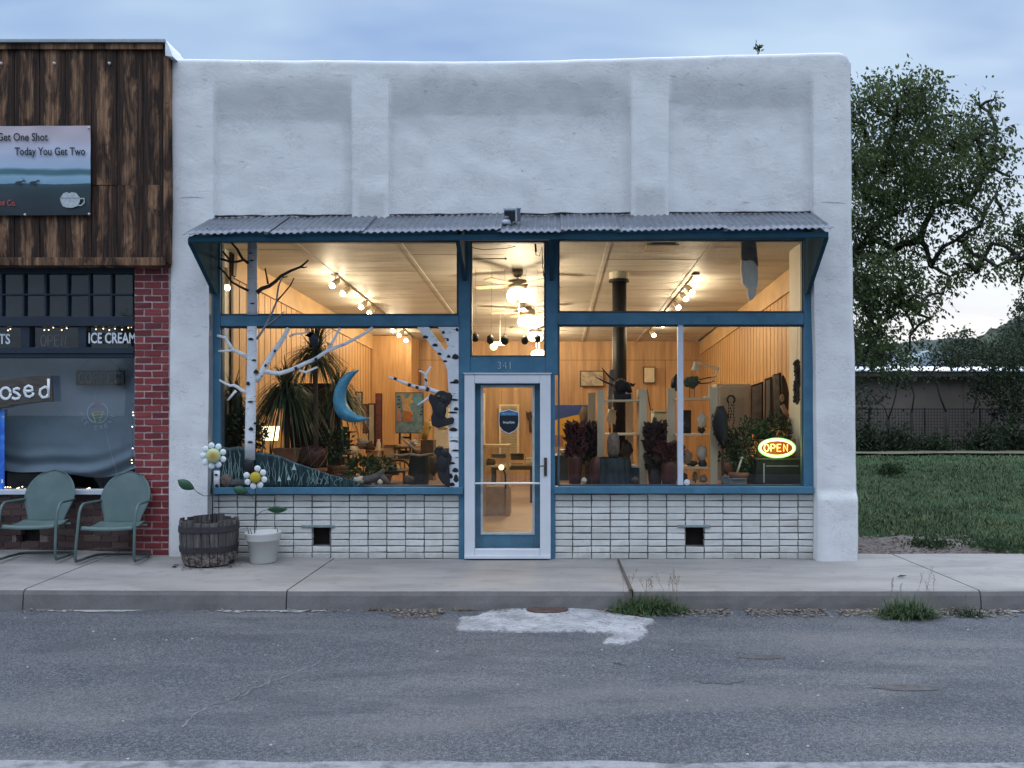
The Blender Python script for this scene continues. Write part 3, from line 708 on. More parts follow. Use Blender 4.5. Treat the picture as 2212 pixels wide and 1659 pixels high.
# ------------------------------------------------------------------ neighbouring cafe building
cafe = thing('cafe_building', 'neighbouring cafe building with dark weathered plank upper wall over red brick pier', 'building', (-6, 0, 0))
k = NT('weathered_wood'); u = k.attr('u'); rd = k.attr('rnd'); ps = k.pos((1, 1, 1))
off = k.n('ShaderNodeVectorMath', operation='ADD'); cbx = k.n('ShaderNodeCombineXYZ'); k.l(k.math('MULTIPLY', rd.outputs['Fac'], 37.0), cbx.inputs[2]); k.l(k.math('MULTIPLY', rd.outputs['Fac'], 11.0), cbx.inputs[1])
k.l(ps, off.inputs[0]); k.l(cbx.outputs[0], off.inputs[1])
def mp(vec, s):
    m = k.n('ShaderNodeMapping'); m.inputs['Scale'].default_value = s; k.l(vec, m.inputs[0]); return m.outputs[0]
grain = k.noise(mp(off.outputs[0], (42, 8, 1.5)), 1.0, 6, .72, 1.0); blot = k.noise(mp(off.outputs[0], (3.2, 3, 1.05)), 1.6, 4, .6, .8)
c = k.ramp(grain, [(.28, (.008, .007, .008)), (.5, (.032, .019, .014)), (.64, (.088, .047, .03)), (.8, (.17, .10, .065))])
cen = k.math('SUBTRACT', 1.0, k.math('ABSOLUTE', k.math('MULTIPLY', k.math('SUBTRACT', u.outputs['Fac'], .5), 2.3)), True)
wob = k.noise(mp(off.outputs[0], (10, 5, 2.6)), 1.0, 5, .7, 1.2)
heart = k.math('MULTIPLY', k.ramp(k.math('ADD', k.math('MULTIPLY', cen, .55), k.math('MULTIPLY', wob, .75)), [(.56, 0.0), (.70, 1.0)]), k.ramp(blot, [(.42, 0.0), (.60, 1.0)]))
tan = k.ramp(grain, [(.3, (.05, .026, .016)), (.48, (.20, .105, .058)), (.7, (.40, .245, .145))])
c = k.mix(heart, c, tan)
kn = k.ramp(k.noise(mp(off.outputs[0], (7, 5, 4)), 1.0, 3, .6, 1.5), [(.66, 0.0), (.72, .8)])
c = k.mix(kn, c, (.008, .007, .007))
k.pbsdf(c, .8, 0, .2, k.bump(grain, .6, .012)); WOOD = k.m
YW = -.19
m = MB(); uu = []; rr = []
edges = [-660, -580, -503, -426, -349, -272, -195, -114, -36, 43, 118, 196, 273, 350, 428, 492]
for a, b in zip(edges, edges[1:]):
    rv = random.random(); xa, xb = X(a + 1.3, YW), X(b - 1.0, YW)
    for (pt, pb_) in ((128, 555), (555.4, 776)):
        rv2 = rv if random.random() < .6 else random.random(); dy = random.uniform(-.008, .004)
        n = 6; g = {}
        za, zb = Z(pb_, YW), Z(pt, YW)
        for i in range(n + 1):
            for j in range(8):
                x = xa + (xb - xa) * i / n; z = za + (zb - za) * j / 7
                g[i, j] = m.add([(x, YW + dy + .010 * (2 * i / n - 1) ** 2 * .5 + .003 * nz(x, z, rv2 * 9, 5), z)]); uu.append(i / n); rr.append(rv2)
        for i in range(n):
            for j in range(7): m.face((g[i, j], g[i + 1, j], g[i + 1, j + 1], g[i, j + 1]))
        for i in (0, n):
            q = [m.add([m.v[g[i, j]] + Vector((0, .03, 0))]) for j in range(8)]; uu += [0.0] * 8; rr += [rv2] * 8
            for j in range(7): m.face((g[i, j], g[i, j + 1], q[j + 1], q[j]))
m.vc['u'] = uu; m.vc['rnd'] = rr
sid = m.build('plank_siding', WOOD, cafe)
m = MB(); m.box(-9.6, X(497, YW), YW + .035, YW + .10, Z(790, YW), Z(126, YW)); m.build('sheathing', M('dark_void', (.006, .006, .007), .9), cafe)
def woodbox(name, boxes, par=cafe, bev=.004):
    m = MB(); 
    for b in boxes: m.box(*b)
    m.vc['u'] = [.5 if i % 2 else .3 for i in range(len(m.v))]; m.vc['rnd'] = [.37] * len(m.v)
    return m.build(name, WOOD, par, bevel=bev)
woodbox('lower_beam', [(-9.6, X(501, YW), YW - .045, YW + .1, Z(797, YW - .03), Z(773, YW - .03))])
woodbox('top_trim', [(-9.6, X(492, YW), YW - .03, YW - .012, Z(151, YW), Z(134, YW))])
woodbox('corner_board', [(X(493, YW), X(507, YW), YW - .02, YW + .12, Z(790, YW), Z(172, YW))])
FLASH = M('galvanised_flashing', (.28, .31, .33), .45, .15, 8, .1, 60, metal=.5)
m = MB(); m.box(-9.6, X(501, YW), YW - .05, YW + .35, Z(133, YW), Z(123, YW)); m.box(-9.6, X(501, YW), YW - .055, YW - .05, Z(133.5, YW), Z(126, YW)); m.build('roof_flashing', FLASH, cafe, bevel=.002)
m = MB(); m.prism([(X(501.3, YW), Z(124, YW)), (X(511, YW), Z(140, YW)), (X(524, YW), Z(175, YW)), (X(501.3, YW), Z(172, YW))], YW - .04, YW + .3); m.build('end_flashing', M('white_flashing', (.7, .74, .8), .5), cafe)
m = MB()
for px in (163, 328, 3): m.ball(W(px, 190, YW - .02), .016, 8, 6)
m.build('screw_cap', M('cap_white', (.6, .6, .6), .5), cafe, smooth=True)
m = MB(); m.box(-9.6, -4.25, .05, 9, 0, 5.5); 
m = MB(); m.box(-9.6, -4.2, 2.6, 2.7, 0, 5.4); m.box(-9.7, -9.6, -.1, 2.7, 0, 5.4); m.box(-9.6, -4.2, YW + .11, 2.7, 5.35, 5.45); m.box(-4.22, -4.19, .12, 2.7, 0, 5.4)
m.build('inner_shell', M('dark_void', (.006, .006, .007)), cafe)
# bricks
k = NT('red_brick'); rd = k.attr('rnd'); v = k.pos()
c = k.ramp(rd.outputs['Fac'], [(0, (.12, .016, .02)), (.5, (.19, .025, .028)), (1, (.25, .042, .04))])
c = k.mix(k.ramp(k.noise(v, 26, 5, .75), [(.6, 0.0), (.75, .5)]), c, (.06, .012, .014))
c = k.mix(k.ramp(k.noise(k.pos((1, 1, 3)), 22, 4, .75), [(.72, 0.0), (.8, .5)]), c, (.42, .24, .22))
k.pbsdf(c, .55, 0, .4, k.bump(k.noise(v, 40, 5, .7), .6, .012)); RBRICK = k.m
k = NT('brown_brick'); rd = k.attr('rnd'); v = k.pos()
c = k.ramp(rd.outputs['Fac'], [(0, (.06, .035, .035)), (.6, (.095, .06, .055)), (1, (.13, .09, .075))])
c = k.mix(k.ramp(k.noise(v, 20, 5, .75), [(.55, 0.0), (.75, .5)]), c, (.04, .028, .028))
k.pbsdf(c, .75, 0, .3, k.bump(k.noise(v, 40, 5, .7), .5, .01)); BBRICK = k.m
PINKM = M('pink_mortar', (.52, .38, .37), .9, .25, 25, .5, 90); GREYM = M('brown_mortar', (.21, .165, .155), .9, .25, 25, .5, 90)
def bricks(name, mname, px0, px1, py0, py1, y, bw, bh, mat, mort, skip=None, gap=4.0):
    m = MB(); rn = []; r = 0; py = py1; 
    while py > py0 + 2:
        top = max(py0, py - bh); x = px0 - (bw * .5 if r % 2 else 0) + (3 if r % 2 else 0)
        while x < px1 - 3:
            a, b = max(px0, x), min(px1, x + bw); x += bw
            if b - a < 7: continue
            if skip and skip(a, b, top, py): continue
            n0 = m.sub(); jg = gap / 2
            m.box(X(a + jg, y), X(b - jg, y), y + random.uniform(-.004, .003), y + .07, Z(py - jg + random.uniform(-.6, .6), y), Z(top + jg + random.uniform(-.6, .6), y), .0028)
            rn += [random.random()] * (m.sub() - n0)
        py = top; r += 1
    m.vc['rnd'] = rn
    o = m.build(name, mat, cafe, bevel=.005, seg=1)
    return o
pier = bricks('brick_pier', 'mortar', 402, 507, 800, 1668, -.10, 53, 20.6, RBRICK, PINKM, None, 4.6)
m = MB(); m.box(X(403, -.1), X(508, -.1), -.091, .2, 0, Z(798, -.1)); m.build('mortar', PINKM, pier)
def vskip(a, b, t, p): return 40 < (a + b) / 2 < 122 and 1570 < (t + p) / 2 < 1630
base = bricks('brick_base', 'mortar', -560, 401, 1487, 1664, .03, 54, 19.4, BBRICK, GREYM, vskip, 3.2)
m = MB(); ya, yb = .042, .2
m.box(X(-560, .03), X(45, .03), ya, yb, 0, Z(1486, .03)); m.box(X(118, .03), X(402, .03), ya, yb, 0, Z(1486, .03)); m.box(X(45, .03), X(118, .03), ya, yb, 0, Z(1628, .03)); m.box(X(45, .03), X(118, .03), ya, yb, Z(1580, .03), Z(1486, .03))
m.build('mortar', GREYM, base)
m = MB(); m.box(X(44, .1), X(119, .1), .15, .16, .15, .45); m.build('vent_opening', M('vent_dark', (.02, .012, .012)), cafe)
# navy window joinery
NAVY = M('navy_paint', (.014, .024, .042), .45, .2, 6, .1, 60)
m = MB(); y0, y1 = .0, .09
def nbx(a, b, c, d, ya=y0, yb=y1): m.pbox(a, b, c, d, ya, yb)
L = -560
nbx(L, 402, 797, 820); nbx(L, 401, 949, 978, -.03); nbx(L, 401, 1042, 1060, -.03); nbx(L, 401, 1060.3, 1073, -.01)
for a, b in ((62, 88), (235, 258), (-140, -115), (-330, -305)): nbx(a, b, 978.3, 1041.7)
wf = m.build('window_frame', NAVY, cafe, bevel=.003)
m = MB()
for p in (4, 70, 136, 202, 268, 334, -62, -128, -194, -260): m.pbox(p - 2.8, p + 2.8, 820, 949, .02, .075)
for a, b in zip([-260, -194, -128, -62, 4, 70, 136, 202, 268, 334], [-194, -128, -62, 4, 70, 136, 202, 268, 334, 399]): m.pbox(a + 2.9, b - 2.9, 881, 886, .022, .073)
m.build('muntin', NAVY, wf)
m = MB(); m.pbox(L, 401, 1470, 1484, -.05, .1); m.build('window_sill', M('pale_sill', (.52, .56, .62), .5, .1, 6), wf, bevel=.004)
for a, b in zip([-62, 4, 70, 136, 202, 268, 334], [4, 70, 136, 202, 268, 334, 401]):
    for c, d in ((820, 881), (886, 949)):
        mm = MB(); xa, xb, za, zb = X(a + 2.8, .05), X(b - 2.8, .05), Z(d, .05), Z(c, .05); t1, t2 = random.uniform(-.0025, .0025), random.uniform(-.0025, .0025)
        mm.quad((xa, .05 + t1, za), (xb, .05 - t1, za), (xb, .05 - t1 + t2, zb), (xa, .05 + t1 + t2, zb)); mm.build('glass_pane', GLASS, wf)
pane(-115, 62, 978, 1042, .05, wf); pane(88, 235, 978, 1042, .05, wf); pane(258, 401, 978, 1042, .05, wf); pane(L, 401, 1073, 1470, .05, wf)
WLET = M('white_lettering', (.72, .76, .8), .5, .03)
text_mb('ICE CREAM', S(44, .045), 264, 1029, .02, .655, 0, .0008, .0032).build('window_lettering', WLET, wf)
text_mb('TREATS', S(42, .045), 31, 1031, .045, .78, 0, .0008, .0032, 'RIGHT').build('window_lettering', WLET, wf)
m = MB(); stroke_text(m, 'OPEN', 122, 1038, .075, S(17), S(33), .0035, 1.2); m.build('window_lettering', M('ghost_lettering', (.20, .21, .26), .5), wf)
# grey curtain behind the glass, hitched up at the bottom, and dark boards behind the transom
def drape(name, px0, px1, py0, py1, y, mat, par, amp=.008, sag=True):
    m = MB(); nx, nv = 90, 40; g = {}
    for i in range(nx + 1):
        for j in range(nv + 1):
            u = i / nx; v_ = j / nv; px = px0 + (px1 - px0) * u
            low = py1 + (16 * math.sin(u * 9.5) + 8 * math.sin(u * 23) if sag else 0)
            py = py0 + (low - py0) * v_
            gather = sstep(.72, 1, v_) if sag else 0
            g[i, j] = m.add([(X(px, y), y + amp * nz(u * 20, v_ * 1.5, 0) + gather * .05 * math.sin(v_ * 46 + 3.5 * math.sin(u * 7)) , Z(py, y))])
    for i in range(nx):
        for j in range(nv): m.face((g[i, j + 1], g[i + 1, j + 1], g[i + 1, j], g[i, j]))
    return m.build(name, mat, par, smooth=True)
drape('curtain', -560, 415, 1060, 1412, .26, M('grey_curtain', (.17, .215, .27), .9, .12, 3, .2, 120), cafe)
m = MB(); m.box(X(L, .4), X(415, .4), .40, .42, Z(1060, .4), Z(975, .4)); m.build('transom_board', M('transom_dark', (.03, .034, .04), .9, .3, 8), cafe)
m = MB(); m.box(X(L, .4), X(415, .4), .40, .42, Z(960, .4), Z(810, .4)); m.build('transom_board', M('upper_dark', (.05, .062, .08), .9, .3, 2), cafe)

# ---- things on and in the cafe window
cs = thing('coffee_sign', 'black hanging neon sign with dark unlit tubes reading COFFEE behind cafe glass', 'sign', W(298, 1160, .16))
m = MB(); m.pbox(225, 373, 1111, 1156, .16, .19); m.build('backing_board', M('sign_black', (.008, .009, .011), .5), cs, bevel=.02)
m = MB(); stroke_text(m, 'COFFEE', 236, 1149, .15, S(18, .15), S(30, .15), .0055, 1.22); m.build('neon_tube', M('unlit_tube', (.07, .08, .09), .3), cs, smooth=True)
m = MB(); m.tube([W(236, 1111, .17), W(270, 1076, .17)], .002, 5); m.tube([W(362, 1111, .17), W(326, 1076, .17)], .002, 5); m.build('hanging_cord', M('sign_black', (.008, .009, .011)), cs)
ics = thing('ice_cream_sign', 'unlit round neon sign with ice cream cone and curved words under it', 'sign', W(292, 1280, .14))
m = MB(); c0 = (293, 1238)
m.tube([W(c0[0] + 31 * math.cos(a), c0[1] - 31 * math.sin(a), .14) for a in [math.pi * .62 + i * 1.76 * math.pi / 40 for i in range(41)]], .0045, 6); m.build('ring_tube', M('tube_pale', (.34, .40, .46), .3), ics, smooth=True)
m = MB(); m.tube(flist([(276, 1236), (287, 1268), (298, 1268), (310, 1235)], .135), .0045, 6); m.tube(flist([(276, 1237), (310, 1235)], .135), .004, 6); m.tube(flist([(279, 1246), (308, 1243)], .135), .004, 6); m.tube(flist([(283, 1256), (304, 1252)], .135), .004, 6)
m.build('cone_tube', M('tube_yellow', (.34, .38, .12), .3), ics, smooth=True)
m = MB(); m.tube(flist([(275, 1226), (283, 1213), (291, 1207), (288, 1198), (296, 1202), (300, 1212), (310, 1222), (308, 1227), (276, 1227)], .135), .0045, 6); m.tube(flist([(281, 1219), (296, 1213), (304, 1219)], .135), .004, 6); m.build('swirl_tube', M('tube_pink', (.26, .15, .27), .3), ics, smooth=True)
m = MB(); word = 'ICE CREAM'
for i, ch in enumerate(word):
    a = math.pi * (1.02 + .88 * i / (len(word) - 1)); q = W(c0[0] + 46 * math.cos(a), c0[1] - 46 * math.sin(a), .135); ro = a + math.pi / 2; hh, ww = S(12, .13), S(8, .13)
    for pl in STROKE.get(ch, []):
        m.tube([q + Vector((((p - .5) * ww) * math.cos(ro) - ((b - .5) * hh) * math.sin(ro), 0, ((p - .5) * ww) * math.sin(ro) + ((b - .5) * hh) * math.cos(ro))) for p, b in pl], .0034, 5)
m.build('letter_tube', M('tube_pale', (.34, .40, .46)), ics, smooth=True)
m = MB(); m.tube(flist([(284, 1198), (290, 1160)], .14), .0016, 4); m.tube(flist([(313, 1276), (330, 1350), (352, 1425)], .14), .002, 4); m.build('cord', M('cord_white', (.3, .32, .35), .5), ics)
cl = thing('closed_sign', 'rough wooden board with white hand-painted word closed across cafe window', 'sign', W(60, 1225, -.01))
m = MB(); n = 24; up = []; lo = []
for i in range(n + 1):
    px = -190 + 343 * i / n; t = (px + 190) / 343
    up.append((px, 1156 - 30 * sstep(0, 1, t) + 1.5 * nz(px, 0, 0, .03))); lo.append((px, 1236 - 32 * sstep(.2, 1, t) + 2 * nz(px, 5, 0, .03)))
m.pprism(up + [(157, 1205)] + lo[::-1], -.03, .0)
m.vc['u'] = [.3] * len(m.v); m.vc['rnd'] = [.6] * len(m.v)
m.build('board', M('sign_board_wood', (.075, .065, .055), .8, .35, 6, .4, 30, stretch=(1, 1, 6)), cl, bevel=.004)
m = MB(); wl = .132
for ch, px, py, sc_ in (('o', -2, 1197, 1.15), ('s', 32, 1197, 1.0), ('e', 68, 1191, 1.05), ('d', 113, 1194, 1.25)):
    o = W(px, py, -.036); hh = S(54 * sc_ * .9); ww = S(34 * sc_ * .95)
    for pl in STROKE[ch]: m.tube([o + Vector((a * ww, 0, b * hh)) for a, b in pl], .0155, 8, .25)
m.build('lettering', M('white_lettering', (.72, .76, .8)), cl, smooth=True)
po = thing('blue_poster', 'bright blue poster taped in the cafe window under the wooden board', 'poster', W(-40, 1468, .03))
m = MB(); m.pbox(-120, 13, 1228, 1468, .025, .029)
k = NT('poster_print'); v = k.pos(); c = k.ramp(k.noise(v, 7, 3, .5), [(.45, (.02, .12, .55)), (.6, (.05, .25, .75)), (.66, (.45, .55, .6)), (.72, (.08, .2, .1))]); k.pbsdf(c, .35); m.build('print', k.m, po)
m = MB(); m.pbox(4, 9, 1438, 1449, .0235, .0245); m.build('lettering', M('white_lettering', (.72, .76, .8)), po)
# vinyl banner on the planks
bn = thing('vinyl_banner', 'printed vinyl banner with slogan, two deer and a white cup on the plank wall', 'banner', W(130, 650, YW - .04))
YB = YW - .035
def by(px, py): return YB + .006 * nz(px * .012, py * .02, 2) + .008 * math.sin(px * .05 + py * .03) * (1 - sstep(380, 470, py)) * .5
m = MB(); nx, ny = 60, 36; g = {}
for i in range(nx + 1):
    for j in range(ny + 1):
        px = -330 + 601.5 * i / nx; py = 380 - 3 * i / nx + (648 - 380) * j / ny; g[i, j] = m.add([(X(px, YB), by(px, py), Z(py, YB))])
for i in range(nx):
    for j in range(ny): m.face((g[i, j + 1], g[i + 1, j + 1], g[i + 1, j], g[i, j]))
k = NT('banner_print'); ps = k.pos(); sp = k.n('ShaderNodeSeparateXYZ'); k.l(ps, sp.inputs[0])
z0, z1 = Z(648, YB), Z(378, YB)
tt = k.math('DIVIDE', k.math('SUBTRACT', sp.outputs[2], z0), z1 - z0)
c = k.ramp(k.math('ADD', tt, k.math('MULTIPLY', k.math('SUBTRACT', k.noise(ps, 3, 3), .5), .05)), [(0, (.012, .02, .027)), (.30, (.022, .042, .052)), (.36, (.035, .075, .09)), (.365, (.20, .35, .47)), (.44, (.25, .40, .52)), (.47, (.06, .15, .18)), (.51, (.06, .15, .18)), (.54, (.34, .45, .60)), (.72, (.47, .50, .62)), (.88, (.50, .44, .49)), (1, (.47, .40, .44))])
k.pbsdf(c, .45, 0, .4); bo = m.build('banner_sheet', k.m, bn, smooth=True); 
INK = M('banner_ink', (.012, .014, .022), .6, .05)
text_mb('Get One Shot', S(33, YB), 143, 422, YB - .014, .80, 0, .0006, .0016, 'RIGHT').build('lettering', INK, bn)
text_mb('Today You Get Two', S(33, YB), 256, 465, YB - .014, .76, 0, .0006, .0016, 'RIGHT').build('lettering', INK, bn)
text_mb('Coffee Co.', S(26, YB), 49, 618, YB - .013, .75, R(-3), .0006, .0008, 'RIGHT').build('lettering', M('banner_red', (.38, .07, .055), .6), bn)
def deer(px, py, s, antler):
    m = MB(); P = lambda a, b: (px + a * s, py - b * s)
    m.pprism([P(0, 0), P(1, 0), P(2, 7), P(12, 6), P(18, 0), P(19, 0), P(17, 7), P(22, 10), P(26, 13), P(32, 12), P(33, 14), P(28, 18), P(25, 17), P(20, 14), P(8, 13), P(2, 11)], YB - .0135, YB - .0128)
    if antler:
        m.tube([W(*P(26, 17), YB - .0132), W(*P(23, 23), YB - .0132), W(*P(18, 27), YB - .0132)], .0014, 4); m.tube([W(*P(27, 17), YB - .0132), W(*P(27, 24), YB - .0132)], .0014, 4)
    m.build('deer_picture', M('deer_ink', (.02, .035, .045), .6), bn)
deer(44, 557, 1.0, True); deer(87, 557, 1.0, False)
m = MB(); m.pprism([(180, 595), (190, 580), (200, 576), (207, 580), (215, 576), (228, 579), (241, 594), (239, 606), (232, 618), (218, 623), (200, 623), (188, 618), (182, 606)], YB - .0138, YB - .0128)
m.tube([W(240, 596, YB - .013), W(252, 595, YB - .013), (W(253, 607, YB - .013)), W(244, 616, YB - .013), W(234, 616, YB - .013)], .007, 6, .1); m.build('cup_picture', M('cup_print', (.42, .45, .47), .6, .25, 30), bn)
m = MB(); m.pprism([(181, 593), (240, 593), (240, 595.5), (181, 595.5)], YB - .0146, YB - .014); m.build('cup_rim', M('cup_rim_print', (.22, .25, .27), .6), bn)
m = MB()
for a, b in ((266, 383), (267, 642), (75, 644), (-120, 644), (-120, 384)): m.ball(W(a, b, YB - .014), .0125, 8, 6)
m.build('grommet', M('cap_white', (.6, .6, .6)), bn, smooth=True)
# fairy lights
fl = thing('fairy_light_string', 'string of tiny warm fairy lights along the transom panes of the cafe window', 'string lights', W(220, 990, .12))
m = MB(); m.tube([W(20 + 20 * i, 983 + 4 * math.sin(i * 1.3), .1) for i in range(20)], .002, 4); m.build('cable', M('cord_dark', (.03, .03, .03), .6), fl)
BULB = EM('fairy_bulb', (1, .72, .38), 5)
def bulbs(par, pts, y):
    b0 = None
    for (px, py, r) in pts:
        if b0 is None: mm = MB(); mm.ball(W(px, py, y), .0065, 8, 6); b0 = mm.build('bulb', BULB, par, smooth=True); ref = W(px, py, y)
        else: c = b0.copy(); COL.objects.link(c); c.parent = par; c.location = Vector(b0.location) + W(px, py, y) - ref; c.scale = (1, 1, 1)
bulbs(fl, [(24, 991, 1), (31, 987, 1), (89, 984, 1), (160, 983, 1), (133, 990, 1), (146, 990, 1), (200, 985, 1), (185, 990, 1), (262, 984, 1), (288, 988, 1), (310, 986, 1), (328, 990, 1), (345, 986, 1), (366, 989, 1), (385, 983, 1), (394, 981, 1)], .1)
f2 = thing('fairy_light_string', 'short string of warm fairy lights lying along the cafe window sill', 'string lights', W(90, 1466, .1))
m = MB(); m.tube([W(10 + 25 * i, 1464 + 3 * math.sin(i * 1.9), .1) for i in range(13)], .002, 4); m.build('cable', M('cord_dark', (.03, .03, .03)), f2)
bulbs(f2, [(16, 1462, 1), (23, 1461, 1), (31, 1462, 1), (52, 1465, 1), (57, 1463, 1), (67, 1460, 1), (75, 1467, 1), (84, 1468, 1), (262, 1466, 1), (266, 1465, 1), (269, 1464, 1)], .1)
f3 = thing('fairy_light_string', 'string of fairy lights hanging down the cafe window edge beside the brick pier', 'string lights', W(396, 1425, .0))
m = MB(); m.tube([W(398 + 1.5 * math.sin(i * 1.7), 1210 + 24 * i, -.02) for i in range(10)], .002, 4); m.build('cable', M('cord_dark', (.03, .03, .03)), f3)
bulbs(f3, [(399, 1237, 1), (400, 1246, 1), (397, 1280, 1), (398, 1345, 1), (395, 1380, 1), (396, 1389, 1), (396, 1417, 1)], -.02)

# ---- metal lawn chairs
k = NT('chair_green'); v = k.pos(); c = k.ramp(k.noise(v, 5, 5, .6), [(.3, (.072, .115, .112)), (.7, (.10, .15, .145))]); c = k.mix(k.ramp(k.noise(v, 40, 4, .7), [(.60, 0.0), (.7, .6)]), c, (.055, .06, .055)); c = k.mix(k.ramp(k.noise(v, 23, 5, .75), [(.68, 0.0), (.74, .8)]), c, (.12, .055, .03))
k.pbsdf(c, .5, .1, .4, k.bump(k.noise(v, 80, 3), .1, .004)); CHG = k.m
def chair(loc, rot, label, sc=1.0):
    t = thing('metal_lawn_chair', label, 'chair', (0, 0, 0), 'green metal lawn chairs')
    def shell(fn, name, nx=18, ny=18):
        m = MB(); g = {}
        for i in range(nx + 1):
            for j in range(ny + 1): g[i, j] = m.add([fn(i / nx * 2 - 1, j / ny)])
        for i in range(nx):
            for j in range(ny): m.face((g[i, j], g[i + 1, j], g[i + 1, j + 1], g[i, j + 1]))
        o = m.build(name, CHG, t, smooth=True); s_ = o.modifiers.new('thick', 'SOLIDIFY'); s_.thickness = .006; return o
    def back(u, v_):                                       # clam-shell back: straight sides below, round head above
        h = .36 + .55 * v_; hw = (.185 + .075 * sstep(0, .5, v_)) if v_ < .5 else .26 * math.sqrt(max(0, 1 - ((v_ - .5) / .5) ** 2)) 
        hw = max(hw, .001); x = u * hw
        return (x, .20 + .16 * v_ + .05 * v_ * v_ - .055 * (u * u) * (1 - .4 * v_) - .012 * math.cos(u * 3), h)
    def seat(u, v_):
        y = -.27 + .49 * v_; hw = .262 - .035 * v_
        z = .375 - .03 * math.sin(min(1, v_ * 1.15) * 3.1) + .014 * u * u + (-.045 * (1 - v_ / .06) if v_ < .06 else 0)
        return (u * hw, y - (.004 if v_ < .06 else 0), z)
    shell(back, 'backrest'); shell(seat, 'seat')
    for sgn in (-1, 1):
        xx = sgn * .285; m = MB()
        m.tube([(xx * 1.04, .02, .022), (xx * 1.04, -.12, .02), (xx * 1.04, -.29, .02), (xx * 1.03, -.315, .05), (xx * 1.02, -.30, .2), (xx * 1.0, -.27, .38), (xx, -.235, .52), (xx, -.19, .575), (xx, -.13, .60), (xx * .99, .05, .60), (xx * .93, .22, .60), (xx * .86, .285, .60)], .0145, 10)
        m.build('arm_frame', CHG, t, smooth=True)
    m = MB(); m.tube([(-.296, .02, .021), (-.285, .2, .021), (-.24, .26, .021), (0, .275, .021), (.24, .26, .021), (.285, .2, .021), (.296, .02, .021)], .0145, 10); m.build('base_rail', M('chair_dark', (.04, .055, .055), .6), t, smooth=True)
    m = MB(); m.tube([(-.28, -.2, .345), (.28, -.2, .345)], .012, 8); m.tube([(-.27, .14, .345), (.27, .14, .345)], .012, 8); m.build('cross_bar', CHG, t, smooth=True)
    t.location = loc; t.rotation_euler = (0, 0, R(rot)); t.scale = (1, .74, 1); return t
chair((-5.45, -.40, gz(-5.56, -.1)), 4, 'green metal clam-shell lawn chair standing in front of the brick vent below cafe window')
chair((-4.63, -.40, gz(-4.73, -.1)), 3, 'green metal clam-shell lawn chair standing in front of the red brick pier')
sd_ = thing('metal_side_table', 'small green metal table at the far end beside the lawn chairs', 'table', (-6.32, -.25, gz(-6.3, -.2)))
m = MB(); m.lathe([(.24, .0), (.25, .012), (.25, .028), (.235, .03)], (-6.32, -.25, gz(-6.3, -.2) + .51), 28); m.build('table_top', CHG, sd_, smooth=False)
for a in range(3):
    m = MB(); aa = a * 2.094 + .4; m.tube([(-6.32 + .1 * math.cos(aa), -.25 + .1 * math.sin(aa), .6), (-6.32 + .2 * math.cos(aa), -.25 + .2 * math.sin(aa), gz(-6.3, -.2))], .012, 8); m.build('leg', CHG, sd_)
# ------------------------------------------------------------------ shop interior (parts of the shop)
YB0, YB1 = .09, 8.65
def XLw(y): return -3.98 + .15 * y / 8.65
def XRw(y): return 3.15 + .15 * y / 8.65
def ZC(y): return 3.63 - .047 * y
k = NT('plywood'); v = k.pos(); vg = k.pos((9, 9, .55))
gr = k.noise(vg, 1.3, 6, .62, 1.6); gr2 = k.noise(k.pos((38, 38, 1.4)), 1.0, 4, .6, .4)
c = k.ramp(gr, [(.3, (.38, .205, .08)), (.5, (.52, .305, .13)), (.7, (.61, .385, .175))])
c = k.mix(k.ramp(gr2, [(.35, .35), (.6, 0.0)]), c, (.34, .19, .08))
k.pbsdf(c, .5, 0, .35, k.bump(gr2, .1, .004)); PLY = k.m
GROOVE = M('groove_dark', (.16, .085, .035), .8)
k = NT('ceiling_panel'); v = k.pos((.35, 1.8, 1))
c = k.ramp(k.noise(v, 1.6, 5, .6, .5), [(.3, (.37, .355, .31)), (.5, (.49, .47, .415)), (.72, (.57, .55, .49))])
k.pbsdf(c, .55, 0, .4, k.bump(k.noise(v, 2.2, 3), .25, .06)); CEIL = k.m
k = NT('shop_floor'); v = k.pos(); c = k.ramp(k.noise(k.pos((1, 5, 1)), 3, 5, .6), [(.3, (.36, .27, .20)), (.7, (.50, .39, .30))]); k.pbsdf(c, .4, 0, .4); FLOOR = k.m
m = MB(); m.quad((-4.05, YB0, .012), (3.25, YB0, .012), (3.4, YB1, .012), (-4.05, YB1, .012)); m.build('shop_floor', FLOOR, shop)
m = MB()
m.quad((-4.1, .04, ZC(.04)), (-4.1, YB1 + .1, ZC(YB1 + .1)), (3.2, YB1 + .1, ZC(YB1 + .1)), (3.2, .04, ZC(.04)))
for x in (-3.01, -1.79, -.57, .65, 1.87):                       # seam battens
    for (a, b) in ((.05, YB1),):
        n = 12
        for i in range(n):
            y0, y1 = a + (b - a) * i / n, a + (b - a) * (i + 1) / n
            m.prism_yz([(y0, ZC(y0) + .002), (y0, ZC(y0) - .014), (y1, ZC(y1) - .014), (y1, ZC(y1) + .002)], x - .022, x + .022)
xs_ = [-4.1, -3.03, -1.81, -.59, .63, 1.85, 3.2]
ce = m.build('ceiling', CEIL, shop)
m = MB()
for q in range(6):
    for i in range(5):
        y = .75 + (q % 2) * 1.0 + i * 1.85 + .12 * q
        if y < YB1 - .1: m.box(xs_[q] + .05, xs_[q + 1] - .03, y, y + .008, ZC(y) - .003, ZC(y) + .003)
m.build('ceiling_seam', M('seam_dark', (.3, .26, .2), .9), ce)
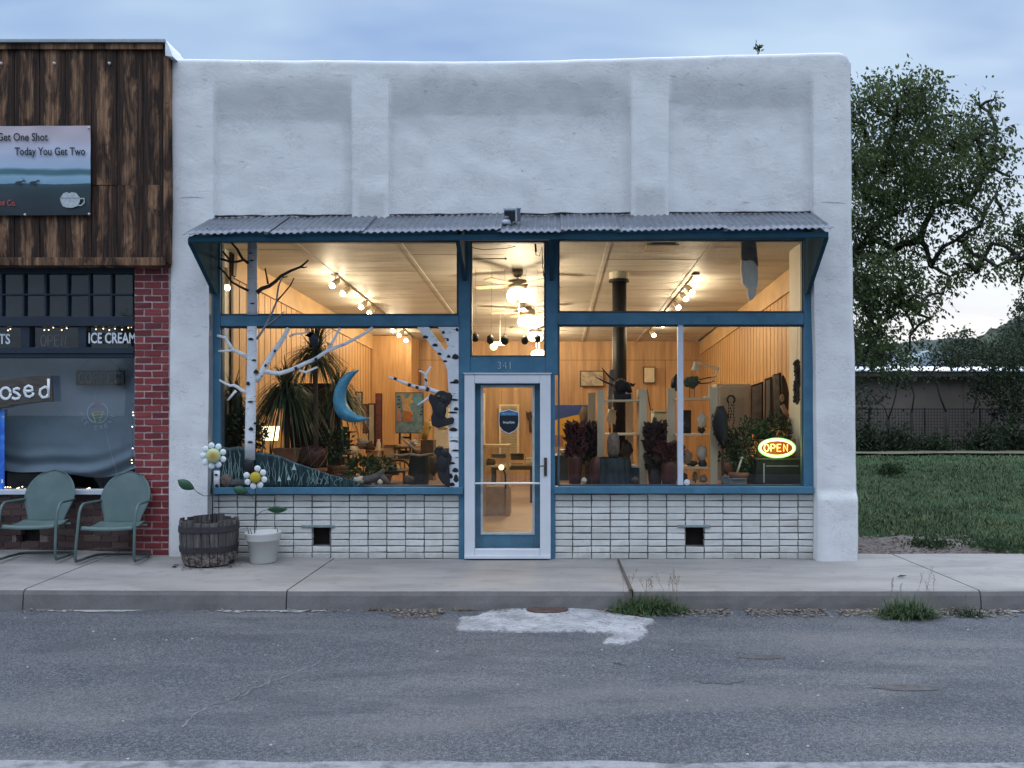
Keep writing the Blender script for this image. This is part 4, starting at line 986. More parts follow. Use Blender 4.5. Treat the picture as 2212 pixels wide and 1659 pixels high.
def wallstrip(name, xf, sgn):
    m = MB(); n = 10; ys_ = [.86 + (YB1 - .86) * i / n for i in range(n + 1)]
    for a, b in zip(ys_, ys_[1:]): m.quad((xf(a), a, 0), (xf(b), b, 0), (xf(b), b, ZC(b)), (xf(a), a, ZC(a)))
    o = m.build(name, PLY, shop)
    m = MB(); 
    for i in range(38):
        y = .95 + i * .2032
        if y < YB1: m.box(xf(y) - .004, xf(y) + .004, y, y + .006, 0, ZC(y) - .30)
    m.build('groove', GROOVE, o)
    m = MB()                                                    # frieze board under the ceiling
    for a, b in zip(ys_, ys_[1:]):
        i = m.add([(xf(y) - sgn * d, y, z) for y in (a, b) for d, z in ((0.001, ZC(y) - .30), (.03, ZC(y) - .30), (.03, ZC(y) - .002), (.001, ZC(y) - .002))])
        m.face((i, i + 1, i + 5, i + 4)); m.face((i + 1, i + 2, i + 6, i + 5))
    m.build('frieze_board', M('frieze_ply', (.50, .32, .15), .5, .15, 4, .1, 40), o)
    return o
wallstrip('side_wall', XLw, -1); wallstrip('side_wall', XRw, 1)
CREAM = M('cream_wall_paint', (.62, .58, .48), .6, .08, 3, .2, 30)
m = MB(); m.box(-4.06, -3.955, .08, .84, 0, 3.60); m.build('window_return', CREAM, shop); 
m = MB(); m.box(2.88, 3.22, .08, .84, 0, 3.60); m.build('window_return', CREAM, shop)
m = MB(); m.box(-3.97, -3.93, .843, .90, 0, 3.58); m.build('corner_strip', M('dark_wood', (.05, .03, .018), .6, .3, 10), shop)
m = MB(); m.quad((-4.0, YB1, 0), (3.4, YB1, 0), (3.4, YB1, ZC(YB1)), (-4.0, YB1, ZC(YB1))); bw_ = m.build('back_wall', M('back_ply', (.40, .23, .11), .5, .25, 1.4, .1, 40, stretch=(6, 6, .5), col2=(.56, .35, .18)), shop)
m = MB()
for i in range(7): m.box(-3.6 + i * 1.22, -3.592 + i * 1.22, YB1 - .006, YB1 - .001, 0, 2.8)
m.box(-4, 3.4, YB1 - .007, YB1 - .001, 2.80, 2.81); m.build('groove', GROOVE, bw_)
# boxed chase in the far corner
m = MB(); m.box(-3.84, -3.0, 7.7, 8.6, 0, ZC(8)); m.build('boxed_chase', PLY, shop)
# ---- ceiling vent and trim by the front glass
m = MB(); yv = .62; m.box(X(1935, yv), X(2030, yv), .42, .80, ZC(.6) - .03, ZC(.6) - .012); m.build('ceiling_hatch', M('hatch_tan', (.36, .29, .2), .6), shop)

# ---- lamps
WARM = (1.0, .79, .54)
def lamp(name, loc, watts, r=.06, par=None, col=WARM):
    ld = bpy.data.lights.new(name, 'POINT'); ld.energy = watts; ld.shadow_soft_size = r; ld.color = col
    lo = bpy.data.objects.new(name, ld); COL.objects.link(lo); lo.location = loc
    if par: lo.parent = par; lo.location = Vector(loc) - parent_loc(par)
    return lo
GLOBE = EM('lamp_globe', (1, .80, .50), 6, (.8, .75, .65)); SPOTB = EM('spot_bulb', (1, .83, .55), 22)
FANM = M('fan_metal', (.34, .29, .22), .4, .1, 6, metal=.4); BLADE = M('fan_blade', (.62, .50, .33), .5, .15, 8, stretch=(1, 1, 1))
def fan(px, py, Yd, label, spin=0.0, drop=None):
    y = Yd + CY; c = W(px, py, y); zc = ZC(y)
    t = thing('ceiling_fan', label, 'ceiling fan', (c.x, y, zc), 'lit ceiling fans in a row')
    m = MB(); m.lathe([(.035, zc - .09), (.07, zc - .05), (.075, zc + .01)], (c.x, y, 0), 16); m.build('canopy', FANM, t, smooth=True)
    hub = c.z + .17
    m = MB(); m.tube([(c.x, y, zc - .05), (c.x, y, hub + .03)], .012, 8); m.build('down_rod', FANM, t)
    m = MB(); m.lathe([(.06, hub - .08), (.13, hub - .05), (.14, hub), (.12, hub + .04), (.03, hub + .06)], (c.x, y, 0), 20); m.build('motor', FANM, t, smooth=True)
    for q in range(5):
        a = spin + q * 2 * math.pi / 5; d = Vector((math.cos(a), math.sin(a), 0)); s_ = Vector((-d.y, d.x, .18)); m = MB()
        p0 = Vector((c.x, y, hub - .03)) + d * .15; p1 = Vector((c.x, y, hub - .03)) + d * .62
        i = m.add([p0 - s_ * .05, p0 + s_ * .05, p1 + s_ * .065, p1 - s_ * .065]); m.face((i, i + 1, i + 2, i + 3)); j = m.add([v_ + Vector((0, 0, .008)) for v_ in m.v[:4]]); m.face((j + 3, j + 2, j + 1, j))
        for q2 in range(4): m.face((i + q2, j + q2, j + (q2 + 1) % 4, i + (q2 + 1) % 4))
        m.build('blade', BLADE, t)
    for q in range(4):
        a = spin + .5 + q * math.pi / 2; g = c + Vector((math.cos(a) * .105, math.sin(a) * .105, .0)); m = MB()
        m.lathe([(.02, .085), (.05, .06), (.072, .01), (.07, -.03), (.045, -.062), (.01, -.07)][::-1], g, 14); m.build('globe', GLOBE, t, smooth=True)
    m = MB(); m.tube([(c.x + .02, y - .02, hub - .08), (c.x + .02, y - .02, c.z - .28)], .003, 4); m.build('pull_chain', FANM, t)
    lamp('fan_light', (c.x, y, c.z - .16), 104, .12, t)
fan(1553, 888, 10.4, 'ceiling fan with glowing globes nearest the shop door, hanging on a down rod', .3)
fan(1582, 965, 13.1, 'ceiling fan with glowing globes second from the shop door', .8)
fan(1606, 1012, 15.6, 'ceiling fan with glowing globes deepest in the shop, behind the dark hanging lamps', .1)
pl = thing('back_lamp', 'glowing globe lamp standing low at the back of shop, just above the blue door header', 'lamp', W(1617, 1085, 7.2))
m = MB(); m.ball(W(1617, 1062, 7.2), (.17, .17, .09), 14, 8); m.build('globe', GLOBE, pl, smooth=True); m = MB(); m.tube([W(1617, 1060, 7.2), Vector((X(1617, 7.2), 7.2, ZC(7.2)))], .01, 6); m.build('rod', FANM, pl)
def track(xt, y0, y1, heads, label):
    t = thing('track_light', label, 'track light', (xt, (y0 + y1) / 2, ZC(y0)), 'spotlight tracks on the shop ceiling')
    m = MB(); n = 8
    for i in range(n):
        a, b = y0 + (y1 - y0) * i / n, y0 + (y1 - y0) * (i + 1) / n
        m.prism_yz([(a, ZC(a) - .004), (a, ZC(a) - .035), (b, ZC(b) - .035), (b, ZC(b) - .004)], xt - .018, xt + .018)
    m.build('track_rail', M('rail_bronze', (.25, .19, .12), .4, metal=.3), t)
    m = MB(); m.lathe([(.05, -.03), (.06, 0)], (xt, y0, ZC(y0)), 12); m.build('feed_box', M('feed_dark', (.12, .1, .08), .5), t)
    sg = -1 if xt < 0 else 1
    for i, y in enumerate(heads):
        b = Vector((xt, y, ZC(y) - .13)); d = Vector((sg * .45, -.5, -.65)).normalized()
        m = MB(); m.tube([Vector((xt, y, ZC(y) - .03)), b - d * .06], .008, 6); m.tube([b - d * .09, b - d * .05, b + d * .03, b + d * .045], [.02, .04, .05, .052], 12); h = m.build('spot_head', M('spot_head', (.45, .38, .28), .4, metal=.3), t, smooth=True)
        m = MB(); m.ball(b + d * .055, .042, 10, 6); m.build('bulb', SPOTB, h, smooth=True)
        lamp('spot_light', b + d * .13, 14, .05, t)
track(-3.0, 2.0, 8.0, [2.02, 2.55, 3.6, 4.15, 6.0, 6.6, 7.3], 'spotlight track over the birch window display with glowing bulbs')
track(1.95, 2.0, 7.2, [2.45, 2.95, 3.65, 5.4, 6.6], 'spotlight track with glowing bulbs between stove pipe and plywood side wall')
t = thing('corner_spot', 'small lit spotlight on the cream wall beside the top of the birch trunk', 'spotlight', W(681, 866, .6))
m = MB(); m.tube([W(676, 806, .7), W(681, 858, .6)], [.03, .035], 10); m.build('spot_head', M('spot_head', (.45, .38, .28)), t); m = MB(); m.ball(W(682, 864, .6), .032, 10, 6); m.build('bulb', SPOTB, t, smooth=True)
m = MB(); m.pprism([(690, 765), (704, 760), (700, 826), (694, 830)], .86, .95); m.build('bracket', M('dark_wood', (.05, .03, .018)), t)
# five dark hanging lamps in the transom light
for i, (px, py, r, lab) in enumerate(((1426, 1012, 11, 'dark rounded lamp hanging on a cord at window end of the row of five'), (1471, 1018, 11.5, 'dark ribbed lamp hanging second in the row of five, above a glowing bulb'), (1514, 1020, 12, 'dark boxy lamp hanging in the middle of the row of five'), (1574, 1020, 11, 'dark grey barrel lamp hanging just in front of the glowing third fan'), (1613, 1016, 9.5, 'small dark lamp with one bright side hanging at the fan end of the row'))):
    y = 1.75; c = W(px, py, y); rr = S(r, y)
    t = thing('hanging_lamp', lab, 'hanging lamp', (c.x, y, c.z - rr * 1.3), 'dark lamps hanging in a row behind the door light')
    m = MB(); m.lathe([(.3 * rr, -1.25 * rr), (.8 * rr, -.9 * rr), (rr, -.3 * rr), (rr * (.95 if i % 2 else 1.02), .4 * rr), (.75 * rr, .9 * rr), (.3 * rr, 1.1 * rr), (.12 * rr, 1.5 * rr)], c, 12, .03); m.build('lamp_body', M('lamp_black', (.02, .016, .013), .5), t, smooth=(i != 2))
    m = MB(); m.tube([c + Vector((0, 0, rr * 1.2)), c + Vector((.01, 0, rr * 2.6)), Vector((c.x + (.02 if i % 2 else 0), y, ZC(y)))], .0018, 5); m.build('cord', M('cord_dark', (.03, .03, .03)), t)
t = thing('tube_lamp', 'short glowing tube lamp with round bulb beneath the second hanging lamp', 'lamp', W(1492, 1045, 5))
m = MB(); m.tube([W(1481, 1031, 5), W(1514, 1031, 5)], .035, 10); m.ball(W(1481, 1040, 5), .065, 12, 8); m.build('tube', EM('tube_glow', (1, .8, .4), 4), t, smooth=True)
m = MB(); m.tube([W(1500, 1030, 5), Vector((X(1500, 5), 5, ZC(5)))], .008, 6); m.build('rod', FANM, t)
# ceiling wires over the door
t = thing('ceiling_wire', 'dark wire and curtain rod strung under the shop ceiling above the door', 'wire', W(1450, 760, .7))
m = MB(); m.tube([(X(1412, .6), .6, Z(742, .6)), (X(1450, .6), .6, Z(749, .6)), (X(1520, .6), .6, Z(745, .6)), (X(1600, .6), .6, Z(726, .6))], .004, 5); m.build('wire', M('cord_dark', (.03, .03, .03)), t)
m = MB(); m.tube(flist([(1400, 777), (1515, 776)], .7), .006, 6); m.ball(W(1517, 776, .7), .014, 8, 6); m.build('rod', M('cord_dark', (.03, .03, .03)), t)
m = MB(); m.tube(flist([(1607, 735), (1608, 765), (1618, 768), (1626, 740), (1627, 780), (1631, 830)], .5), .005, 5); m.tube(flist([(1606, 728), (1608, 756)], .5), .012, 8); m.build('plug', M('cord_dark', (.03, .03, .03)), t)
# ------------------------------------------------------------------ metal cut-outs fixed to the outside of the glass
k = NT('birch_bark'); v = k.pos()
c = k.ramp(k.noise(v, 6, 5, .6), [(.3, (.60, .62, .66)), (.7, (.78, .79, .82))])
st = k.noise(k.pos((9, 9, 62)), 1.0, 4, .62, .5); mk = k.noise(k.pos((3, 3, 7)), 1.6, 3, .6)
c = k.mix(k.math('MULTIPLY', k.ramp(st, [(.60, 0.0), (.66, 1.0)]), k.ramp(mk, [(.42, 0.0), (.6, 1.0)])), c, (.03, .03, .035))
c = k.mix(k.ramp(k.noise(k.pos((14, 14, 30)), 1.0, 5, .7), [(.55, 0.0), (.75, .45)]), c, (.33, .34, .37))
k.pbsdf(c, .6, 0, .3, k.bump(st, .3, .006)); BARK = k.m
BLACK = M('black_iron', (.014, .014, .017), .6, .25, 14, .3, 60)
BARK_SHADED = M('shaded_branch', (.03, .026, .025), .7, .3, 14, .4, 60)  # upper branches: backlit shade under the awning painted into the bark colour
YG = -.012
bt = thing('birch_tree_sculpture', 'metal birch tree with white bark and bare branches fixed to the show window', 'sculpture', W(752, 1460, YG))
m = MB(); m.tube(flist([(758, 716), (757, 800), (757, 880), (757, 945)], .0), [S(15), S(15), S(15.5), S(16)], 14, .35); m.build('trunk', BARK, bt, smooth=True)
TR = [(756, 979), (757, 1050), (756, 1110), (753, 1180), (752, 1250), (750, 1320), (750, 1380)]
m = MB(); m.tube(flist(TR, -.045), [S(14.5), S(15), S(15.5), S(15), S(16), S(15.5), S(15.5)], 14, .4); m.build('trunk', BARK, bt, smooth=True)
def limb(pts, w0, w1, mat=BARK, y=-.045, par=bt, name='branch', flat=.5):
    m = MB(); m.tube([W(a, b, y) for a, b in pts], [S(w0) + (S(w1) - S(w0)) * i / (len(pts) - 1) for i in range(len(pts))], 8, flat); return m.build(name, mat, par, smooth=True)
for pts, w0, w1 in (([(745, 790), (727, 776), (711, 747), (695, 729), (684, 719)], 4.5, 2.6), ([(731, 780), (708, 786), (690, 785), (662, 776)], 3.8, 3), ([(692, 783), (668, 754)], 3.6, 2.6),
                    ([(745, 872), (720, 860), (695, 846), (676, 820), (652, 797), (629, 784)], 3.8, 2.2), ([(804, 852), (800, 830), (795, 804)], 3.4, 2), ([(902, 801), (912, 803), (921, 800)], 2.6, 1.5), ([(843, 829), (853, 832), (863, 830)], 2.5, 1.4)):
    limb(pts, w0, w1, BARK_SHADED)
limb([(771, 878), (785, 866), (808, 858), (826, 845), (843, 828), (873, 812), (901, 801), (915, 790), (925, 780)], 7, 2.2, BARK_SHADED)
limb([(770, 1017), (785, 996), (800, 970), (817, 936), (830, 904), (832, 880), (836, 858), (842, 842), (848, 834)], 4, 2.0, M('pale_twig', (.25, .25, .27), .6, .3, 14), -.05)
limb([(830, 904), (848, 884), (870, 858), (877, 845), (882, 834)], 2.6, 1.5, BARK_SHADED, -.05); limb([(802, 975), (826, 958), (853, 934)], 3, 1.5, M('pale_twig', (.25, .25, .27)), -.052)
for pts, w0, w1 in (([(745, 1074), (722, 1060), (698, 1048), (686, 1030), (676, 1013), (664, 1010), (651, 1007)], 6.5, 4.2), ([(700, 1050), (680, 1053), (655, 1053)], 4, 3), ([(679, 1016), (679, 1000), (676, 984)], 3, 2.6),
                    ([(768, 1142), (782, 1125), (796, 1097), (810, 1072), (825, 1050), (838, 1032), (852, 1010), (866, 984)], 9.5, 6.5), ([(794, 1112), (815, 1119), (840, 1120), (864, 1113), (886, 1104), (915, 1090), (946, 1077), (966, 1063), (984, 1051), (1010, 1041), (1037, 1031), (1068, 1015), (1098, 998), (1118, 982)], 7, 4),
                    ([(983, 1052), (1000, 1022), (1020, 984)], 4.5, 3.5), ([(898, 1112), (918, 1117), (935, 1109), (952, 1101)], 4, 3), ([(742, 1178), (726, 1172), (714, 1162), (702, 1156), (690, 1157), (675, 1150), (658, 1140)], 6, 3), ([(708, 1172), (696, 1186), (683, 1202)], 4.5, 2.5), ([(868, 1010), (885, 1001), (905, 1001), (930, 992)], 3.5, 2)):
    limb(pts, w0, w1)
m = MB()                                                    # dark branch scars
def eye(px, py, w, h, y): m.pprism([(px - w, py + h * .1), (px - w * .6, py - h * .7), (px, py - h), (px + w * .7, py - h * .6), (px + w, py + h * .2), (px + w * .4, py + h * .55), (px - w * .4, py + h * .5)], y - .004, y)
for px, py, w_, h_ in ((752, 1018, 9, 5), (762, 1081, 8, 4), (768, 1117, 8, 9), (744, 1152, 6, 8), (751, 1206, 9, 4), (766, 1271, 6, 5), (753, 1288, 8, 7), (750, 1327, 9, 4), (755, 782, 7, 3), (752, 760, 6, 2), (757, 911, 8, 3)): eye(px, py, w_, h_, -.024 if py < 960 else -.071)
for pts in (flist([(822, 1052), (827, 1054)], -.062), flist([(794, 1095), (799, 1098)], -.066), flist([(946, 1074), (950, 1083)], -.06), flist([(886, 1101), (890, 1110)], -.06)): m.tube(pts, .016, 8, .4)
m.build('bark_scar', BLACK, bt)
m = MB(); m.ball(W(749, 1398, -.05), (S(18), .03, S(22)), 14, 10, .25, 3); m.build('root_knot', BLACK, bt, smooth=True)
rv = thing('raven_sculpture', 'blue-black metal raven perched on the long birch branch', 'sculpture', W(938, 1045, -.06))
m = MB(); m.tube(flist([(921, 1008), (930, 1003), (938, 1008), (944, 1022), (946, 1036), (943, 1045)], -.065), [.012, .03, .045, .05, .038, .012], 12, .5); m.build('body', M('raven_blue', (.006, .009, .022), .5), rv, smooth=True)
m = MB(); m.pprism([(926, 1000), (914, 1006), (925, 1010), (935, 1012), (941, 996), (944, 1012), (936, 1016)], -.085, -.06); m.build('head_and_wing', M('raven_blue', (.006, .009, .022)), rv)
# crescent moon
k = NT('moon_blue'); v = k.pos(); c = k.ramp(k.noise(v, 9, 5, .65), [(.3, (.035, .15, .23)), (.6, (.065, .25, .36)), (.8, (.15, .27, .27))]); k.pbsdf(c, .45, .2, .5, k.bump(k.noise(v, 18, 4), .5, .012)); 
mo = thing('crescent_moon', 'blue metal crescent moon hanging in the show window before the spiky plant', 'sculpture', W(1035, 1262, -.03))
OU = [(1077, 1111), (1060, 1113), (1042, 1119), (1019, 1139), (1004, 1170), (1000, 1200), (1004, 1228), (1014, 1246), (1032, 1261), (1052, 1266), (1072, 1266), (1092, 1262), (1109, 1255)]
IN = [(1077, 1111), (1066, 1122), (1056, 1134), (1046, 1150), (1040, 1166), (1037, 1184), (1038, 1200), (1041, 1214), (1048, 1226), (1060, 1238), (1074, 1247), (1092, 1252), (1109, 1255)]
m = MB(); rows = []
for (a, b) in zip(OU, IN):
    row = []
    for j in range(9):
        t = j / 8; px = a[0] + (b[0] - a[0]) * t; py = a[1] + (b[1] - a[1]) * t; wd = math.hypot(a[0] - b[0], a[1] - b[1]) * .0037
        row.append(m.add([W(px, py, -.02) + Vector((0, -.42 * wd * math.sin(math.pi * t) , 0))]))
    rows.append(row)
for r0, r1 in zip(rows, rows[1:]):
    for j in range(8): m.face((r0[j], r0[j + 1], r1[j + 1], r1[j]))
ob = m.build('moon_shell', k.m, mo, smooth=True); so_ = ob.modifiers.new('thick', 'SOLIDIFY'); so_.thickness = .006
m = MB(); m.tube([W(1077, 1112, -.02), W(1079, 1050, -.02), W(1080, 980, -.02)], .0012, 4); m.build('hanging_wire', M('wire_grey', (.3, .3, .3), .4), mo)
# painted metal hill of grasses
k = NT('hill_teal'); v = k.pos(); s1 = k.noise(k.pos((26, 26, 2.0)), 1.0, 5, .65, 2.0)
c = k.ramp(s1, [(.4, (.008, .022, .026)), (.55, (.02, .05, .055)), (.70, (.06, .13, .13)), (.8, (.15, .24, .22))]); k.pbsdf(c, .4, .25, .5, k.bump(s1, .7, .015)); HILL = k.m
hl = thing('grass_hill_panel', 'dark teal metal hill panel with wavy grass blades along the window bottom', 'panel', W(880, 1462, -.02))
top = [(662, 1338), (690, 1343), (720, 1338), (742, 1344), (766, 1354), (800, 1358), (840, 1366), (880, 1383), (915, 1396), (945, 1406), (985, 1421), (1020, 1430), (1060, 1440), (1090, 1450), (1118, 1459)]
m = MB(); g = {}; nx, nv = 150, 10
def tpy(px):
    for a, b in zip(top, top[1:]):
        if a[0] <= px <= b[0]: return a[1] + (b[1] - a[1]) * (px - a[0]) / (b[0] - a[0])
    return top[-1][1]
for i in range(nx + 1):
    px = 662 + (1118 - 662) * i / nx; tp = tpy(px) + 2.5 * nz(px, 0, 0, .35)
    for j in range(nv + 1):
        t = j / nv; g[i, j] = m.add([(X(px), -.018 - .018 * abs(nz(px, t * 2, 3, .11)) - .012 * nz(px, t * 4, 0, .3), Z(1462 + (tp - 1462) * t))])
for i in range(nx):
    for j in range(nv): m.face((g[i, j], g[i + 1, j], g[i + 1, j + 1], g[i, j + 1]))
ob = m.build('hill_sheet', HILL, hl, smooth=True); so_ = ob.modifiers.new('thick', 'SOLIDIFY'); so_.thickness = .004; so_.offset = 1
m = MB()
for i in range(70):
    px = random.uniform(668, 1085); tp = tpy(px); h = (1460 - tp) * random.uniform(.35, .9); b_ = random.uniform(1440, 1460); P = []
    if b_ - h < tp + 3: h = b_ - tp - 3
    if h < 6: continue
    for q in range(6): P.append((px + random.uniform(-2, 2) + 4 * math.sin(q * .8 + px), b_ - h * q / 5))
    m.tube(flist(P, -.047), [.0045, .004, .004, .0035, .003, .0015], 5, .5)
m.build('grass_blade', M('pale_teal', (.17, .27, .27), .5, .4, 20), hl, smooth=True)
m = MB(); 
for px, py, s_ in ((882, 1405, 1.0), (838, 1440, .8), (866, 1436, .8)): m.pprism([(px - 7 * s_, py + 5 * s_), (px - 3 * s_, py - 6 * s_), (px, py - 16 * s_), (px + 3 * s_, py - 6 * s_), (px + 7 * s_, py + 5 * s_)], -.056, -.052)
m.build('small_flower', M('pale_cyan', (.34, .45, .46), .5), hl)
st = thing('birch_stump', 'short white birch stump cut-out standing on the window sill beside rocks', 'sculpture', W(647, 1466, -.04))
m = MB(); m.tube(flist([(648, 1467), (649, 1440), (650, 1412)], -.05), [S(12), S(11), S(10)], 12, .6); m.build('stump', BARK, st, smooth=True); m = MB(); eye(650, 1459, 6, 7, -.078); eye(648, 1425, 6, 4, -.076); m.build('bark_scar', BLACK, st)
rk = MB(); rk.ball(W(680, 1442, -.05), (.07, .03, .075), 12, 8, .5, 4); rk.build('rock', M('brown_rock', (.13, .10, .085), .9, .4, 20, .6, 40), smooth=True, label='brown rock cut-out beside the birch stump at the window corner', cat='rock')
rk = MB(); rk.ball(W(712, 1450, -.045), (.10, .03, .045), 12, 8, .5, 9); rk.build('rock', M('grey_rock', (.06, .065, .07), .9, .4, 20, .6, 40), smooth=True, label='low dark grey rock between brown rock and the big birch trunk', cat='rock')
# right-hand half birch with two climbing bears
b2 = thing('half_birch_sculpture', 'half birch trunk cut-out against the blue post beside the shop door', 'sculpture', W(1362, 1462, -.02))
P = [(1250, 980), (1286, 980), (1302, 1006), (1320, 1030), (1333, 1050), (1343, 1042), (1334, 1016), (1313, 980), (1376, 980), (1376, 1463), (1346, 1463), (1345, 1400), (1347, 1340), (1345, 1290), (1349, 1225), (1345, 1165), (1341, 1110), (1330, 1083), (1313, 1062), (1297, 1042), (1272, 1010)]
m = MB(); m.pprism(P, -.035, .0); m.build('trunk', BARK, b2, bevel=.008)
for pts, w0, w1 in (([(1346, 1188), (1328, 1183), (1305, 1174), (1282, 1166), (1255, 1162), (1230, 1155), (1200, 1143), (1166, 1130)], 8, 3.5), ([(1278, 1164), (1279, 1146), (1277, 1124), (1285, 1112), (1293, 1098)], 5.5, 2.6), ([(1277, 1124), (1268, 1117), (1257, 1112)], 3.6, 2.2), ([(1290, 1190), (1272, 1203), (1253, 1215)], 4.5, 2.5)):
    limb(pts, w0, w1, BARK, -.03, b2)
m = MB()
for px, py, w_, h_ in ((1276, 1012, 9, 6), (1305, 1036, 9, 6), (1318, 1062, 7, 5), (1346, 1070, 6, 6), (1366, 1072, 11, 11), (1335, 1084, 7, 4), (1368, 1146, 9, 9), (1358, 1148, 10, 4), (1364, 1200, 12, 4), (1358, 1238, 16, 4), (1368, 1228, 8, 7), (1360, 1290, 13, 8), (1362, 1323, 14, 3), (1366, 1352, 12, 4), (1357, 1390, 9, 4), (1366, 1412, 10, 9), (1352, 1430, 7, 10), (1368, 1438, 8, 16), (1356, 1454, 9, 7), (1330, 998, 5, 6), (1343, 1020, 4, 6), (1371, 990, 5, 7)): eye(px, py, w_, h_, -.036)
for pts in ([(1187, 1132), (1184, 1140)], [(1229, 1150), (1227, 1160)], [(1252, 1158), (1250, 1167)], [(1285, 1162), (1280, 1174)], [(1280, 1138), (1276, 1142)]): m.tube(flist(pts, -.048), .018, 8, .4)
m.build('bark_scar', BLACK, b2)
def bear(poly, label, snout):
    t = thing('bear_sculpture', label, 'bear sculpture', W(sum(a for a, b in poly) / len(poly), max(b for a, b in poly), -.05))
    m = MB(); m.pprism(poly, -.085, -.045); o = m.build('body', BLACK, t, bevel=.014, seg=3)
    m = MB(); m.ball(W(*snout, -.09), (.022, .014, .016), 10, 6); m.build('snout', M('bear_snout', (.10, .08, .06), .7), t, smooth=True)
    m = MB(); xs2 = [a for a, b in poly]; ys2 = [b for a, b in poly]; cx_, cy_ = sum(xs2) / len(xs2), sum(ys2) / len(ys2)
    m.ball(W(cx_ - 2, cy_ + 6, -.08), (S(17), .02, S(26)), 14, 10, .2, 2); m.ball(W(cx_ + 5, cy_ - 26, -.08), (S(12), .018, S(13)), 12, 8, .2, 5); m.build('muscle_relief', BLACK, t, smooth=True)
def z6(l): return [(1000 + a * .3134, 960 + b * .3134) for a, b in l]
bear(z6([(930, 700), (960, 722), (1000, 680), (1050, 675), (1085, 692), (1120, 695), (1140, 730), (1120, 790), (1070, 850), (1065, 900), (1075, 940), (1110, 935), (1140, 925), (1155, 950), (1150, 990), (1060, 1020), (1000, 1035), (940, 1010), (932, 930), (950, 880), (940, 830), (915, 780), (908, 735)]), 'black metal bear climbing high on the half birch, paws over the branch', (1316, 1189))
bear(z6([(985, 1215), (1000, 1222), (1020, 1200), (1045, 1215), (1062, 1240), (1070, 1265), (1110, 1275), (1132, 1310), (1128, 1345), (1108, 1400), (1112, 1500), (1115, 1598), (1090, 1600), (1040, 1560), (1005, 1510), (990, 1440), (992, 1350), (985, 1300), (958, 1262)]), 'black metal bear standing at the foot of the half birch', (1318, 1341))
# ------------------------------------------------------------------ display platforms behind the glass
PLAT = M('platform_wood', (.16, .10, .06), .7, .3, 6, .2, 40)
for a, b, lab in ((-3.94, -1.08, 'long wooden display platform behind the birch show window'), (.07, 2.87, 'long wooden display platform behind the show window with the neon sign')):
    t = thing('display_platform', lab, 'platform', ((a + b) / 2, .7, 0)); m = MB(); m.box(a, b, .12, 1.55, .70, .735); m.build('top_board', PLAT, t); m = MB(); m.box(a + .03, b - .03, .16, 1.5, .013, .698); m.build('plinth', PLAT, t)
PZ_ = .736
def onplat(px, y): return Vector((X(px, y), y, PZ_))
DKG = M('dark_leaf', (.034, .058, .023), .5, .4, 14, 0); MIDG = M('mid_leaf', (.045, .08, .03), .5, .4, 14, 0); TERR = M('terracotta', (.25, .10, .055), .8, .2, 12, .3, 50)
def spiky(px, py, y, n, L, label, base_py=1380, w=.03, seed=1, droopr=(.5, 1.3)):
    random.seed(seed); c = W(px, py, y); bz = PZ_
    t = thing('spiky_plant', label, 'plant', (c.x, y, bz))
    m = MB(); m.tube([(c.x, y, bz + .16), (c.x + .01, y, (bz + c.z) / 2), (c.x, y, c.z)], [.035, .03, .03], 8); m.build('stem', M('plant_stem', (.06, .045, .03), .9, .3, 30), t, smooth=True)
    m = MB()
    for i in range(n):
        a = random.uniform(0, 6.283); el = random.uniform(-.35, 1.35); d = Vector((math.cos(a) * math.cos(el), math.sin(a) * math.cos(el) * .7, math.sin(el)))
        m.blade(c + Vector((0, 0, random.uniform(-.1, .04))), d, L * random.uniform(.65, 1.05), w * random.uniform(.6, 1.1), random.uniform(*droopr) * (.35 if el > .9 else 1), 6)
    m.build('leaves', DKG, t)
    m = MB(); m.lathe([(.09, 0), (.13, .19), (.14, .2), (.14, .23), (.12, .23)], (c.x, y, bz), 18); m.build('pot', TERR, t, smooth=False)
    random.seed(11)
spiky(945, 1052, .55, 330, .52, 'tall spiky plant with bursting strap leaves behind the long birch branch', w=.026, seed=3)
spiky(860, 1165, .75, 330, .62, 'dense drooping strap-leaf plant just beside the birch trunk, over the lit lamp', w=.034, seed=5, droopr=(.8, 1.6))
spiky(1015, 1170, 1.0, 200, .5, 'strap-leaf plant half hidden behind the blue crescent moon', w=.034, seed=8, droopr=(.8, 1.5))
spiky(700, 1180, .8, 120, .4, 'small spiky plant in the window corner between birch trunk and blue post', w=.022, seed=9)
def cactus(px, py, y, r, label, arms=()):
    c = W(px, py, y); t = thing('potted_cactus', label, 'cactus', (c.x, y, PZ_)); m = MB(); n = 18; rings = []
    hs = [PZ_ + .12 + (c.z - PZ_ - .12) * q / 14 for q in range(15)]
    for q, z in enumerate(hs):
        k_ = r * (1 if q < 12 else math.sqrt(max(.02, 1 - ((q - 12) / 2.2) ** 2)))
        rings.append(m.add([(c.x + k_ * (1 + .10 * math.cos(9 * 2 * math.pi * i / n)) * math.cos(2 * math.pi * i / n), y + k_ * math.sin(2 * math.pi * i / n), z) for i in range(n)]))
    for a, b in zip(rings, rings[1:]):
        for i in range(n): m.face((a + i, a + (i + 1) % n, b + (i + 1) % n, b + i))
    m.face([rings[-1] + i for i in range(n)]); m.build('stem', M('cactus_green', (.02, .032, .018), .45, .3, 20), t, smooth=True)
    m = MB(); m.lathe([(.07, 0), (.10, .15), (.1, .17), (.08, .17)], (c.x, y, PZ_), 16); m.build('pot', TERR, t)
cactus(668, 1182, .35, .045, 'tall smooth dark cactus right beside the blue window post'); cactus(712, 1150, .6, .055, 'thick dark cactus just beside the birch trunk below the low branch')
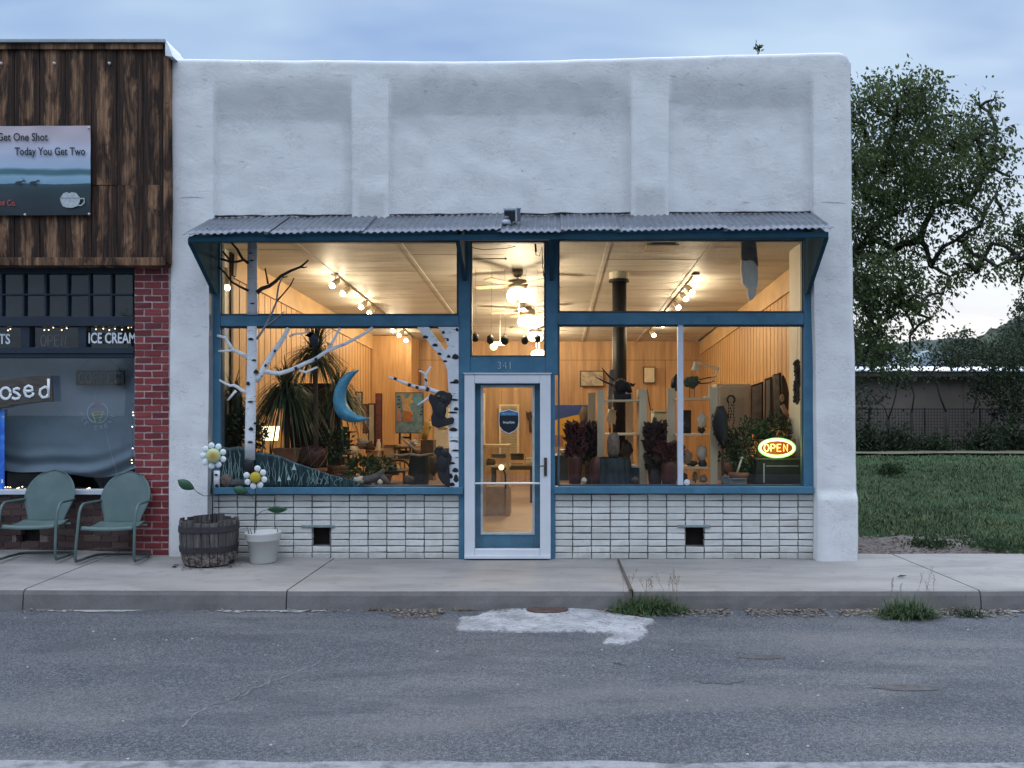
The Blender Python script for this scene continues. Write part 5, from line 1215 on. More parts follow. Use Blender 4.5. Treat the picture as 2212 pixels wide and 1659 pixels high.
def bush(px, py, y, rx, rz, n, label, mat=MIDG, L=.07, pot=True, ry=None, name='potted_bush'):
    c = W(px, py, y); t = thing(name, label, 'plant', (c.x, y, PZ_)); m = MB(); ry = ry or rx * .7
    for i in range(n):
        d = Vector((random.gauss(0, 1), random.gauss(0, 1), random.gauss(0, 1))).normalized(); f = random.uniform(.35, 1) ** .6; f *= 1 + .3 * mnoise.noise(d * 2.5)
        m.leaf(c + Vector((d.x * rx * f, d.y * ry * f, d.z * rz * f)), L * random.uniform(.6, 1.2), L * .5, Vector((random.gauss(0, 1), random.gauss(0, 1), 1)).normalized(), (d + Vector((random.gauss(0, .6), random.gauss(0, .6), random.gauss(0, .6)))).normalized())
    m.build('foliage', mat, t); m = MB()
    for i in range(9):
        a = random.uniform(0, 6.28); e = c + Vector((math.cos(a) * rx * .7, math.sin(a) * ry * .6, random.uniform(-.3, .8) * rz)); b = Vector((c.x, y, PZ_ + .1)); m.tube([b, (b + e) / 2 + Vector((0, 0, .05)), e], [.008, .006, .003], 5)
    m.build('twig', M('plant_stem', (.06, .045, .03)), t, smooth=True)
    if pot: m = MB(); m.lathe([(.09, 0), (.12, .11), (.125, .13), (.1, .13)], (c.x, y, PZ_), 18); m.build('pot', TERR, t)
    return t
bush(725, 1310, .55, .26, .30, 900, 'dark tangled leafy plant low in the window corner behind the birch trunk', DKG, .08)
bush(2262, 1355, .62, .38, .36, 2600, 'bushy small-leaved green plant just behind the neon sign', MIDG, .055)
bush(2330, 1300, .85, .22, .24, 1100, 'leafy plant rising behind the neon sign against the leaning pictures', MIDG, .05)
bush(1090, 1410, .6, .20, .14, 260, 'broad-leaved green plant low by the driftwood in the birch window', M('olive_leaf', (.06, .075, .03), .5, .3, 14, 0), .10)
# lamp, cabinet, planter, basket in the left window
SHADE = EM('lit_lampshade', (1, .84, .5), 3.2, (.8, .72, .55))
def tlamp(px, py, y, w_, h_, base_py, label):
    c = W(px, py, y); t = thing('table_lamp', label, 'lamp', (c.x, y, Z(base_py, y))); rr = S(w_ / 2, y); hh = S(h_, y)
    m = MB(); m.lathe([(rr * .8, -hh / 2), (rr * .82, -hh / 2), (rr, hh / 2)], c, 20); m.build('lamp_shade', SHADE, t, smooth=True)
    m = MB(); m.tube([c + Vector((0, 0, -hh / 2)), (c.x, y, Z(base_py, y) + .02)], .014, 8); m.lathe([(.08, 0), (.05, .03)], (c.x, y, Z(base_py, y)), 14); m.build('lamp_base', M('dark_wood', (.05, .03, .018)), t, smooth=True)
    lamp('table_lamp_light', c + Vector((0, -.05, -hh * .2)), 6, .06, t)
tlamp(812, 1300, 1.6, 50, 42, 1372, 'small lit table lamp glowing under the drooping plant leaves')
BOXB = M('old_box_brown', (.10, .065, .04), .8, .3, 8, .3, 40); MAROON = M('maroon_lacquer', (.08, .018, .018), .45, .3, 10, .2, 40); CARD = M('cardboard', (.42, .28, .15), .8, .15, 6); IVORY = M('ivory_paint', (.62, .56, .44), .6, .1, 6)
def cab(name, label, cat, px0, px1, py0, py1, y0, dp, mat, parts=None, legs=True, drawers=0):
    x0, x1, z0, z1 = X(px0, y0), X(px1, y0), Z(py1, y0), Z(py0, y0); t = thing(name, label, cat, ((x0 + x1) / 2, y0 + dp / 2, z0))
    m = MB(); m.box(x0, x1, y0, y0 + dp, z0, z1 - .025); m.build('carcass', mat, t, bevel=.005); m = MB(); m.box(x0 - .015, x1 + .015, y0 - .015, y0 + dp, z1 - .0245, z1); m.build('top', mat, t, bevel=.004)
    for i in range(drawers):
        h = (z1 - z0 - .06) / drawers; m = MB(); m.box(x0 + .02, x1 - .02, y0 - .014, y0 - .001, z0 + .02 + h * i, z0 + .01 + h * (i + 1)); d = m.build('drawer', mat, t, bevel=.003); m = MB(); m.ball(((x0 + x1) / 2, y0 - .024, z0 + .015 + h * (i + .5)), .012, 8, 6); m.build('knob', BLACK, d)
    return t
cab('dark_cabinet', 'dark reddish brown cabinet standing behind the spiky plants', 'cabinet', 872, 990, 1150, 1420, 1.25, .3, M('dark_redwood', (.045, .022, .016), .7, .3, 8, .2, 40), drawers=3)
t = thing('clay_planter', 'shallow terracotta planter trough in front of the dark cabinet', 'planter', onplat(868, .7)); m = MB(); c = W(868, 1363, .7)
i = m.add([(c.x + sx_ * w_, .7 + sy_ * .1, z) for z, w_ in ((c.z - .08, .13), (c.z + .06, .17)) for sx_, sy_ in ((-1, -1), (1, -1), (1, 1), (-1, 1))])
for q in range(4): m.face((i + q, i + (q + 1) % 4, i + 4 + (q + 1) % 4, i + 4 + q))
m.face((i + 3, i + 2, i + 1, i)); m.build('trough', TERR, t); m = MB(); m.box(c.x - .17, c.x + .17, .595, .805, c.z + .055, c.z + .075); m.build('rim', TERR, t); m = MB(); m.box(c.x - .1, c.x + .1, .63, .77, PZ_, c.z - .081); m.build('stand', BOXB, t)
t = thing('twig_basket', 'round dark maroon twig basket beside the terracotta planter', 'basket', onplat(945, .62)); m = MB(); c = W(943, 1368, .62); m.ball(c, (.15, .12, .13), 18, 10, .15, 6); m.build('woven_body', MAROON, t, smooth=True)
m = MB()
for q in range(26):
    a = random.uniform(0, 6.28); m.tube([c + Vector((.15 * math.cos(a + s_) * 1.04, .12 * math.sin(a + s_) * 1.04, -.12 + .24 * s_ / 1.6 + random.uniform(-.01, .01))) for s_ in (0, .5, 1.0, 1.5)], .004, 4)
m.build('twig', M('pale_straw', (.16, .10, .07), .8), t)
# workbench with ceramics and leaning pictures, deeper in the room on the birch side
yb_ = 3.2; t = thing('work_bench', 'long workbench carrying boxes and ornaments, behind birch window display', 'bench', (-2.2, yb_ + .35, 0)); zb_ = Z(1377, yb_)
m = MB(); m.box(X(1000, yb_), X(1385, yb_), yb_, yb_ + .7, zb_ - .04, zb_); m.build('bench_top', M('bench_wood', (.30, .18, .09), .6, .2, 6), t)
for px in (1010, 1375):
    for yy in (yb_ + .05, yb_ + .62): m = MB(); m.box(X(px, yb_) - .03, X(px, yb_) + .03, yy - .03, yy + .03, .013, zb_ - .041); m.build('leg', M('bench_wood', (.30, .18, .09)), t)
def picture(label, px0, px1, py0, py1, y, mat, fr, name='leaning_picture', tilt=0, cat='picture', border=3, extra=None, skew=0):
    """a framed picture whose outline follows the photograph, 3 cm deep"""
    t = thing(name, label, cat, W((px0 + px1) / 2, py1, y)); b = border
    f = lambda px: skew * (px - px0) / max(1, px1 - px0)
    q = lambda a, bb: (X(a, y), Z(bb + f(a), y))
    m = MB(); m.prism([q(px0, py0), q(px1, py0), q(px1, py1), q(px0, py1)], y, y + .035); m.build('frame', fr, t, bevel=.003)
    m = MB(); m.prism([q(px0 + b, py0 + b), q(px1 - b, py0 + b), q(px1 - b, py1 - b), q(px0 + b, py1 - b)], y - .006, y - .001); m.build('canvas', mat, t); return t
DKF = M('dark_frame', (.04, .022, .014), .5, .2, 10)
k = NT('abstract_canvas'); v = k.pos(); c = k.ramp(k.noise(v, 5, 4, .6, 1.0), [(.3, (.16, .15, .13)), (.5, (.36, .30, .22)), (.65, (.42, .35, .24)), (.8, (.12, .11, .09))]); k.pbsdf(c, .5); ABS = k.m
picture('narrow framed picture leaning at plywood wall, behind the crescent moon tip', 1066, 1087, 1175, 1262, 3.9, ABS, DKF, skew=0)
picture('small dark framed picture below the crescent moon, before the plywood wall', 1088, 1103, 1212, 1300, 3.8, M('rust_canvas', (.25, .12, .08), .6, .4, 12), DKF)
picture('pale tall canvas with dark edge standing against plywood side wall', 1104, 1126, 1210, 1340, 3.7, M('cream_canvas', (.62, .55, .40), .6, .1, 8), DKF, border=4)
picture('tall narrow maroon canvas standing by the boxed wall corner', 1126, 1146, 1180, 1344, 3.6, M('maroon_canvas', (.16, .055, .05), .6, .4, 14), DKF, border=2)
rp = picture('painting of a tan rabbit on a blue patchwork ground, beside the climbing bear', 1186, 1270, 1177, 1300, 3.5, M('blue_canvas', (.09, .22, .30), .6, .25, 14, 0, col2=(.24, .34, .38)), DKF, 'rabbit_painting', border=2)
def flat(pts, mat, y, par, name): m = MB(); m.pprism(pts, y - .0015, y); return m.build(name, mat, par)
TAN = M('tan_paint', (.50, .33, .15), .6, .25, 16); RUST = M('rust_paint', (.42, .15, .06), .6, .3, 12)
flat(z6([(660, 760), (640, 730), (650, 700), (670, 720), (690, 755), (715, 745), (740, 700), (765, 700), (745, 760), (775, 780), (770, 795), (720, 805), (740, 850), (765, 890), (760, 940), (745, 975), (665, 975), (672, 880), (660, 820)]), TAN, 3.49, rp, 'rabbit_figure')
flat(z6([(668, 862), (735, 880), (762, 915), (745, 972), (670, 972)]), RUST, 3.4865, rp, 'rust_patch'); flat(z6([(608, 850), (640, 845), (650, 970), (606, 970)]), M('pink_paint', (.45, .22, .15), .6), 3.488, rp, 'pink_patch'); flat(z6([(770, 740), (850, 740), (850, 800), (790, 830), (775, 800)]), M('sky_paint', (.12, .32, .42), .6), 3.488, rp, 'sky_patch')
m = MB()
for (a, b) in ((612, 730), (615, 760), (610, 800), (620, 830), (830, 760), (838, 830), (835, 870), (828, 900)): m.pprism(z6([(a, b), (a + 24, b - 2), (a + 22, b + 9), (a + 2, b + 10)]), 3.4868, 3.488)
m.build('dark_dash', BLACK, rp)
def box_at(label, px0, px1, py0, py1, y, dp, mat, name='cardboard_box', cat='box'):
    t = thing(name, label, cat, W((px0 + px1) / 2, py1, y)); m = MB(); m.pbox(px0, px1, py0, py1, y, y + dp); m.build('box_body', mat, t, bevel=.004)
    m = MB(); x0, x1, z1 = X(px0, y), X(px1, y), Z(py0, y); m.box(x0 + .005, x1 - .005, y - .04, y - .002, z1 + .001, z1 + .006); m.build('flap', mat, t); return t
box_at('tan cardboard box on workbench under the rabbit painting', 1150, 1194, 1334, 1376, 3.24, .25, CARD); box_at('white box on the workbench behind the lower bear', 1312, 1345, 1282, 1340, 3.5, .2, IVORY); box_at('pale low box on bench between the two bears', 1318, 1350, 1345, 1377, 3.22, .2, M('tan_box', (.38, .26, .15), .7))
# ladder-back chair and arched-back chair
def slat_chair(label, px0, px1, py0, py1, y, mat, arch=False):
    x0, x1, z1 = X(px0, y), X(px1, y), Z(py0, y); zb = Z(py1, y); seat = zb + .45 * (1 if zb < .35 else .45)
    t = thing('wooden_chair', label, 'chair', ((x0 + x1) / 2, y, zb))
    m = MB()
    if arch: m.tube([((x0 + x1) / 2 - (x1 - x0) / 2 * math.cos(a), y, seat + .02 + (z1 - seat) * math.sin(a)) for a in [math.pi * i / 16 for i in range(17)]], .016, 8)
    else:
        for xx in (x0, x1): m.tube([(xx, y, seat), (xx, y + .02, z1)], .016, 8)
        for f in (.35, .65, .95): m.box(x0, x1, y + .005, y + .02, seat + (z1 - seat) * f - .02, seat + (z1 - seat) * f + .01)
    m.build('backrest', mat, t, smooth=arch)
    if arch:
        for q in range(4):
            xx = x0 + (x1 - x0) * (q + 1) / 5; m = MB(); m.tube([(xx, y, seat), (xx, y, seat + (z1 - seat) * math.sin(math.acos(max(-1, min(1, 1 - 2 * (q + 1) / 5)))))], .008, 6); m.build('spindle', mat, t)
    m = MB(); m.box(x0 - .02, x1 + .02, y - .38, y + .02, seat - .03, seat); m.build('seat', mat, t, bevel=.008)
    for xx in (x0, x1):
        for yy in (y - .35, y): m = MB(); m.tube([(xx, yy, seat - .031), (xx, yy, zb)], .016, 8); m.build('leg', mat, t)
DARKW = M('dark_wood', (.05, .03, .018))
slat_chair('black ladder-back chair standing before the rabbit painting', 1199, 1231, 1264, 1376, 3.6, DARKW)
slat_chair('low dark chair with arched spindle back behind the window near lower bear', 1158, 1228, 1385, 1452, 1.35, M('brown_wood', (.075, .035, .02), .5, .3, 8), True)
t = thing('dark_cask', 'dark wooden cask with pale twisted branch on top beside the lower bear', 'cask', W(1258, 1455, .9)); m = MB(); m.lathe([(S(27, .9), Z(1456, .9)), (S(31, .9), Z(1420, .9)), (S(31, .9), Z(1390, .9)), (S(28, .9), Z(1366, .9))], (X(1258, .9), .9, 0), 18, .01); m.build('staves', M('cask_black', (.022, .017, .015), .7, .3, 12, .3, 40), t)
m = MB(); m.tube(flist([(1172, 1362), (1200, 1366), (1232, 1362), (1260, 1367), (1300, 1360)], .7), [.008, .014, .012, .014, .006], 8); m.tube(flist([(1203, 1312), (1222, 1330), (1245, 1348), (1262, 1352)], .75), [.01, .016, .014, .006], 8); m.build('twisted_branch', M('bleached_wood', (.34, .27, .19), .7, .3, 16), t, smooth=True)
t = thing('yellow_figure', 'small golden dog-like carved figure perched above the black cask', 'figurine', W(1278, 1330, 2.6)); m = MB(); m.tube(flist([(1272, 1318), (1276, 1300), (1282, 1282), (1284, 1268), (1279, 1262)], 2.6), [.05, .06, .055, .05, .02], 10); m.build('body', M('golden_paint', (.48, .30, .08), .5, .2, 12), t, smooth=True)
m = MB(); m.tube(flist([(1282, 1284), (1292, 1280), (1296, 1274)], 2.58), [.03, .025, .012], 8); m.tube(flist([(1276, 1288), (1268, 1280)], 2.58), [.02, .012], 8); m.tube(flist([(1288, 1262), (1293, 1256)], 2.6), [.015, .006], 6); m.build('limb', M('golden_paint', (.48, .30, .08)), t, smooth=True)
m = MB(); m.box(X(1262, 2.5), X(1300, 2.5), 2.5, 2.75, .013, Z(1320, 2.5)); m.build('pedestal', BOXB, t)
for (px, py, y, r, lab, mt) in ((1262, 1345, 2.9, .10, 'crumpled tan paper bundle behind the black cask', CARD), (1285, 1330, 2.9, .09, 'pale crumpled bundle beside golden figure', IVORY), (1240, 1330, 2.9, .08, 'silvery crumpled bundle in front of the ladder-back chair', M('foil_grey', (.35, .33, .3), .4, .3, 14))):
    m = MB(); m.ball(W(px, py, y), (r, r * .8, r * .7), 14, 9, .5, px); t = thing('paper_bundle', lab, 'bundle', W(px, py + 12, y)); m.build('bundle', mt, t)
    m = MB(); m.tube([W(px, py + 2, y), Vector((X(px, y), y, zb_))], .02, 6); m.build('support', BOXB, t)
t = thing('driftwood_log', 'long grey driftwood log lying at window bottom beyond the teal hill', 'driftwood', onplat(1120, .45)); m = MB(); m.tube(flist([(1058, 1436), (1085, 1440), (1115, 1436), (1140, 1424), (1152, 1408)], .45), [.03, .045, .05, .04, .02], 10); m.tube(flist([(1142, 1424), (1155, 1440), (1176, 1456)], .45), [.035, .03, .012], 8); m.build('log', M('drift_grey', (.10, .09, .08), .8, .35, 14, .5, 30), t, smooth=True)
# little display stand with ceramics
t = thing('display_stand', 'narrow dark two-shelf stand with ceramics behind the crescent moon', 'stand', W(1030, 1420, 1.4)); y = 1.4
for py in (1296, 1362): m = MB(); m.box(X(994, y), X(1054, y), y - .02, y + .25, Z(py, y) - .012, Z(py, y) + .008); m.build('shelf', BOXB, t)
for px in (1006, 1042): m = MB(); m.box(X(px, y) - .015, X(px, y) + .015, y + .05, y + .08, PZ_, Z(1298, y)); m.build('post', BOXB, t)
def vase(name, label, px, py0, py1, y, wpx, mat, prof, cat='vase', n=18):
    z0, z1 = Z(py1, y), Z(py0, y); t = thing(name, label, cat, (X(px, y), y, z0)); m = MB(); m.lathe([(S(wpx / 2, y) * r, z0 + (z1 - z0) * h) for r, h in prof], (X(px, y), y, 0), n); o = m.build('vessel', mat, t, smooth=True); return t
BOWL = [(.4, 0), (.8, .3), (1, .8), (1, 1), (.9, 1)]; URN = [(.5, 0), (.8, .15), (1, .5), (.8, .8), (.45, .92), (.55, 1)]
def lump(name, label, px, py, y, rx, rz, mat, cat, seed=1, l=.35):
    t = thing(name, label, cat, W(px, py, y) - Vector((0, 0, rz))); m = MB(); m.ball(W(px, py, y), (rx, rx * .8, rz), 14, 10, l, seed); m.build('body', mat, t, smooth=True); return t
vase('ceramic_bowl', 'small white ceramic bowl on the lower shelf of the display stand', 1044, 1348, 1362, 1.35, 26, IVORY, BOWL, 'bowl'); vase('ceramic_bowl', 'dark green round bowl on the upper shelf of the display stand', 1038, 1280, 1295, 1.35, 18, M('green_glaze', (.05, .10, .05), .3), BOWL, 'bowl')
vase('ceramic_jar', 'pale cream jar on the upper shelf of the display stand', 1012, 1268, 1295, 1.35, 12, IVORY, URN, 'jar'); vase('ceramic_jar', 'round pink jar on the lower shelf beside the white bowl', 1030, 1340, 1362, 1.38, 16, M('pink_glaze', (.38, .2, .16), .4), URN, 'jar')
vase('ceramic_jar', 'pale small jar at the end of the lower shelf next to the basket', 1006, 1346, 1362, 1.38, 12, IVORY, URN, 'jar')
cab('white_cabinet', 'white cabinet at the back beside the birch trunk branch, bright under the spots', 'cabinet', 700, 745, 1140, 1250, 3.0, .4, IVORY)
# ------------------------------------------------------------------ right window: stove pipe, shelves, sculptures
y = 2.0; sp_ = thing('wood_stove', 'black iron stove with tall stove pipe running up to the shop ceiling', 'stove', (X(1859, y), y, .013)); IRON = M('stove_iron', (.016, .016, .017), .5, .3, 10, .2, 40)
m = MB(); m.tube([(X(1859, y), y, .92), (X(1858, y), y, ZC(y) - .1)], S(21.5, y), 20); m.build('stove_pipe', IRON, sp_, smooth=True); m = MB(); m.lathe([(S(31, y), ZC(y) - .12), (S(31, y), ZC(y) - .09)], (X(1857, y), y, 0), 22); m.build('pipe_collar', IRON, sp_)
m = MB(); m.lathe([(S(29, y), ZC(y) - .089), (S(30, y), ZC(y) + .02)], (X(1857, y), y, 0), 22); m.build('pipe_cap', IVORY, sp_)
m = MB(); m.box(X(1859, y) - .34, X(1859, y) + .34, y - .25, y + .3, .15, .9); m.build('stove_body', IRON, sp_, bevel=.02)
for a in (-.28, .28):
    for b in (-.2, .24): m = MB(); m.box(X(1859, y) + a - .03, X(1859, y) + a + .03, y + b - .03, y + b + .03, .013, .149); m.build('leg', IRON, sp_)
m = MB(); m.box(X(1859, y) - .2, X(1859, y) + .2, y - .275, y - .252, .3, .7); m.build('stove_door', IRON, sp_, bevel=.01)
SHW = M('raw_shelf_wood', (.62, .49, .33), .7, .18, 5, .1, 40, stretch=(1, 1, .3))
def shelfunit(label, posts, boards, y0, y1):
    pxs = [p for a in posts for p in a[:2]]; t = thing('shelf_unit', label, 'shelf unit', (X(sum(pxs) / len(pxs), y0), (y0 + y1) / 2, PZ_))
    for (a, b, top_, yy0, yy1) in posts: m = MB(); m.box(X(a, yy0), X(b, yy0), yy0, yy1, PZ_, Z(top_, yy0)); m.build('upright', SHW, t, bevel=.003)
    for (a, b, py, yy0, yy1) in boards: m = MB(); m.box(X(a, yy0), X(b, yy0), yy0, yy1, Z(py, yy0) - .022, Z(py, yy0)); m.build('shelf_board', SHW, t, bevel=.003)
shelfunit('raw pale wood shelf unit standing in front of the black stove pipe', [(1792, 1813, 1170, .62, .66), (1764, 1786, 1178, 1.15, 1.19), (1918, 1941, 1167, .62, .92), (1878, 1900, 1180, 1.15, 1.19)], [(1813.4, 1917.6, 1199, .63, 1.14), (1813.4, 1917.6, 1301, .63, 1.14), (1813.4, 1917.6, 1400, .63, 1.14)], .62, 1.19)
shelfunit('raw wood shelf unit under the desk lamp, behind the white window mullion', [(2002, 2025, 1165, .75, .79), (2131, 2153, 1163, .62, .66), (2143, 2152, 1172, 1.1, 1.15)], [(2025.4, 2130.6, 1194, .66, 1.09), (2025.4, 2130.6, 1302, .66, 1.09), (2025.4, 2130.6, 1402, .66, 1.09)], .62, 1.15)
hs = thing('horned_skull', 'black horned animal head sculpture on the shelf by the stove pipe', 'sculpture', W(1868, 1185, .8)); m = MB(); m.ball(W(1862, 1158, .8), (.085, .07, .085), 14, 10, .4, 3); m.tube(flist([(1875, 1150), (1884, 1165), (1893, 1178)], .8), [.05, .045, .02], 10); m.build('head', BLACK, hs, smooth=True)
for pts in ([(1840, 1156), (1820, 1148), (1800, 1138), (1785, 1130)], [(1842, 1140), (1828, 1130), (1815, 1115), (1804, 1102)]): m = MB(); m.tube(flist(pts, .8), [.013, .012, .009, .003], 8); m.build('horn', BLACK, hs, smooth=True)
m = MB(); m.pbox(1842, 1894, 1182, 1197, .72, .95); m.build('plinth', BLACK, hs)
bd = thing('bird_figure', 'tiny dark bird figure perched at the end of the pale shelf', 'figurine', W(1894, 1180, .9)); m = MB(); m.tube(flist([(1884, 1150), (1892, 1153), (1900, 1156), (1906, 1150)], .9), [.006, .02, .018, .004], 8); m.tube(flist([(1894, 1157), (1891, 1166)], .9), .003, 5); m.build('body', BLACK, bd, smooth=True); m = MB(); m.pbox(1879, 1897, 1175, 1179, .86, .96); m.build('base', IVORY, bd); m = MB(); m.tube(flist([(1888, 1179), (1888, 1199)], .92), .01, 6); m.build('peg', SHW, bd)
pl_ = thing('tall_plank', 'tall blue-grey painted plank leaning beside the stove pipe', 'plank', W(1836, 1300, 1.25)); m = MB(); m.pprism([(1829, 1110), (1842, 1108), (1836, 1210), (1832, 1285), (1826, 1285), (1824, 1200)], 1.25, 1.28); m.build('plank', M('plank_blue_grey', (.16, .19, .22), .6, .25, 8), pl_)
m = MB(); m.tube(flist([(1829, 1284), (1829, 1370)], 1.3), .012, 6); m.build('foot', BOXB, pl_)
picture('big blue and yellow painting behind the shop door post', 1655, 1764, 1213, 1340, 2.9, M('yellow_canvas', (.70, .36, .045), .6, .12, 4), M('pale_frame', (.36, .26, .16), .6), 'blue_yellow_painting', border=2)
m = MB(); m.pprism([(1657, 1215), (1762, 1215), (1762, 1240), (1720, 1246), (1657, 1262)], 2.89, 2.8925); bp = [o for o in bpy.data.objects if o.name == 'blue_yellow_painting'][0]; m.build('blue_field', M('blue_paint_field', (.045, .075, .25), .6), bp); m = MB(); m.pprism([(1657, 1305), (1690, 1306), (1690, 1338), (1657, 1338)], 2.89, 2.8925); m.build('brown_field', M('brown_paint_field', (.36, .16, .08), .6), bp)
cab('grey_counter', 'dark grey counter with a white bowl on top next to the door post', 'counter', 1650, 1724, 1366, 1480, 1.7, .5, M('counter_grey', (.07, .07, .072), .5, .1, 6)); vase('white_bowl', 'wide white bowl standing on the dark grey counter', 1694, 1348, 1365, 1.85, 34, IVORY, BOWL, 'bowl')
# maroon ruffled metal vases
def ruffle(name, label, px, py0, py1, pyb, y, wpx, mat, mat2, seed):
    random.seed(seed); t = thing(name, label, 'sculpture', (X(px, y), y, Z(pyb, y))); z0, z1 = Z(pyb, y), Z(py1, y); rr = S(wpx / 2, y)
    m = MB(); m.lathe([(rr * .62, z0), (rr * .72, z0 + (z1 - z0) * .3), (rr * .8, z0 + (z1 - z0) * .8), (rr * .6, z1)], (X(px, y), y, 0), 16, .02); m.build('vessel', mat2, t, smooth=True)
    m = MB()
    m.ball((X(px, y), y, (z1 + Z(py0, y)) / 2), (rr * .62, rr * .55, (Z(py0, y) - z1) * .5), 14, 10, .5, seed)
    for i in range(150):
        a = random.uniform(0, 6.28); h = random.uniform(-.15, 1); p = Vector((X(px, y) + rr * .55 * math.cos(a), y + rr * .5 * math.sin(a), z1 + (Z(py0, y) - z1) * h * .85)); d = Vector((math.cos(a) * .7, math.sin(a) * .5, random.uniform(.2, 1.1)))
        n_ = Vector((random.gauss(0, 1), -1, random.gauss(0, 1))).normalized(); m.leaf(p, rr * random.uniform(.7, 1.15), rr * .7, n_, d.normalized())
    o = m.build('ruffle', mat, t); s_ = o.modifiers.new('thick', 'SOLIDIFY'); s_.thickness = .006
    random.seed(11)
MARD = M('maroon_dark', (.075, .022, .022), .4, .5, 18, .4, 40); INKB = M('ink_brown', (.045, .022, .022), .45, .5, 16, .4, 40)
ruffle('ruffled_vase', 'maroon vase with pointed ruffled leaves nearest the shop door post', 1725, 1265, 1360, 1452, .5, 56, MARD, MAROON, 4); ruffle('ruffled_vase', 'tall dark ruffled column sculpture beside the pale shelf upright', 1771, 1262, 1380, 1455, .75, 50, INKB, MARD, 6); ruffle('ruffled_vase', 'black-brown ruffled column sculpture between the two shelf units', 1965, 1260, 1400, 1456, .55, 56, INKB, INKB, 9)
ruffle('ruffled_vase', 'low maroon vessel with drooping ruffled rim behind the white mullion', 2008, 1335, 1380, 1456, .42, 66, MARD, MAROON, 12)
vase('maroon_urn', 'plain maroon rounded urn low between dark columns by the shelf', 1792, 1372, 1452, .4, 44, MAROON, [(.8, 0), (1, .3), (.98, .8), (.7, .96), (.6, 1)], 'urn')
t = thing('draped_table', 'small table draped with blue and black cloth in front of the pale shelf', 'table', onplat(1845, .4)); m = MB(); n = 48; rings = []
for z, r_, am in ((Z(1372, .4), .16, .0), (Z(1376, .4), .19, .01), (Z(1410, .4), .195, .02), (PZ_ + .01, .21, .035)): rings.append(m.add([(X(1838, .4) + (r_ + am * math.sin(i * 1.9) + am * nz(i, z, 0, 1)) * 1.05 * math.cos(6.283 * i / n), .42 + (r_ + am * math.sin(i * 1.9)) * .7 * math.sin(6.283 * i / n), z + (0 if am == 0 else .006 * math.sin(i * 2.3)))  for i in range(n)]))
for a, b in zip(rings, rings[1:]):
    for i in range(n): m.face((a + i, a + (i + 1) % n, b + (i + 1) % n, b + i))
m.face([rings[0] + i for i in range(n)]); m.build('cloth', M('cloth_blue_black', (.012, .022, .05), .7, .6, 9, .3, 40, col2=(.03, .035, .04)), t, smooth=True)
m = MB(); m.box(X(1838, .4) - .1, X(1838, .4) + .1, .33, .51, PZ_, Z(1376, .4) - .01); m.build('table_core', BOXB, t)
vase('clay_jug', 'carved grey-brown clay jug standing on the draped table', 1840, 1298, 1371, .42, 40, M('clay_brown', (.17, .12, .09), .7, .5, 22, .6, 40), [(.7, 0), (.95, .2), (1, .6), (.85, .85), (.6, 1)], 'jug')
t = thing('dark_box', 'dark navy box with pale lid edge under the pale shelf unit', 'box', onplat(1895, .45)); m = MB(); m.pbox(1872, 1917, 1404, 1452, .45, .7); m.build('box_body', M('navy_box', (.012, .016, .03), .6), t, bevel=.004); m = MB(); m.pbox(1869, 1919, 1399, 1403, .44, .71); m.build('lid', M('pale_metal', (.3, .3, .32), .4), t)
# desk lamp on the second shelf
dl = thing('desk_lamp', 'white articulated desk lamp on top of the shelf unit, bright against the plywood', 'lamp', W(2126, 1192, .85)); y = .85; LW = M('lamp_white', (.74, .68, .56), .4, .05)
m = MB(); hd = W(2087, 1098, y); m.lathe([(S(15, y), -.05), (S(14, y), -.045), (S(6.5, y), .01), (S(6, y), .045), (S(3, y), .055)], hd, 16); m.build('lamp_head', LW, dl, smooth=True)
m = MB(); m.tube(flist([(2096, 1087), (2154, 1103)], y), .006, 6); m.tube(flist([(2097, 1092), (2155, 1110)], y), .006, 6); m.build('upper_arm', LW, dl); m = MB(); m.tube(flist([(2155, 1106), (2140, 1135), (2128, 1150)], y), .008, 6); m.build('lower_arm', LW, dl); m = MB(); m.tube([W(2128, 1150, y), W(2126, 1190, y)], .01, 6); m.lathe([(.06, Z(1193, y)), (.06, Z(1193, y) + .02)], (X(2126, y), y, 0), 14); m.build('lamp_base', LW, dl)
m = MB(); m.ball(W(2155, 1106, y), .014, 8, 6); m.build('joint', LW, dl)
gb = thing('green_bird_figure', 'rough green bird figure with two long dark spikes under the desk lamp', 'figurine', W(2074, 1193, .8)); m = MB(); m.ball(W(2074, 1146, .8), (.095, .07, .075), 14, 10, .4, 7); m.build('body', M('moss_green', (.07, .085, .05), .9, .5, 22, .7, 30), gb, smooth=True)
for pts in ([(2098, 1139), (2125, 1133), (2149, 1130)], [(2098, 1151), (2125, 1149), (2146, 1143)]): m = MB(); m.tube(flist(pts, .8), [.009, .008, .003], 6); m.build('spike', DARKW, gb)
for px in (2068, 2083): m = MB(); m.tube(flist([(px, 1162), (px + 1, 1192)], .8), .004, 5); m.build('leg', DARKW, gb)
lump('dark_carving', 'black carved lump on top shelf end behind white mullion', 2030, 1150, .9, .07, .09, BLACK, 'carving', 5, .5)
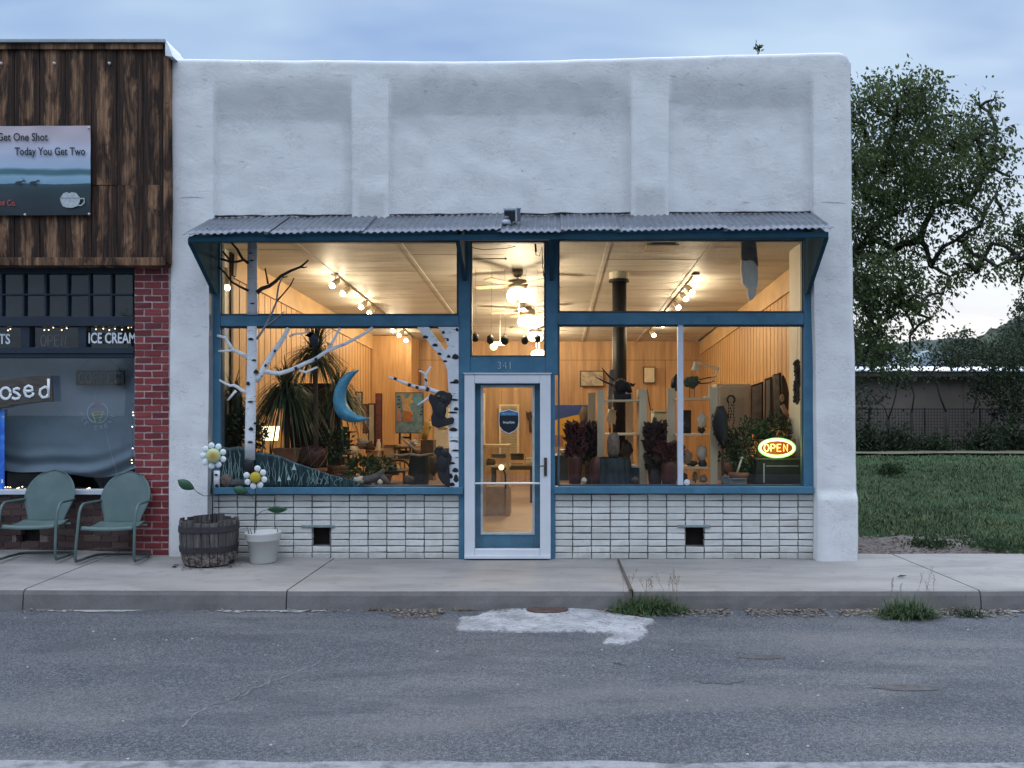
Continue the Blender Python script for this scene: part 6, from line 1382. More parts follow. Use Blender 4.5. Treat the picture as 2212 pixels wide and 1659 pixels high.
for i, (px, py, rx, rz, mt, lab) in enumerate(((2060, 1280, .05, .07, BLACK, 'black carved bust on the middle shelf of the lamp shelf unit'), (2106, 1262, .055, .09, IVORY, 'white carved bird torso on the middle shelf'), (2104, 1288, .045, .05, DARKW, 'dark bell-shaped carving in front of the white torso'), (2062, 1372, .055, .08, M('tan_carving', (.3, .2, .13), .7), 'tan carved head on the lower shelf'), (2105, 1360, .06, .10, IVORY, 'tall white carved vase-like figure on the lower shelf'), (2075, 1390, .07, .035, DARKW, 'dark low carving lying on the lower shelf'), (2108, 1392, .05, .05, M('slate_carving', (.04, .05, .06), .6), 'slate-coloured faceted carving on the lower shelf'), (2050, 1432, .05, .05, BOXB, 'brown lumpy carving at the bottom of lamp shelf unit'), (2110, 1436, .05, .045, IVORY, 'white lumpy carving at the bottom of lamp shelf unit'), (2085, 1430, .03, .06, CARD, 'tan slim carving between two lumps at shelf bottom'))):
    lump('carving', lab, px, py, .8 + .02 * (i % 3), rx, rz, mt, 'carving', i + 2, .45)
t = thing('dark_vase', 'dark tall box on middle shelf behind white mullion', 'box', W(2062, 1300, 1.0)); m = MB(); m.pbox(2044, 2074, 1230, 1300, .98, 1.06); m.build('box_body', DARKW, t, bevel=.006)
tf = thing('raven_figure', 'large black feathered figure perched at the end of the lamp shelf unit', 'sculpture', W(2163, 1345, .5)); m = MB(); m.tube(flist([(2160, 1218), (2163, 1240), (2160, 1275), (2166, 1310), (2172, 1345)], .5), [.04, .075, .09, .075, .02], 14); m.build('body', BLACK, tf, smooth=True)
m = MB()
for i in range(40): a = random.uniform(0, 6.28); h = random.uniform(0, 1); p = W(2160 + 8 * h, 1232 + 95 * h, .5) + Vector((.08 * math.cos(a), .05 * math.sin(a), 0)); m.leaf(p, .07, .035, Vector((math.cos(a), math.sin(a), 0)), Vector((math.cos(a) * .5, math.sin(a) * .3, -1)))
m.build('feathers', BLACK, tf); m = MB(); m.tube([W(2168, 1335, .5), Vector((X(2168, .5), .5, PZ_))], .015, 6); m.build('stand', DARKW, tf)
cw = thing('white_cupboard', 'cream panelled cupboard door standing behind the leafy plant', 'cupboard', (X(2205, 1.9), 2.0, .013)); y = 1.9; m = MB(); m.box(X(2150, y), X(2254, y), y, y + .3, .013, Z(1152, y)); m.build('carcass', IVORY, cw, bevel=.006)
m = MB(); m.pbox(2158, 2247, 1158, 1340, y - .02, y - .001); d_ = m.build('door', M('ivory_door', (.70, .64, .50), .5, .06, 5), cw, bevel=.008); m = MB(); m.pbox(2166, 2234, 1192, 1330, y - .028, y - .021); m.build('raised_panel', IVORY, d_, bevel=.006)
hc = thing('horseshoe_chime', 'horseshoe wind chime with dangling metal pieces hanging before cream cupboard', 'wind chime', W(2193, 1270, 1.7)); y = 1.7; m = MB(); m.tube([W(2193 + 11 * math.cos(a), 1199 - 12 * math.sin(a), y) for a in [-1.0 + 5.14 * i / 20 for i in range(21)]], .013, 8, .6); m.build('horseshoe', M('rusty_iron', (.06, .045, .04), .7, .3, 20), hc, smooth=True)
m = MB(); m.tube(flist([(2184, 1192), (2193, 1163), (2203, 1192)], y), .002, 4); m.build('cord', M('cord_dark', (.03, .03, .03)), hc)
for px, n_ in ((2186, 6), (2193, 5), (2201, 7)):
    m = MB()
    for i in range(n_): m.leaf(W(px + random.uniform(-2, 2), 1212 + i * 9, y), .035, .022, Vector((0, -1, random.uniform(-.3, .3))), Vector((random.uniform(-.4, .4), 0, -1)))
    m.tube(flist([(px, 1208), (px, 1212 + n_ * 9)], y), .0025, 4); m.build('dangle', M('rusty_iron', (.06, .045, .04)), hc)
# pictures leaning along the plywood wall
def leaner(label, pts, pin, y0, mat, fr, name='leaning_picture'):
    t = thing(name, label, 'picture', W(sum(a for a, b in pts) / len(pts), max(b for a, b in pts), y0)); m = MB(); m.pprism(pts, y0, y0 + .04); m.build('frame', fr, t, bevel=.003); m = MB(); m.pprism(pin, y0 - .006, y0 - .001); m.build('canvas', mat, t)
leaner('black framed landscape picture leaning next to the cream cupboard', [(2254, 1156), (2291, 1144), (2291, 1290), (2254, 1300)], [(2257, 1161), (2285, 1151), (2285, 1288), (2257, 1297)], 1.6, ABS, DKF); leaner('brown framed picture with pale slit leaning second along the plywood wall', [(2294, 1137), (2321, 1128), (2321, 1280), (2294, 1285)], [(2299, 1142), (2310, 1138), (2310, 1278), (2299, 1282)], 1.45, IVORY, M('brown_frame', (.15, .08, .04), .5)); leaner('tall grey canvas leaning third along wall, dark edged', [(2320, 1124), (2344, 1117), (2350, 1290), (2322, 1292)], [(2321, 1127), (2337, 1121), (2343, 1286), (2324, 1288)], 1.3, M('grey_canvas', (.33, .28, .21), .6, .4, 10), DKF)
t = thing('wall_mask', 'long dark carved mask with pale oval hanging at end of leaning pictures', 'mask', W(2358, 1300, 1.2)); m = MB(); m.pprism([(2344, 1128), (2352, 1125), (2362, 1150), (2368, 1180), (2366, 1230), (2358, 1300), (2350, 1285), (2347, 1180)], 1.2, 1.25); m.build('mask_body', DKF, t, bevel=.008); m = MB(); m.ball(W(2346, 1194, 1.18), (S(7, 1.18), .012, S(12, 1.18)), 12, 8); m.tube(flist([(2346, 1215), (2356, 1235), (2366, 1250)], 1.18), [.03, .035, .015], 8, .3); m.build('oval', M('pale_wood', (.42, .30, .18), .6), t, smooth=True)
# hanging carvings
y = .09; hw = thing('feather_carving', 'long white and grey feather-shaped wood carving hanging from the window header', 'carving', W(2250, 905, y))
k = NT('feather_white'); v = k.pos(); c = k.ramp(k.noise(k.pos((22, 22, 3)), 1, 4, .6), [(.3, (.4, .38, .35)), (.45, (.72, .69, .64)), (.7, (.82, .80, .76))]); k.pbsdf(c, .6); 
m = MB(); m.pprism([(2224, 778), (2240, 782), (2252, 778), (2262, 784), (2274, 800), (2276, 840), (2272, 868), (2262, 862), (2250, 866), (2238, 862), (2228, 850), (2224, 815)], y, y + .05); m.build('middle_feather', k.m, hw, bevel=.014); m = MB(); m.pprism([(2240, 864), (2250, 868), (2262, 864), (2271, 868), (2268, 885), (2258, 898), (2252, 902), (2246, 896)], y + .004, y + .046); m.build('tip_feather', k.m, hw, bevel=.014)
m = MB(); m.pprism([(2224, 722), (2234, 700), (2262, 700), (2270, 730), (2276, 800), (2262, 782), (2252, 777), (2240, 781), (2224, 777)], y + .003, y + .047); m.build('upper_feather', M('feather_grey', (.12, .115, .11), .6, .35, 14, .3, 40), hw, bevel=.014); m = MB(); m.tube([W(2248, 703, y + .02), W(2248, 660, y + .02)], .004, 5); m.build('cord', M('cord_dark', (.03, .03, .03)), hw)
y = .28; kc = thing('key_chime', 'cluster of dark shiny metal pieces hanging on the cream window return', 'wind chime', W(2392, 1215, y)); m = MB()
for i in range(34):
    py = 1084 + i * 3.7; m.ball(W(2392 + 7 * math.sin(i * 2.1) + random.uniform(-3, 3), py, y + random.uniform(-.02, .02)), (.02, .014, .026), 8, 6, .4, i)
m.tube(flist([(2388, 1080), (2392, 1195), (2391, 1214)], y), [.012, .016, .014], 6); m.build('metal_cluster', M('dark_chrome', (.05, .042, .038), .25, .3, 20, metal=.5), kc, smooth=True); m = MB(); m.tube(flist([(2390, 1085), (2394, 985), (2394, 976)], y), .0015, 4); m.build('cord', M('cord_dark', (.03, .03, .03)), kc)
# neon OPEN sign and chest
y = .30; ns_ = thing('open_sign', 'lit oval neon sign reading OPEN with yellow-green ring in the window corner', 'neon sign', W(2332, 1378, y)); m = MB(); m.pbox(2276, 2388, 1318, 1370, y + .03, y + .05); m.build('backing_board', M('sign_red_back', (.22, .035, .012), .5), ns_, bevel=.01)
c0 = (2331, 1344); m = MB(); m.tube([W(c0[0] + 50 * math.cos(a), c0[1] - 24 * math.sin(a), y) for a in [2 * math.pi * i / 48 for i in range(49)]], .011, 8); m.build('ring_tube', EM('neon_green', (.62, 1, .22), 3.2), ns_, smooth=True)
m = MB(); m.tube([W(c0[0] + 55 * math.cos(a), c0[1] - 28.5 * math.sin(a), y + .012) for a in [2 * math.pi * i / 48 for i in range(49)]], .009, 8); m.build('glow_tube', EM('neon_glow', (.10, .85, .06), 1.1), ns_, smooth=True)  # extra tube added to paint the green glow around the lit ring
m = MB(); stroke_text(m, 'OPEN', 2292, 1354, y - .004, S(15, y), S(21, y), .0062, 1.28, 0); m.build('letter_tube', EM('neon_red', (1, .36, .03), 4.0), ns_, smooth=True)
m = MB(); m.tube(flist([(2332, 1368), (2332, 1380)], y + .04), .01, 6); m.build('stand', BLACK, ns_); lamp('neon_light', W(2331, 1344, y - .12), 2.2, .08, ns_, (.75, .9, .18))
ct = thing('dark_chest', 'black metal-bound chest under the neon sign in window corner', 'chest', onplat(2342, .35)); y = .32; m = MB(); m.pbox(2268, 2408, 1380, 1452, y, y + .3); m.build('chest_body', M('chest_black', (.014, .013, .015), .5, .3, 12), ct, bevel=.01); m = MB(); m.pbox(2266, 2410, 1374, 1381.5, y - .012, y + .31); m.build('lid', M('chest_brown', (.06, .045, .04), .5, .3, 12), ct, bevel=.006)
m = MB(); m.pbox(2298, 2396, 1397, 1399, y - .004, y - .001); m.pbox(2290, 2294, 1390, 1448, y - .005, y - .001); m.build('metal_band', M('pale_metal', (.3, .3, .32)), ct)
vase('clay_dish', 'shallow clay dish with pale stick beside the chest', 2215, 1418, 1442, .42, 62, TERR, BOWL, 'dish'); t = thing('pale_stick', 'pale bone-like stick standing in the clay dish', 'stick', W(2212, 1420, .42)); m = MB(); m.tube(flist([(2211, 1420), (2218, 1398), (2225, 1376)], .42), [.012, .014, .010], 8); m.ball(W(2226, 1374, .42), .018, 8, 6); m.build('stick', IVORY, t, smooth=True)
box_at('small pale blue box on the platform at the foot of the leafy plant', 2170, 2188, 1430, 1450, .28, .08, M('blue_grey_box', (.16, .2, .23), .6)); box_at('long pale grey box in front of clay dish', 2190, 2240, 1437, 1452, .24, .08, M('grey_box', (.22, .25, .26), .6))
t = thing('suction_hook', 'white round suction hook on the glass at foot of the mullion', 'hook', W(2061, 1447, .0)); m = MB(); m.disc(W(2061, 1447, .008), S(9), .02); m.build('disc', M('knob_white', (.7, .72, .75), .4), t, bevel=.005); m = MB(); m.ball(W(2061, 1447, -.01), .008, 8, 6); m.build('nub', M('knob_white', (.7, .72, .75)), t)
# seen through the door: louvred panel, desk, display frame, lamp
yl = 8.55; lp = thing('louvred_panel', 'pale louvred panel on the far back wall, seen through the shop door', 'panel', W(1527, 1362, yl)); m = MB(); m.pbox(1497, 1503, 1213, 1362, yl, yl + .05); m.pbox(1551, 1557, 1213, 1362, yl, yl + .05); m.pbox(1503, 1551, 1213, 1219, yl, yl + .05); m.build('frame', M('cream_trim', (.66, .58, .40), .5), lp); m = MB()
for i in range(30): zz = Z(1222 + i * 4.7, yl); m.box(X(1503.2, yl), X(1550.8, yl), yl + .01, yl + .03, zz - .012, zz + .008)
m.build('louvres', M('louvre_cream', (.5, .44, .30), .6), lp)
yd = 5.2; dk = thing('shop_desk', 'dark writing desk with curved legs standing inside beyond the door', 'desk', (X(1570, yd), yd, .013)); m = MB(); m.box(X(1470, yd), X(1600, yd), yd, yd + .6, Z(1394, yd) - .03, Z(1394, yd)); m.build('desk_top', M('desk_wood', (.24, .15, .085), .4, .2, 8), dk, bevel=.005)
for px in (1478, 1594):
    for yy in (yd + .05, yd + .53): m = MB(); m.box(X(px, yd) - .025, X(px, yd) + .025, yy - .025, yy + .025, .013, Z(1394, yd) - .031); m.build('leg', DARKW, dk)
m = MB(); m.box(X(1480, yd), X(1592, yd), yd + .02, yd + .04, Z(1410, yd), Z(1396, yd)); m.build('apron', DARKW, dk)
box_at('flat dark book box lying on the writing desk', 1533, 1570, 1362, 1380, yd + .1, .3, DARKW, 'book_box'); box_at('low grey tray on the writing desk behind glass frame', 1474, 1520, 1363, 1374, yd + .2, .25, M('tray_grey', (.14, .12, .11), .6), 'desk_tray', 'tray'); box_at('pale paper stack at the desk end', 1578, 1598, 1375, 1386, yd + .1, .2, IVORY, 'paper_stack', 'paper')
yf = 3.4; gf = thing('display_case', 'tan wooden framed glass display case beyond the shop door', 'display case', (X(1487, yf), yf + .3, .013)); CW = M('case_wood', (.42, .30, .17), .5, .15, 8)
for px in (1453, 1523): m = MB(); m.box(X(px, yf) - .025, X(px, yf) + .025, yf, yf + .05, .013, Z(1338, yf)); m.build('post', CW, gf)
m = MB(); m.pbox(1447, 1529, 1335, 1342, yf - .005, yf + .45); m.build('top_rail', CW, gf); m = MB(); m.pbox(1447, 1529, 1397, 1402, yf - .004, yf + .45); m.build('shelf', CW, gf); m = MB(); m.box(X(1447, yf), X(1529, yf), yf + .06, yf + .45, .013, Z(1462, yf)); m.build('cabinet_base', M('base_tan', (.34, .24, .15), .6), gf); pane(1456, 1520, 1342, 1462, yf + .02, gf)
lump('toy_figure', 'small brown dog-like toy on the display case shelf', 1470, 1388, yf + .2, .09, .06, M('toy_brown', (.10, .05, .03), .7), 'figurine', 4, .4); t = thing('round_mirror', 'small round black lamp with pale glowing face in the display case', 'lamp', W(1503, 1410, yf - .06)); m = MB(); m.tube(flist([(1498, 1402), (1510, 1408), (1516, 1425), (1517, 1466)], yf - .05), .014, 8); m.build('arm', BLACK, t, smooth=True); m = MB(); m.ball(W(1504, 1402, yf - .08), .045, 12, 8); m.build('lamp_face', EM('small_glow', (1, .85, .6), 1.5), t, smooth=True)
mk = thing('wall_mask', 'dark horned mask hanging on the back wall beyond the door', 'mask', W(1590, 1304, yl)); m = MB(); m.pprism([(1577, 1233), (1584, 1238), (1594, 1234), (1597, 1250), (1594, 1262), (1596, 1300), (1588, 1296), (1587, 1264), (1582, 1258)], yl, yl + .04); m.build('mask_body', DKF, mk, bevel=.006)
m = MB(); m.pbox(1450, 1455, 1180, 1332, yl - .05, yl + .05); m.build('wall_trim', CREAM, shop)

cab('white_cabinet', 'tall white cabinet behind the golden figure and bears, far in the shop', 'cabinet', 1302, 1346, 1216, 1376, 4.2, .4, IVORY, drawers=2)
cab('pale_cabinet', 'pale grey-green open cabinet in the middle of the shop between the two shelf units', 'cabinet', 1962, 2004, 1232, 1400, 3.0, .4, M('pale_sage', (.40, .42, .34), .6, .1, 5), drawers=4)
t = thing('walking_cane', 'thin dark hooked cane leaning beside the pale shelf upright', 'cane', W(1945, 1240, 1.0)); m = MB(); m.tube(flist([(1942, 1168), (1946, 1200), (1951, 1228), (1956, 1234), (1959, 1226)], 1.0), .006, 6); m.tube(flist([(1951, 1228), (1952, 1440)], 1.0), .004, 5); m.build('cane_rod', DARKW, t, smooth=True)
picture('small dark framed picture on the display stand below the crescent moon', 1014, 1042, 1302, 1340, 1.36, ABS, DKF)
box_at('brown wooden crate at the bottom of display stand', 996, 1034, 1372, 1420, 1.3, .25, BOXB); box_at('cardboard box half hidden behind driftwood log', 1100, 1142, 1352, 1376, 3.22, .2, CARD); box_at('small dark box at the bench end next to cask', 1200, 1226, 1352, 1376, 3.22, .15, DARKW)
for i, (px, py, y, rx, rz, mt, lab) in enumerate(((1088, 1330, 3.3, .10, .09, M('grey_glaze', (.22, .2, .18), .5), 'round grey pot on the bench before leaning pictures'), (1110, 1345, 3.26, .07, .10, DARKW, 'dark carved knob shape on the bench by pale canvas'), (1062, 1352, 3.26, .08, .08, IVORY, 'pale round ornament on the bench close to crescent moon tip'), (1180, 1410, 1.2, .09, .07, M('bleached_wood', (.34, .27, .19)), 'pale root lump in front of arched chair'), (1300, 1395, 1.3, .08, .12, BOXB, 'brown upright carving between cask and lower bear'), (1075, 1440, .4, .06, .04, IVORY, 'small pale shell at the window bottom by the hill tip'), (1140, 1447, .35, .03, .03, IVORY, 'tiny white ball on the platform beside driftwood'), (1995, 1290, 1.3, .07, .12, BLACK, 'black upright carving just behind white mullion upright'), (2200, 1340, .9, .09, .16, MAROON, 'maroon round vessel behind the leafy plant'), (2185, 1400, .6, .08, .09, TERR, 'terracotta lump pot under the black feathered figure'), (1835, 1250, 1.1, .06, .10, IVORY, 'pale carved block on the upper shelf by stove pipe'), (1880, 1350, .8, .07, .10, DARKW, 'dark vessel on middle of pale shelf unit'))):
    lump('ornament', lab, px, py, y, rx, rz, mt, 'ornament', i + 20, .5)
for (px, py) in ((1088, 1330), (1110, 1345), (1062, 1352)): pass

vase('tall_vase', 'tall ivory vase on workbench in front of the maroon canvas', 1136, 1318, 1376, 3.25, 16, IVORY, URN); vase('tall_vase', 'dark tall vase at the workbench end beside golden figure pedestal', 1246, 1316, 1376, 3.3, 20, DARKW, URN)
picture('square orange abstract picture on the far wall over rabbit painting', 1212, 1262, 1108, 1158, 8.5, M('orange_canvas', (.42, .17, .06), .6, .4, 3), DKF, 'wall_picture'); picture('wide dark landscape hanging on the far wall behind the stove pipe', 1740, 1812, 1112, 1160, 8.5, ABS, DKF, 'wall_picture'); picture('small pale print hanging on the far wall between stove pipe and white mullion', 1930, 1966, 1100, 1150, 8.5, M('cream_canvas', (.62, .55, .40)), DKF, 'wall_picture')
t = thing('carved_post', 'tall brown carved wooden post standing mid-shop between yellow painting and stove pipe shelf', 'carving', (X(1752, 2.6), 2.6, .013)); m = MB(); m.lathe([(.10, .013), (.10, .1), (.055, .2), (.075, .6), (.05, .9), (.08, 1.2), (.05, 1.45), (.075, 1.6), (.02, 1.72)], (X(1752, 2.6), 2.6, 0), 14); m.build('turned_post', BOXB, t, smooth=True)
bush(1000, 1330, .9, .2, .2, 420, 'leafy green plant beneath the crescent moon in front of display stand', MIDG, .07); bush(1148, 1400, 1.0, .16, .12, 300, 'small leafy plant between driftwood and the arched chair', MIDG, .06)
lump('ornament', 'brown rounded carving on the platform below draped table corner', 1905, 1440, .3, .045, .035, BOXB, 'ornament', 61, .4); lump('ornament', 'pale knobbly carving at the foot of the maroon urn', 1752, 1442, .25, .03, .035, IVORY, 'ornament', 62, .4); lump('ornament', 'dark round carving beside cask foot near lower bear', 1226, 1440, .5, .06, .05, DARKW, 'ornament', 63, .4)
# ------------------------------------------------------------------ planters and metal flowers
def hoop(r0, z0, r1, z1, c, n=40, th=.006):
    m = MB(); R_ = []
    for (r, z) in ((r0, z0), (r0 + th, z0), (r1 + th, z1), (r1, z1)): R_.append(m.add([(c[0] + r * math.cos(6.2832 * i / n), c[1] + r * math.sin(6.2832 * i / n), z + .004 * math.sin(3 * 6.2832 * i / n)) for i in range(n)]))
    for q in range(4):
        a, b = R_[q], R_[(q + 1) % 4]
        for i in range(n): m.face((a + i, a + (i + 1) % n, b + (i + 1) % n, b + i))
    return m
bc = (-3.63, -.43); bz = gz(-3.62, -.46)
k = NT('grey_stave'); v = k.pos(); rd = k.attr('rnd'); g_ = k.noise(k.pos((30, 30, 3.5)), 1.0, 5, .7, .6)
c = k.ramp(g_, [(.3, (.05, .045, .045)), (.55, (.12, .11, .105)), (.75, (.26, .24, .225))]); c = k.mix(k.math('MULTIPLY', rd.outputs['Fac'], .5), c, (.035, .03, .03))
sp = k.n('ShaderNodeSeparateXYZ'); k.l(v, sp.inputs[0]); low = k.ramp(k.math('ADD', k.math('MULTIPLY', k.math('SUBTRACT', sp.outputs[2], bz), 4.0), k.math('MULTIPLY', k.noise(v, 16, 4), .35)), [(.62, 1.0), (.72, 0.0)])
rot = k.ramp(k.noise(v, 26, 5, .75), [(.42, (.05, .035, .03)), (.55, (.22, .19, .175)), (.7, (.36, .32, .29))]); c = k.mix(low, c, rot)
k.pbsdf(c, .9, 0, .15, k.bump(g_, .8, .01)); STAVE = k.m
bl = thing('barrel_planter', 'weathered half wine barrel planter with two dark iron hoops and rotting base', 'planter', (bc[0], bc[1], bz))
m = MB(); rn = []; ns = 22
def brad(t): return .255 + .035 * math.sin(min(1, t * 1.15) * 1.9) 
for q in range(ns):
    a0, a1 = 6.2832 * q / ns + .012, 6.2832 * (q + 1) / ns - .012; top = .47 + random.uniform(-.02, .022); bot = .01 + max(0, random.uniform(-.03, .03)); r_ = random.random(); dr = random.uniform(-.004, .004); rows = []
    for t in (0, .18, .4, .6, .8, 1):
        z = bot + (top - bot) * t; rr = brad(z / .5) + dr - (.012 if t == 0 else 0)
        rows.append(m.add([(bc[0] + (rr - dd) * math.cos(a), bc[1] + (rr - dd) * math.sin(a), bz + z) for dd in (0, .028) for a in (a0, (a0 + a1) / 2, a1)])); rn += [r_] * 6
    for A, B in zip(rows, rows[1:]):
        m.face((A, A + 1, B + 1, B)); m.face((A + 1, A + 2, B + 2, B + 1)); m.face((A + 4, A + 3, B + 3, B + 4)); m.face((A + 5, A + 4, B + 4, B + 5)); m.face((A + 3, A, B, B + 3)); m.face((A + 2, A + 5, B + 5, B + 2))
    T = rows[-1]; m.face((T, T + 1, T + 4, T + 3)); m.face((T + 1, T + 2, T + 5, T + 4))
m.vc['rnd'] = rn; m.build('staves', STAVE, bl)
HOOP = M('hoop_iron', (.035, .03, .033), .6, .25, 14, .2, 50)
hoop(brad(.76) + .002, bz + .36, brad(.86) + .002, bz + .42, bc).build('hoop', HOOP, bl, smooth=False); hoop(brad(.31) + .002, bz + .155, brad(.43) + .002, bz + .21, bc).build('hoop', HOOP, bl)
m = MB(); m.lathe([(.25, 0), (.25, .02)], (bc[0], bc[1], bz + .38), 20); m.lathe([(.24, 0), (.24, .02)], (bc[0], bc[1], bz + .012), 20); m.build('soil', M('potting_soil', (.035, .027, .022), .95, .4, 20, .8, 50), bl)
m = MB()
for q in range(26): a = random.uniform(3.4, 6.1); r_ = random.uniform(.25, .34); m.leaf((bc[0] + r_ * math.cos(a), bc[1] + r_ * math.sin(a), bz + .006), .05, .03, Vector((0, 0, 1)), Vector((math.cos(a), math.sin(a), .1)))
m.build('bark_flakes', M('bark_flake', (.04, .03, .028), .9, .5, 30), bl)
pc = (X(790, -.30), -.30); pz = gz(pc[0], -.3); wp = thing('white_flower_pot', 'tapered white plastic flower pot with rolled rim standing beside the barrel', 'flower pot', (pc[0], pc[1], pz))
m = MB(); m.lathe([(.128, .0), (.133, .01), (.163, .235), (.176, .24), (.178, .25), (.183, .30), (.190, .318), (.188, .325), (.176, .32), (.165, .27)], (pc[0], pc[1], pz), 36, 0); m.build('pot_body', M('pot_white', (.56, .56, .53), .55, .06, 5, .1, 60), wp, smooth=True)
m = MB(); m.lathe([(.15, 0), (.165, .01)], (pc[0], pc[1], pz + .25), 20); m.build('soil', M('potting_soil', (.035, .027, .022)), wp)
m = MB()
for px, q in ((742, -1), (750, -.4), (830, .8)): m.tube([W(px + 6, 1604, -.30), W(px, 1588 - 6 * abs(q), -.32)], [.006, .003], 5)
m.build('dead_twig', M('dead_twig', (.12, .09, .07), .9), wp)
PETAL = M('petal_white', (.70, .75, .76), .35, .05, 6, .05, 30); STEM = M('stem_iron', (.018, .02, .022), .6); LEAFM = M('metal_leaf_green', (.02, .07, .035), .4, .25, 10, .1, 30)
def flower(cx, cy, y, rc, ring, rp, n, dm, label, stem, leaves, skip=(), a0=0.0):
    t = thing('metal_flower', label, 'metal flower', W(stem[0], stem[1], y)); m = MB(); m.ball(W(cx, cy, y - .02), (S(rc, y), S(rc * .55, y), S(rc, y)), 18, 12); m.build('flower_centre', dm, t, smooth=True)
    for q in range(n):
        if q in skip: continue
        a = a0 + 6.2832 * q / n; m = MB(); m.ball(W(cx + ring * math.cos(a), cy - ring * math.sin(a), y), (S(rp, y), S(rp * .4, y), S(rp, y)), 14, 10); m.build('petal', PETAL, t, smooth=True)
    m = MB(); m.tube([W(cx, cy, y + .004), W((cx * .4 + stem[0] * .6) + 1.5, cy + (stem[1] - cy) * .5, y + .004), W(stem[0], stem[1], y + .004)], .0055, 8); m.build('stem', STEM, t, smooth=True)
    for (pts, tip, ang, L, w_, yy) in leaves:
        m = MB(); m.tube([W(a, b, yy) for a, b in pts], .0035, 6); lf = m.build('leaf_stalk', STEM, t, smooth=True)
        m = MB(); g = {}; d = Vector((math.cos(ang), -.15, math.sin(ang))).normalized(); sd_ = Vector((-math.sin(ang), -.25, math.cos(ang))); base = W(tip[0], tip[1], yy)
        for i in range(13):
            u = i / 12; hw = S(w_, yy) * math.sin(math.pi * u) ** .8
            for j in range(7): s_ = j / 3 - 1; g[i, j] = m.add([base + d * (S(L, yy) * u) + sd_ * (hw * s_) + Vector((0, .012 * s_ * s_ - .02 * math.sin(math.pi * u), 0))])
        for i in range(12):
            for j in range(6): m.face((g[i, j], g[i + 1, j], g[i + 1, j + 1], g[i, j + 1]))
        o = m.build('leaf', LEAFM, t, smooth=True); s2 = o.modifiers.new('thick', 'SOLIDIFY'); s2.thickness = .004
k = NT('flower_centre_pale'); ps = k.pos(); dd = k.n('ShaderNodeVectorMath', operation='DISTANCE'); k.l(ps, dd.inputs[0]); dd.inputs[1].default_value = W(640, 1367, -.5); c = k.ramp(k.math('ADD', k.math('MULTIPLY', dd.outputs['Value'], 10), k.math('MULTIPLY', k.noise(ps, 40, 3), .2)), [(.35, (.42, .24, .06)), (.55, (.50, .44, .16)), (.8, (.42, .55, .32))]); k.pbsdf(c, .4)
flower(640, 1367, -.46, 22, 31, 9.5, 9, k.m, 'tall metal daisy with pale green and orange centre standing in the barrel', (636, 1570), [([(636, 1487), (612, 1488), (594, 1478), (580, 1466)], (582, 1468), R(148), 55, 14, -.46), ([(760, 1496), (752, 1484), (742, 1476)], (744, 1478), R(160), 46, 13, -.40)], (), .35)
flower(766, 1432, -.32, 16.5, 27, 9.5, 8, M('centre_yellow', (.48, .36, .03), .4, .15, 10), 'shorter metal daisy with yellow centre and white petals standing in the white pot', (764, 1600), [([(770, 1548), (784, 1534), (804, 1528)], (800, 1529), R(2), 66, 11, -.32)], (2,), .55)
# ------------------------------------------------------------------ floodlight on the awning
fl_ = thing('security_light', 'grey twin-box security floodlight mounted on the tin awning above the door', 'floodlight', W(1530, 672, -.42)); GREY = M('flood_grey', (.10, .11, .13), .45, .15, 10, .1, 60); SILV = M('flood_silver', (.42, .46, .52), .4, .1, 10)
y = -.45; m = MB(); m.lathe([(.05, 0), (.055, .015), (.05, .05), (.035, .055)], W(1520, 676, y), 18); m.build('base', SILV, fl_, smooth=True)
rm = Matrix.Rotation(R(-22), 3, 'Z') @ Matrix.Rotation(R(12), 3, 'X') @ Matrix.Rotation(R(5), 3, 'Y'); hc_ = W(1537, 645, y)
m = MB(); m.obox(hc_, .155, .09, .13, rm); m.build('housing', GREY, fl_, bevel=.008); m = MB(); m.obox(hc_ + rm @ Vector((0, -.047, .056)), .15, .02, .022, rm); m.obox(hc_ + rm @ Vector((.066, -.047, -.012)), .016, .02, .11, rm); m.build('front_rim', SILV, fl_, bevel=.003)
m = MB(); m.obox(hc_ + rm @ Vector((-.006, -.047, -.014)), .125, .006, .09, rm); m.build('lens', M('flood_lens', (.025, .03, .04), .15), fl_); m = MB(); m.obox(hc_ + rm @ Vector((0, .01, .069)), .165, .11, .012, rm); m.build('visor', SILV, fl_, bevel=.003)
m = MB(); m.tube([W(1518, 672, y), W(1519, 660, y - .02), W(1521, 648, y - .03)], [.024, .03, .026], 12); m.build('motion_sensor', GREY, fl_, smooth=True); m = MB(); m.tube([W(1533, 674, y), W(1536, 660, y)], .012, 8); m.build('bracket_arm', GREY, fl_)
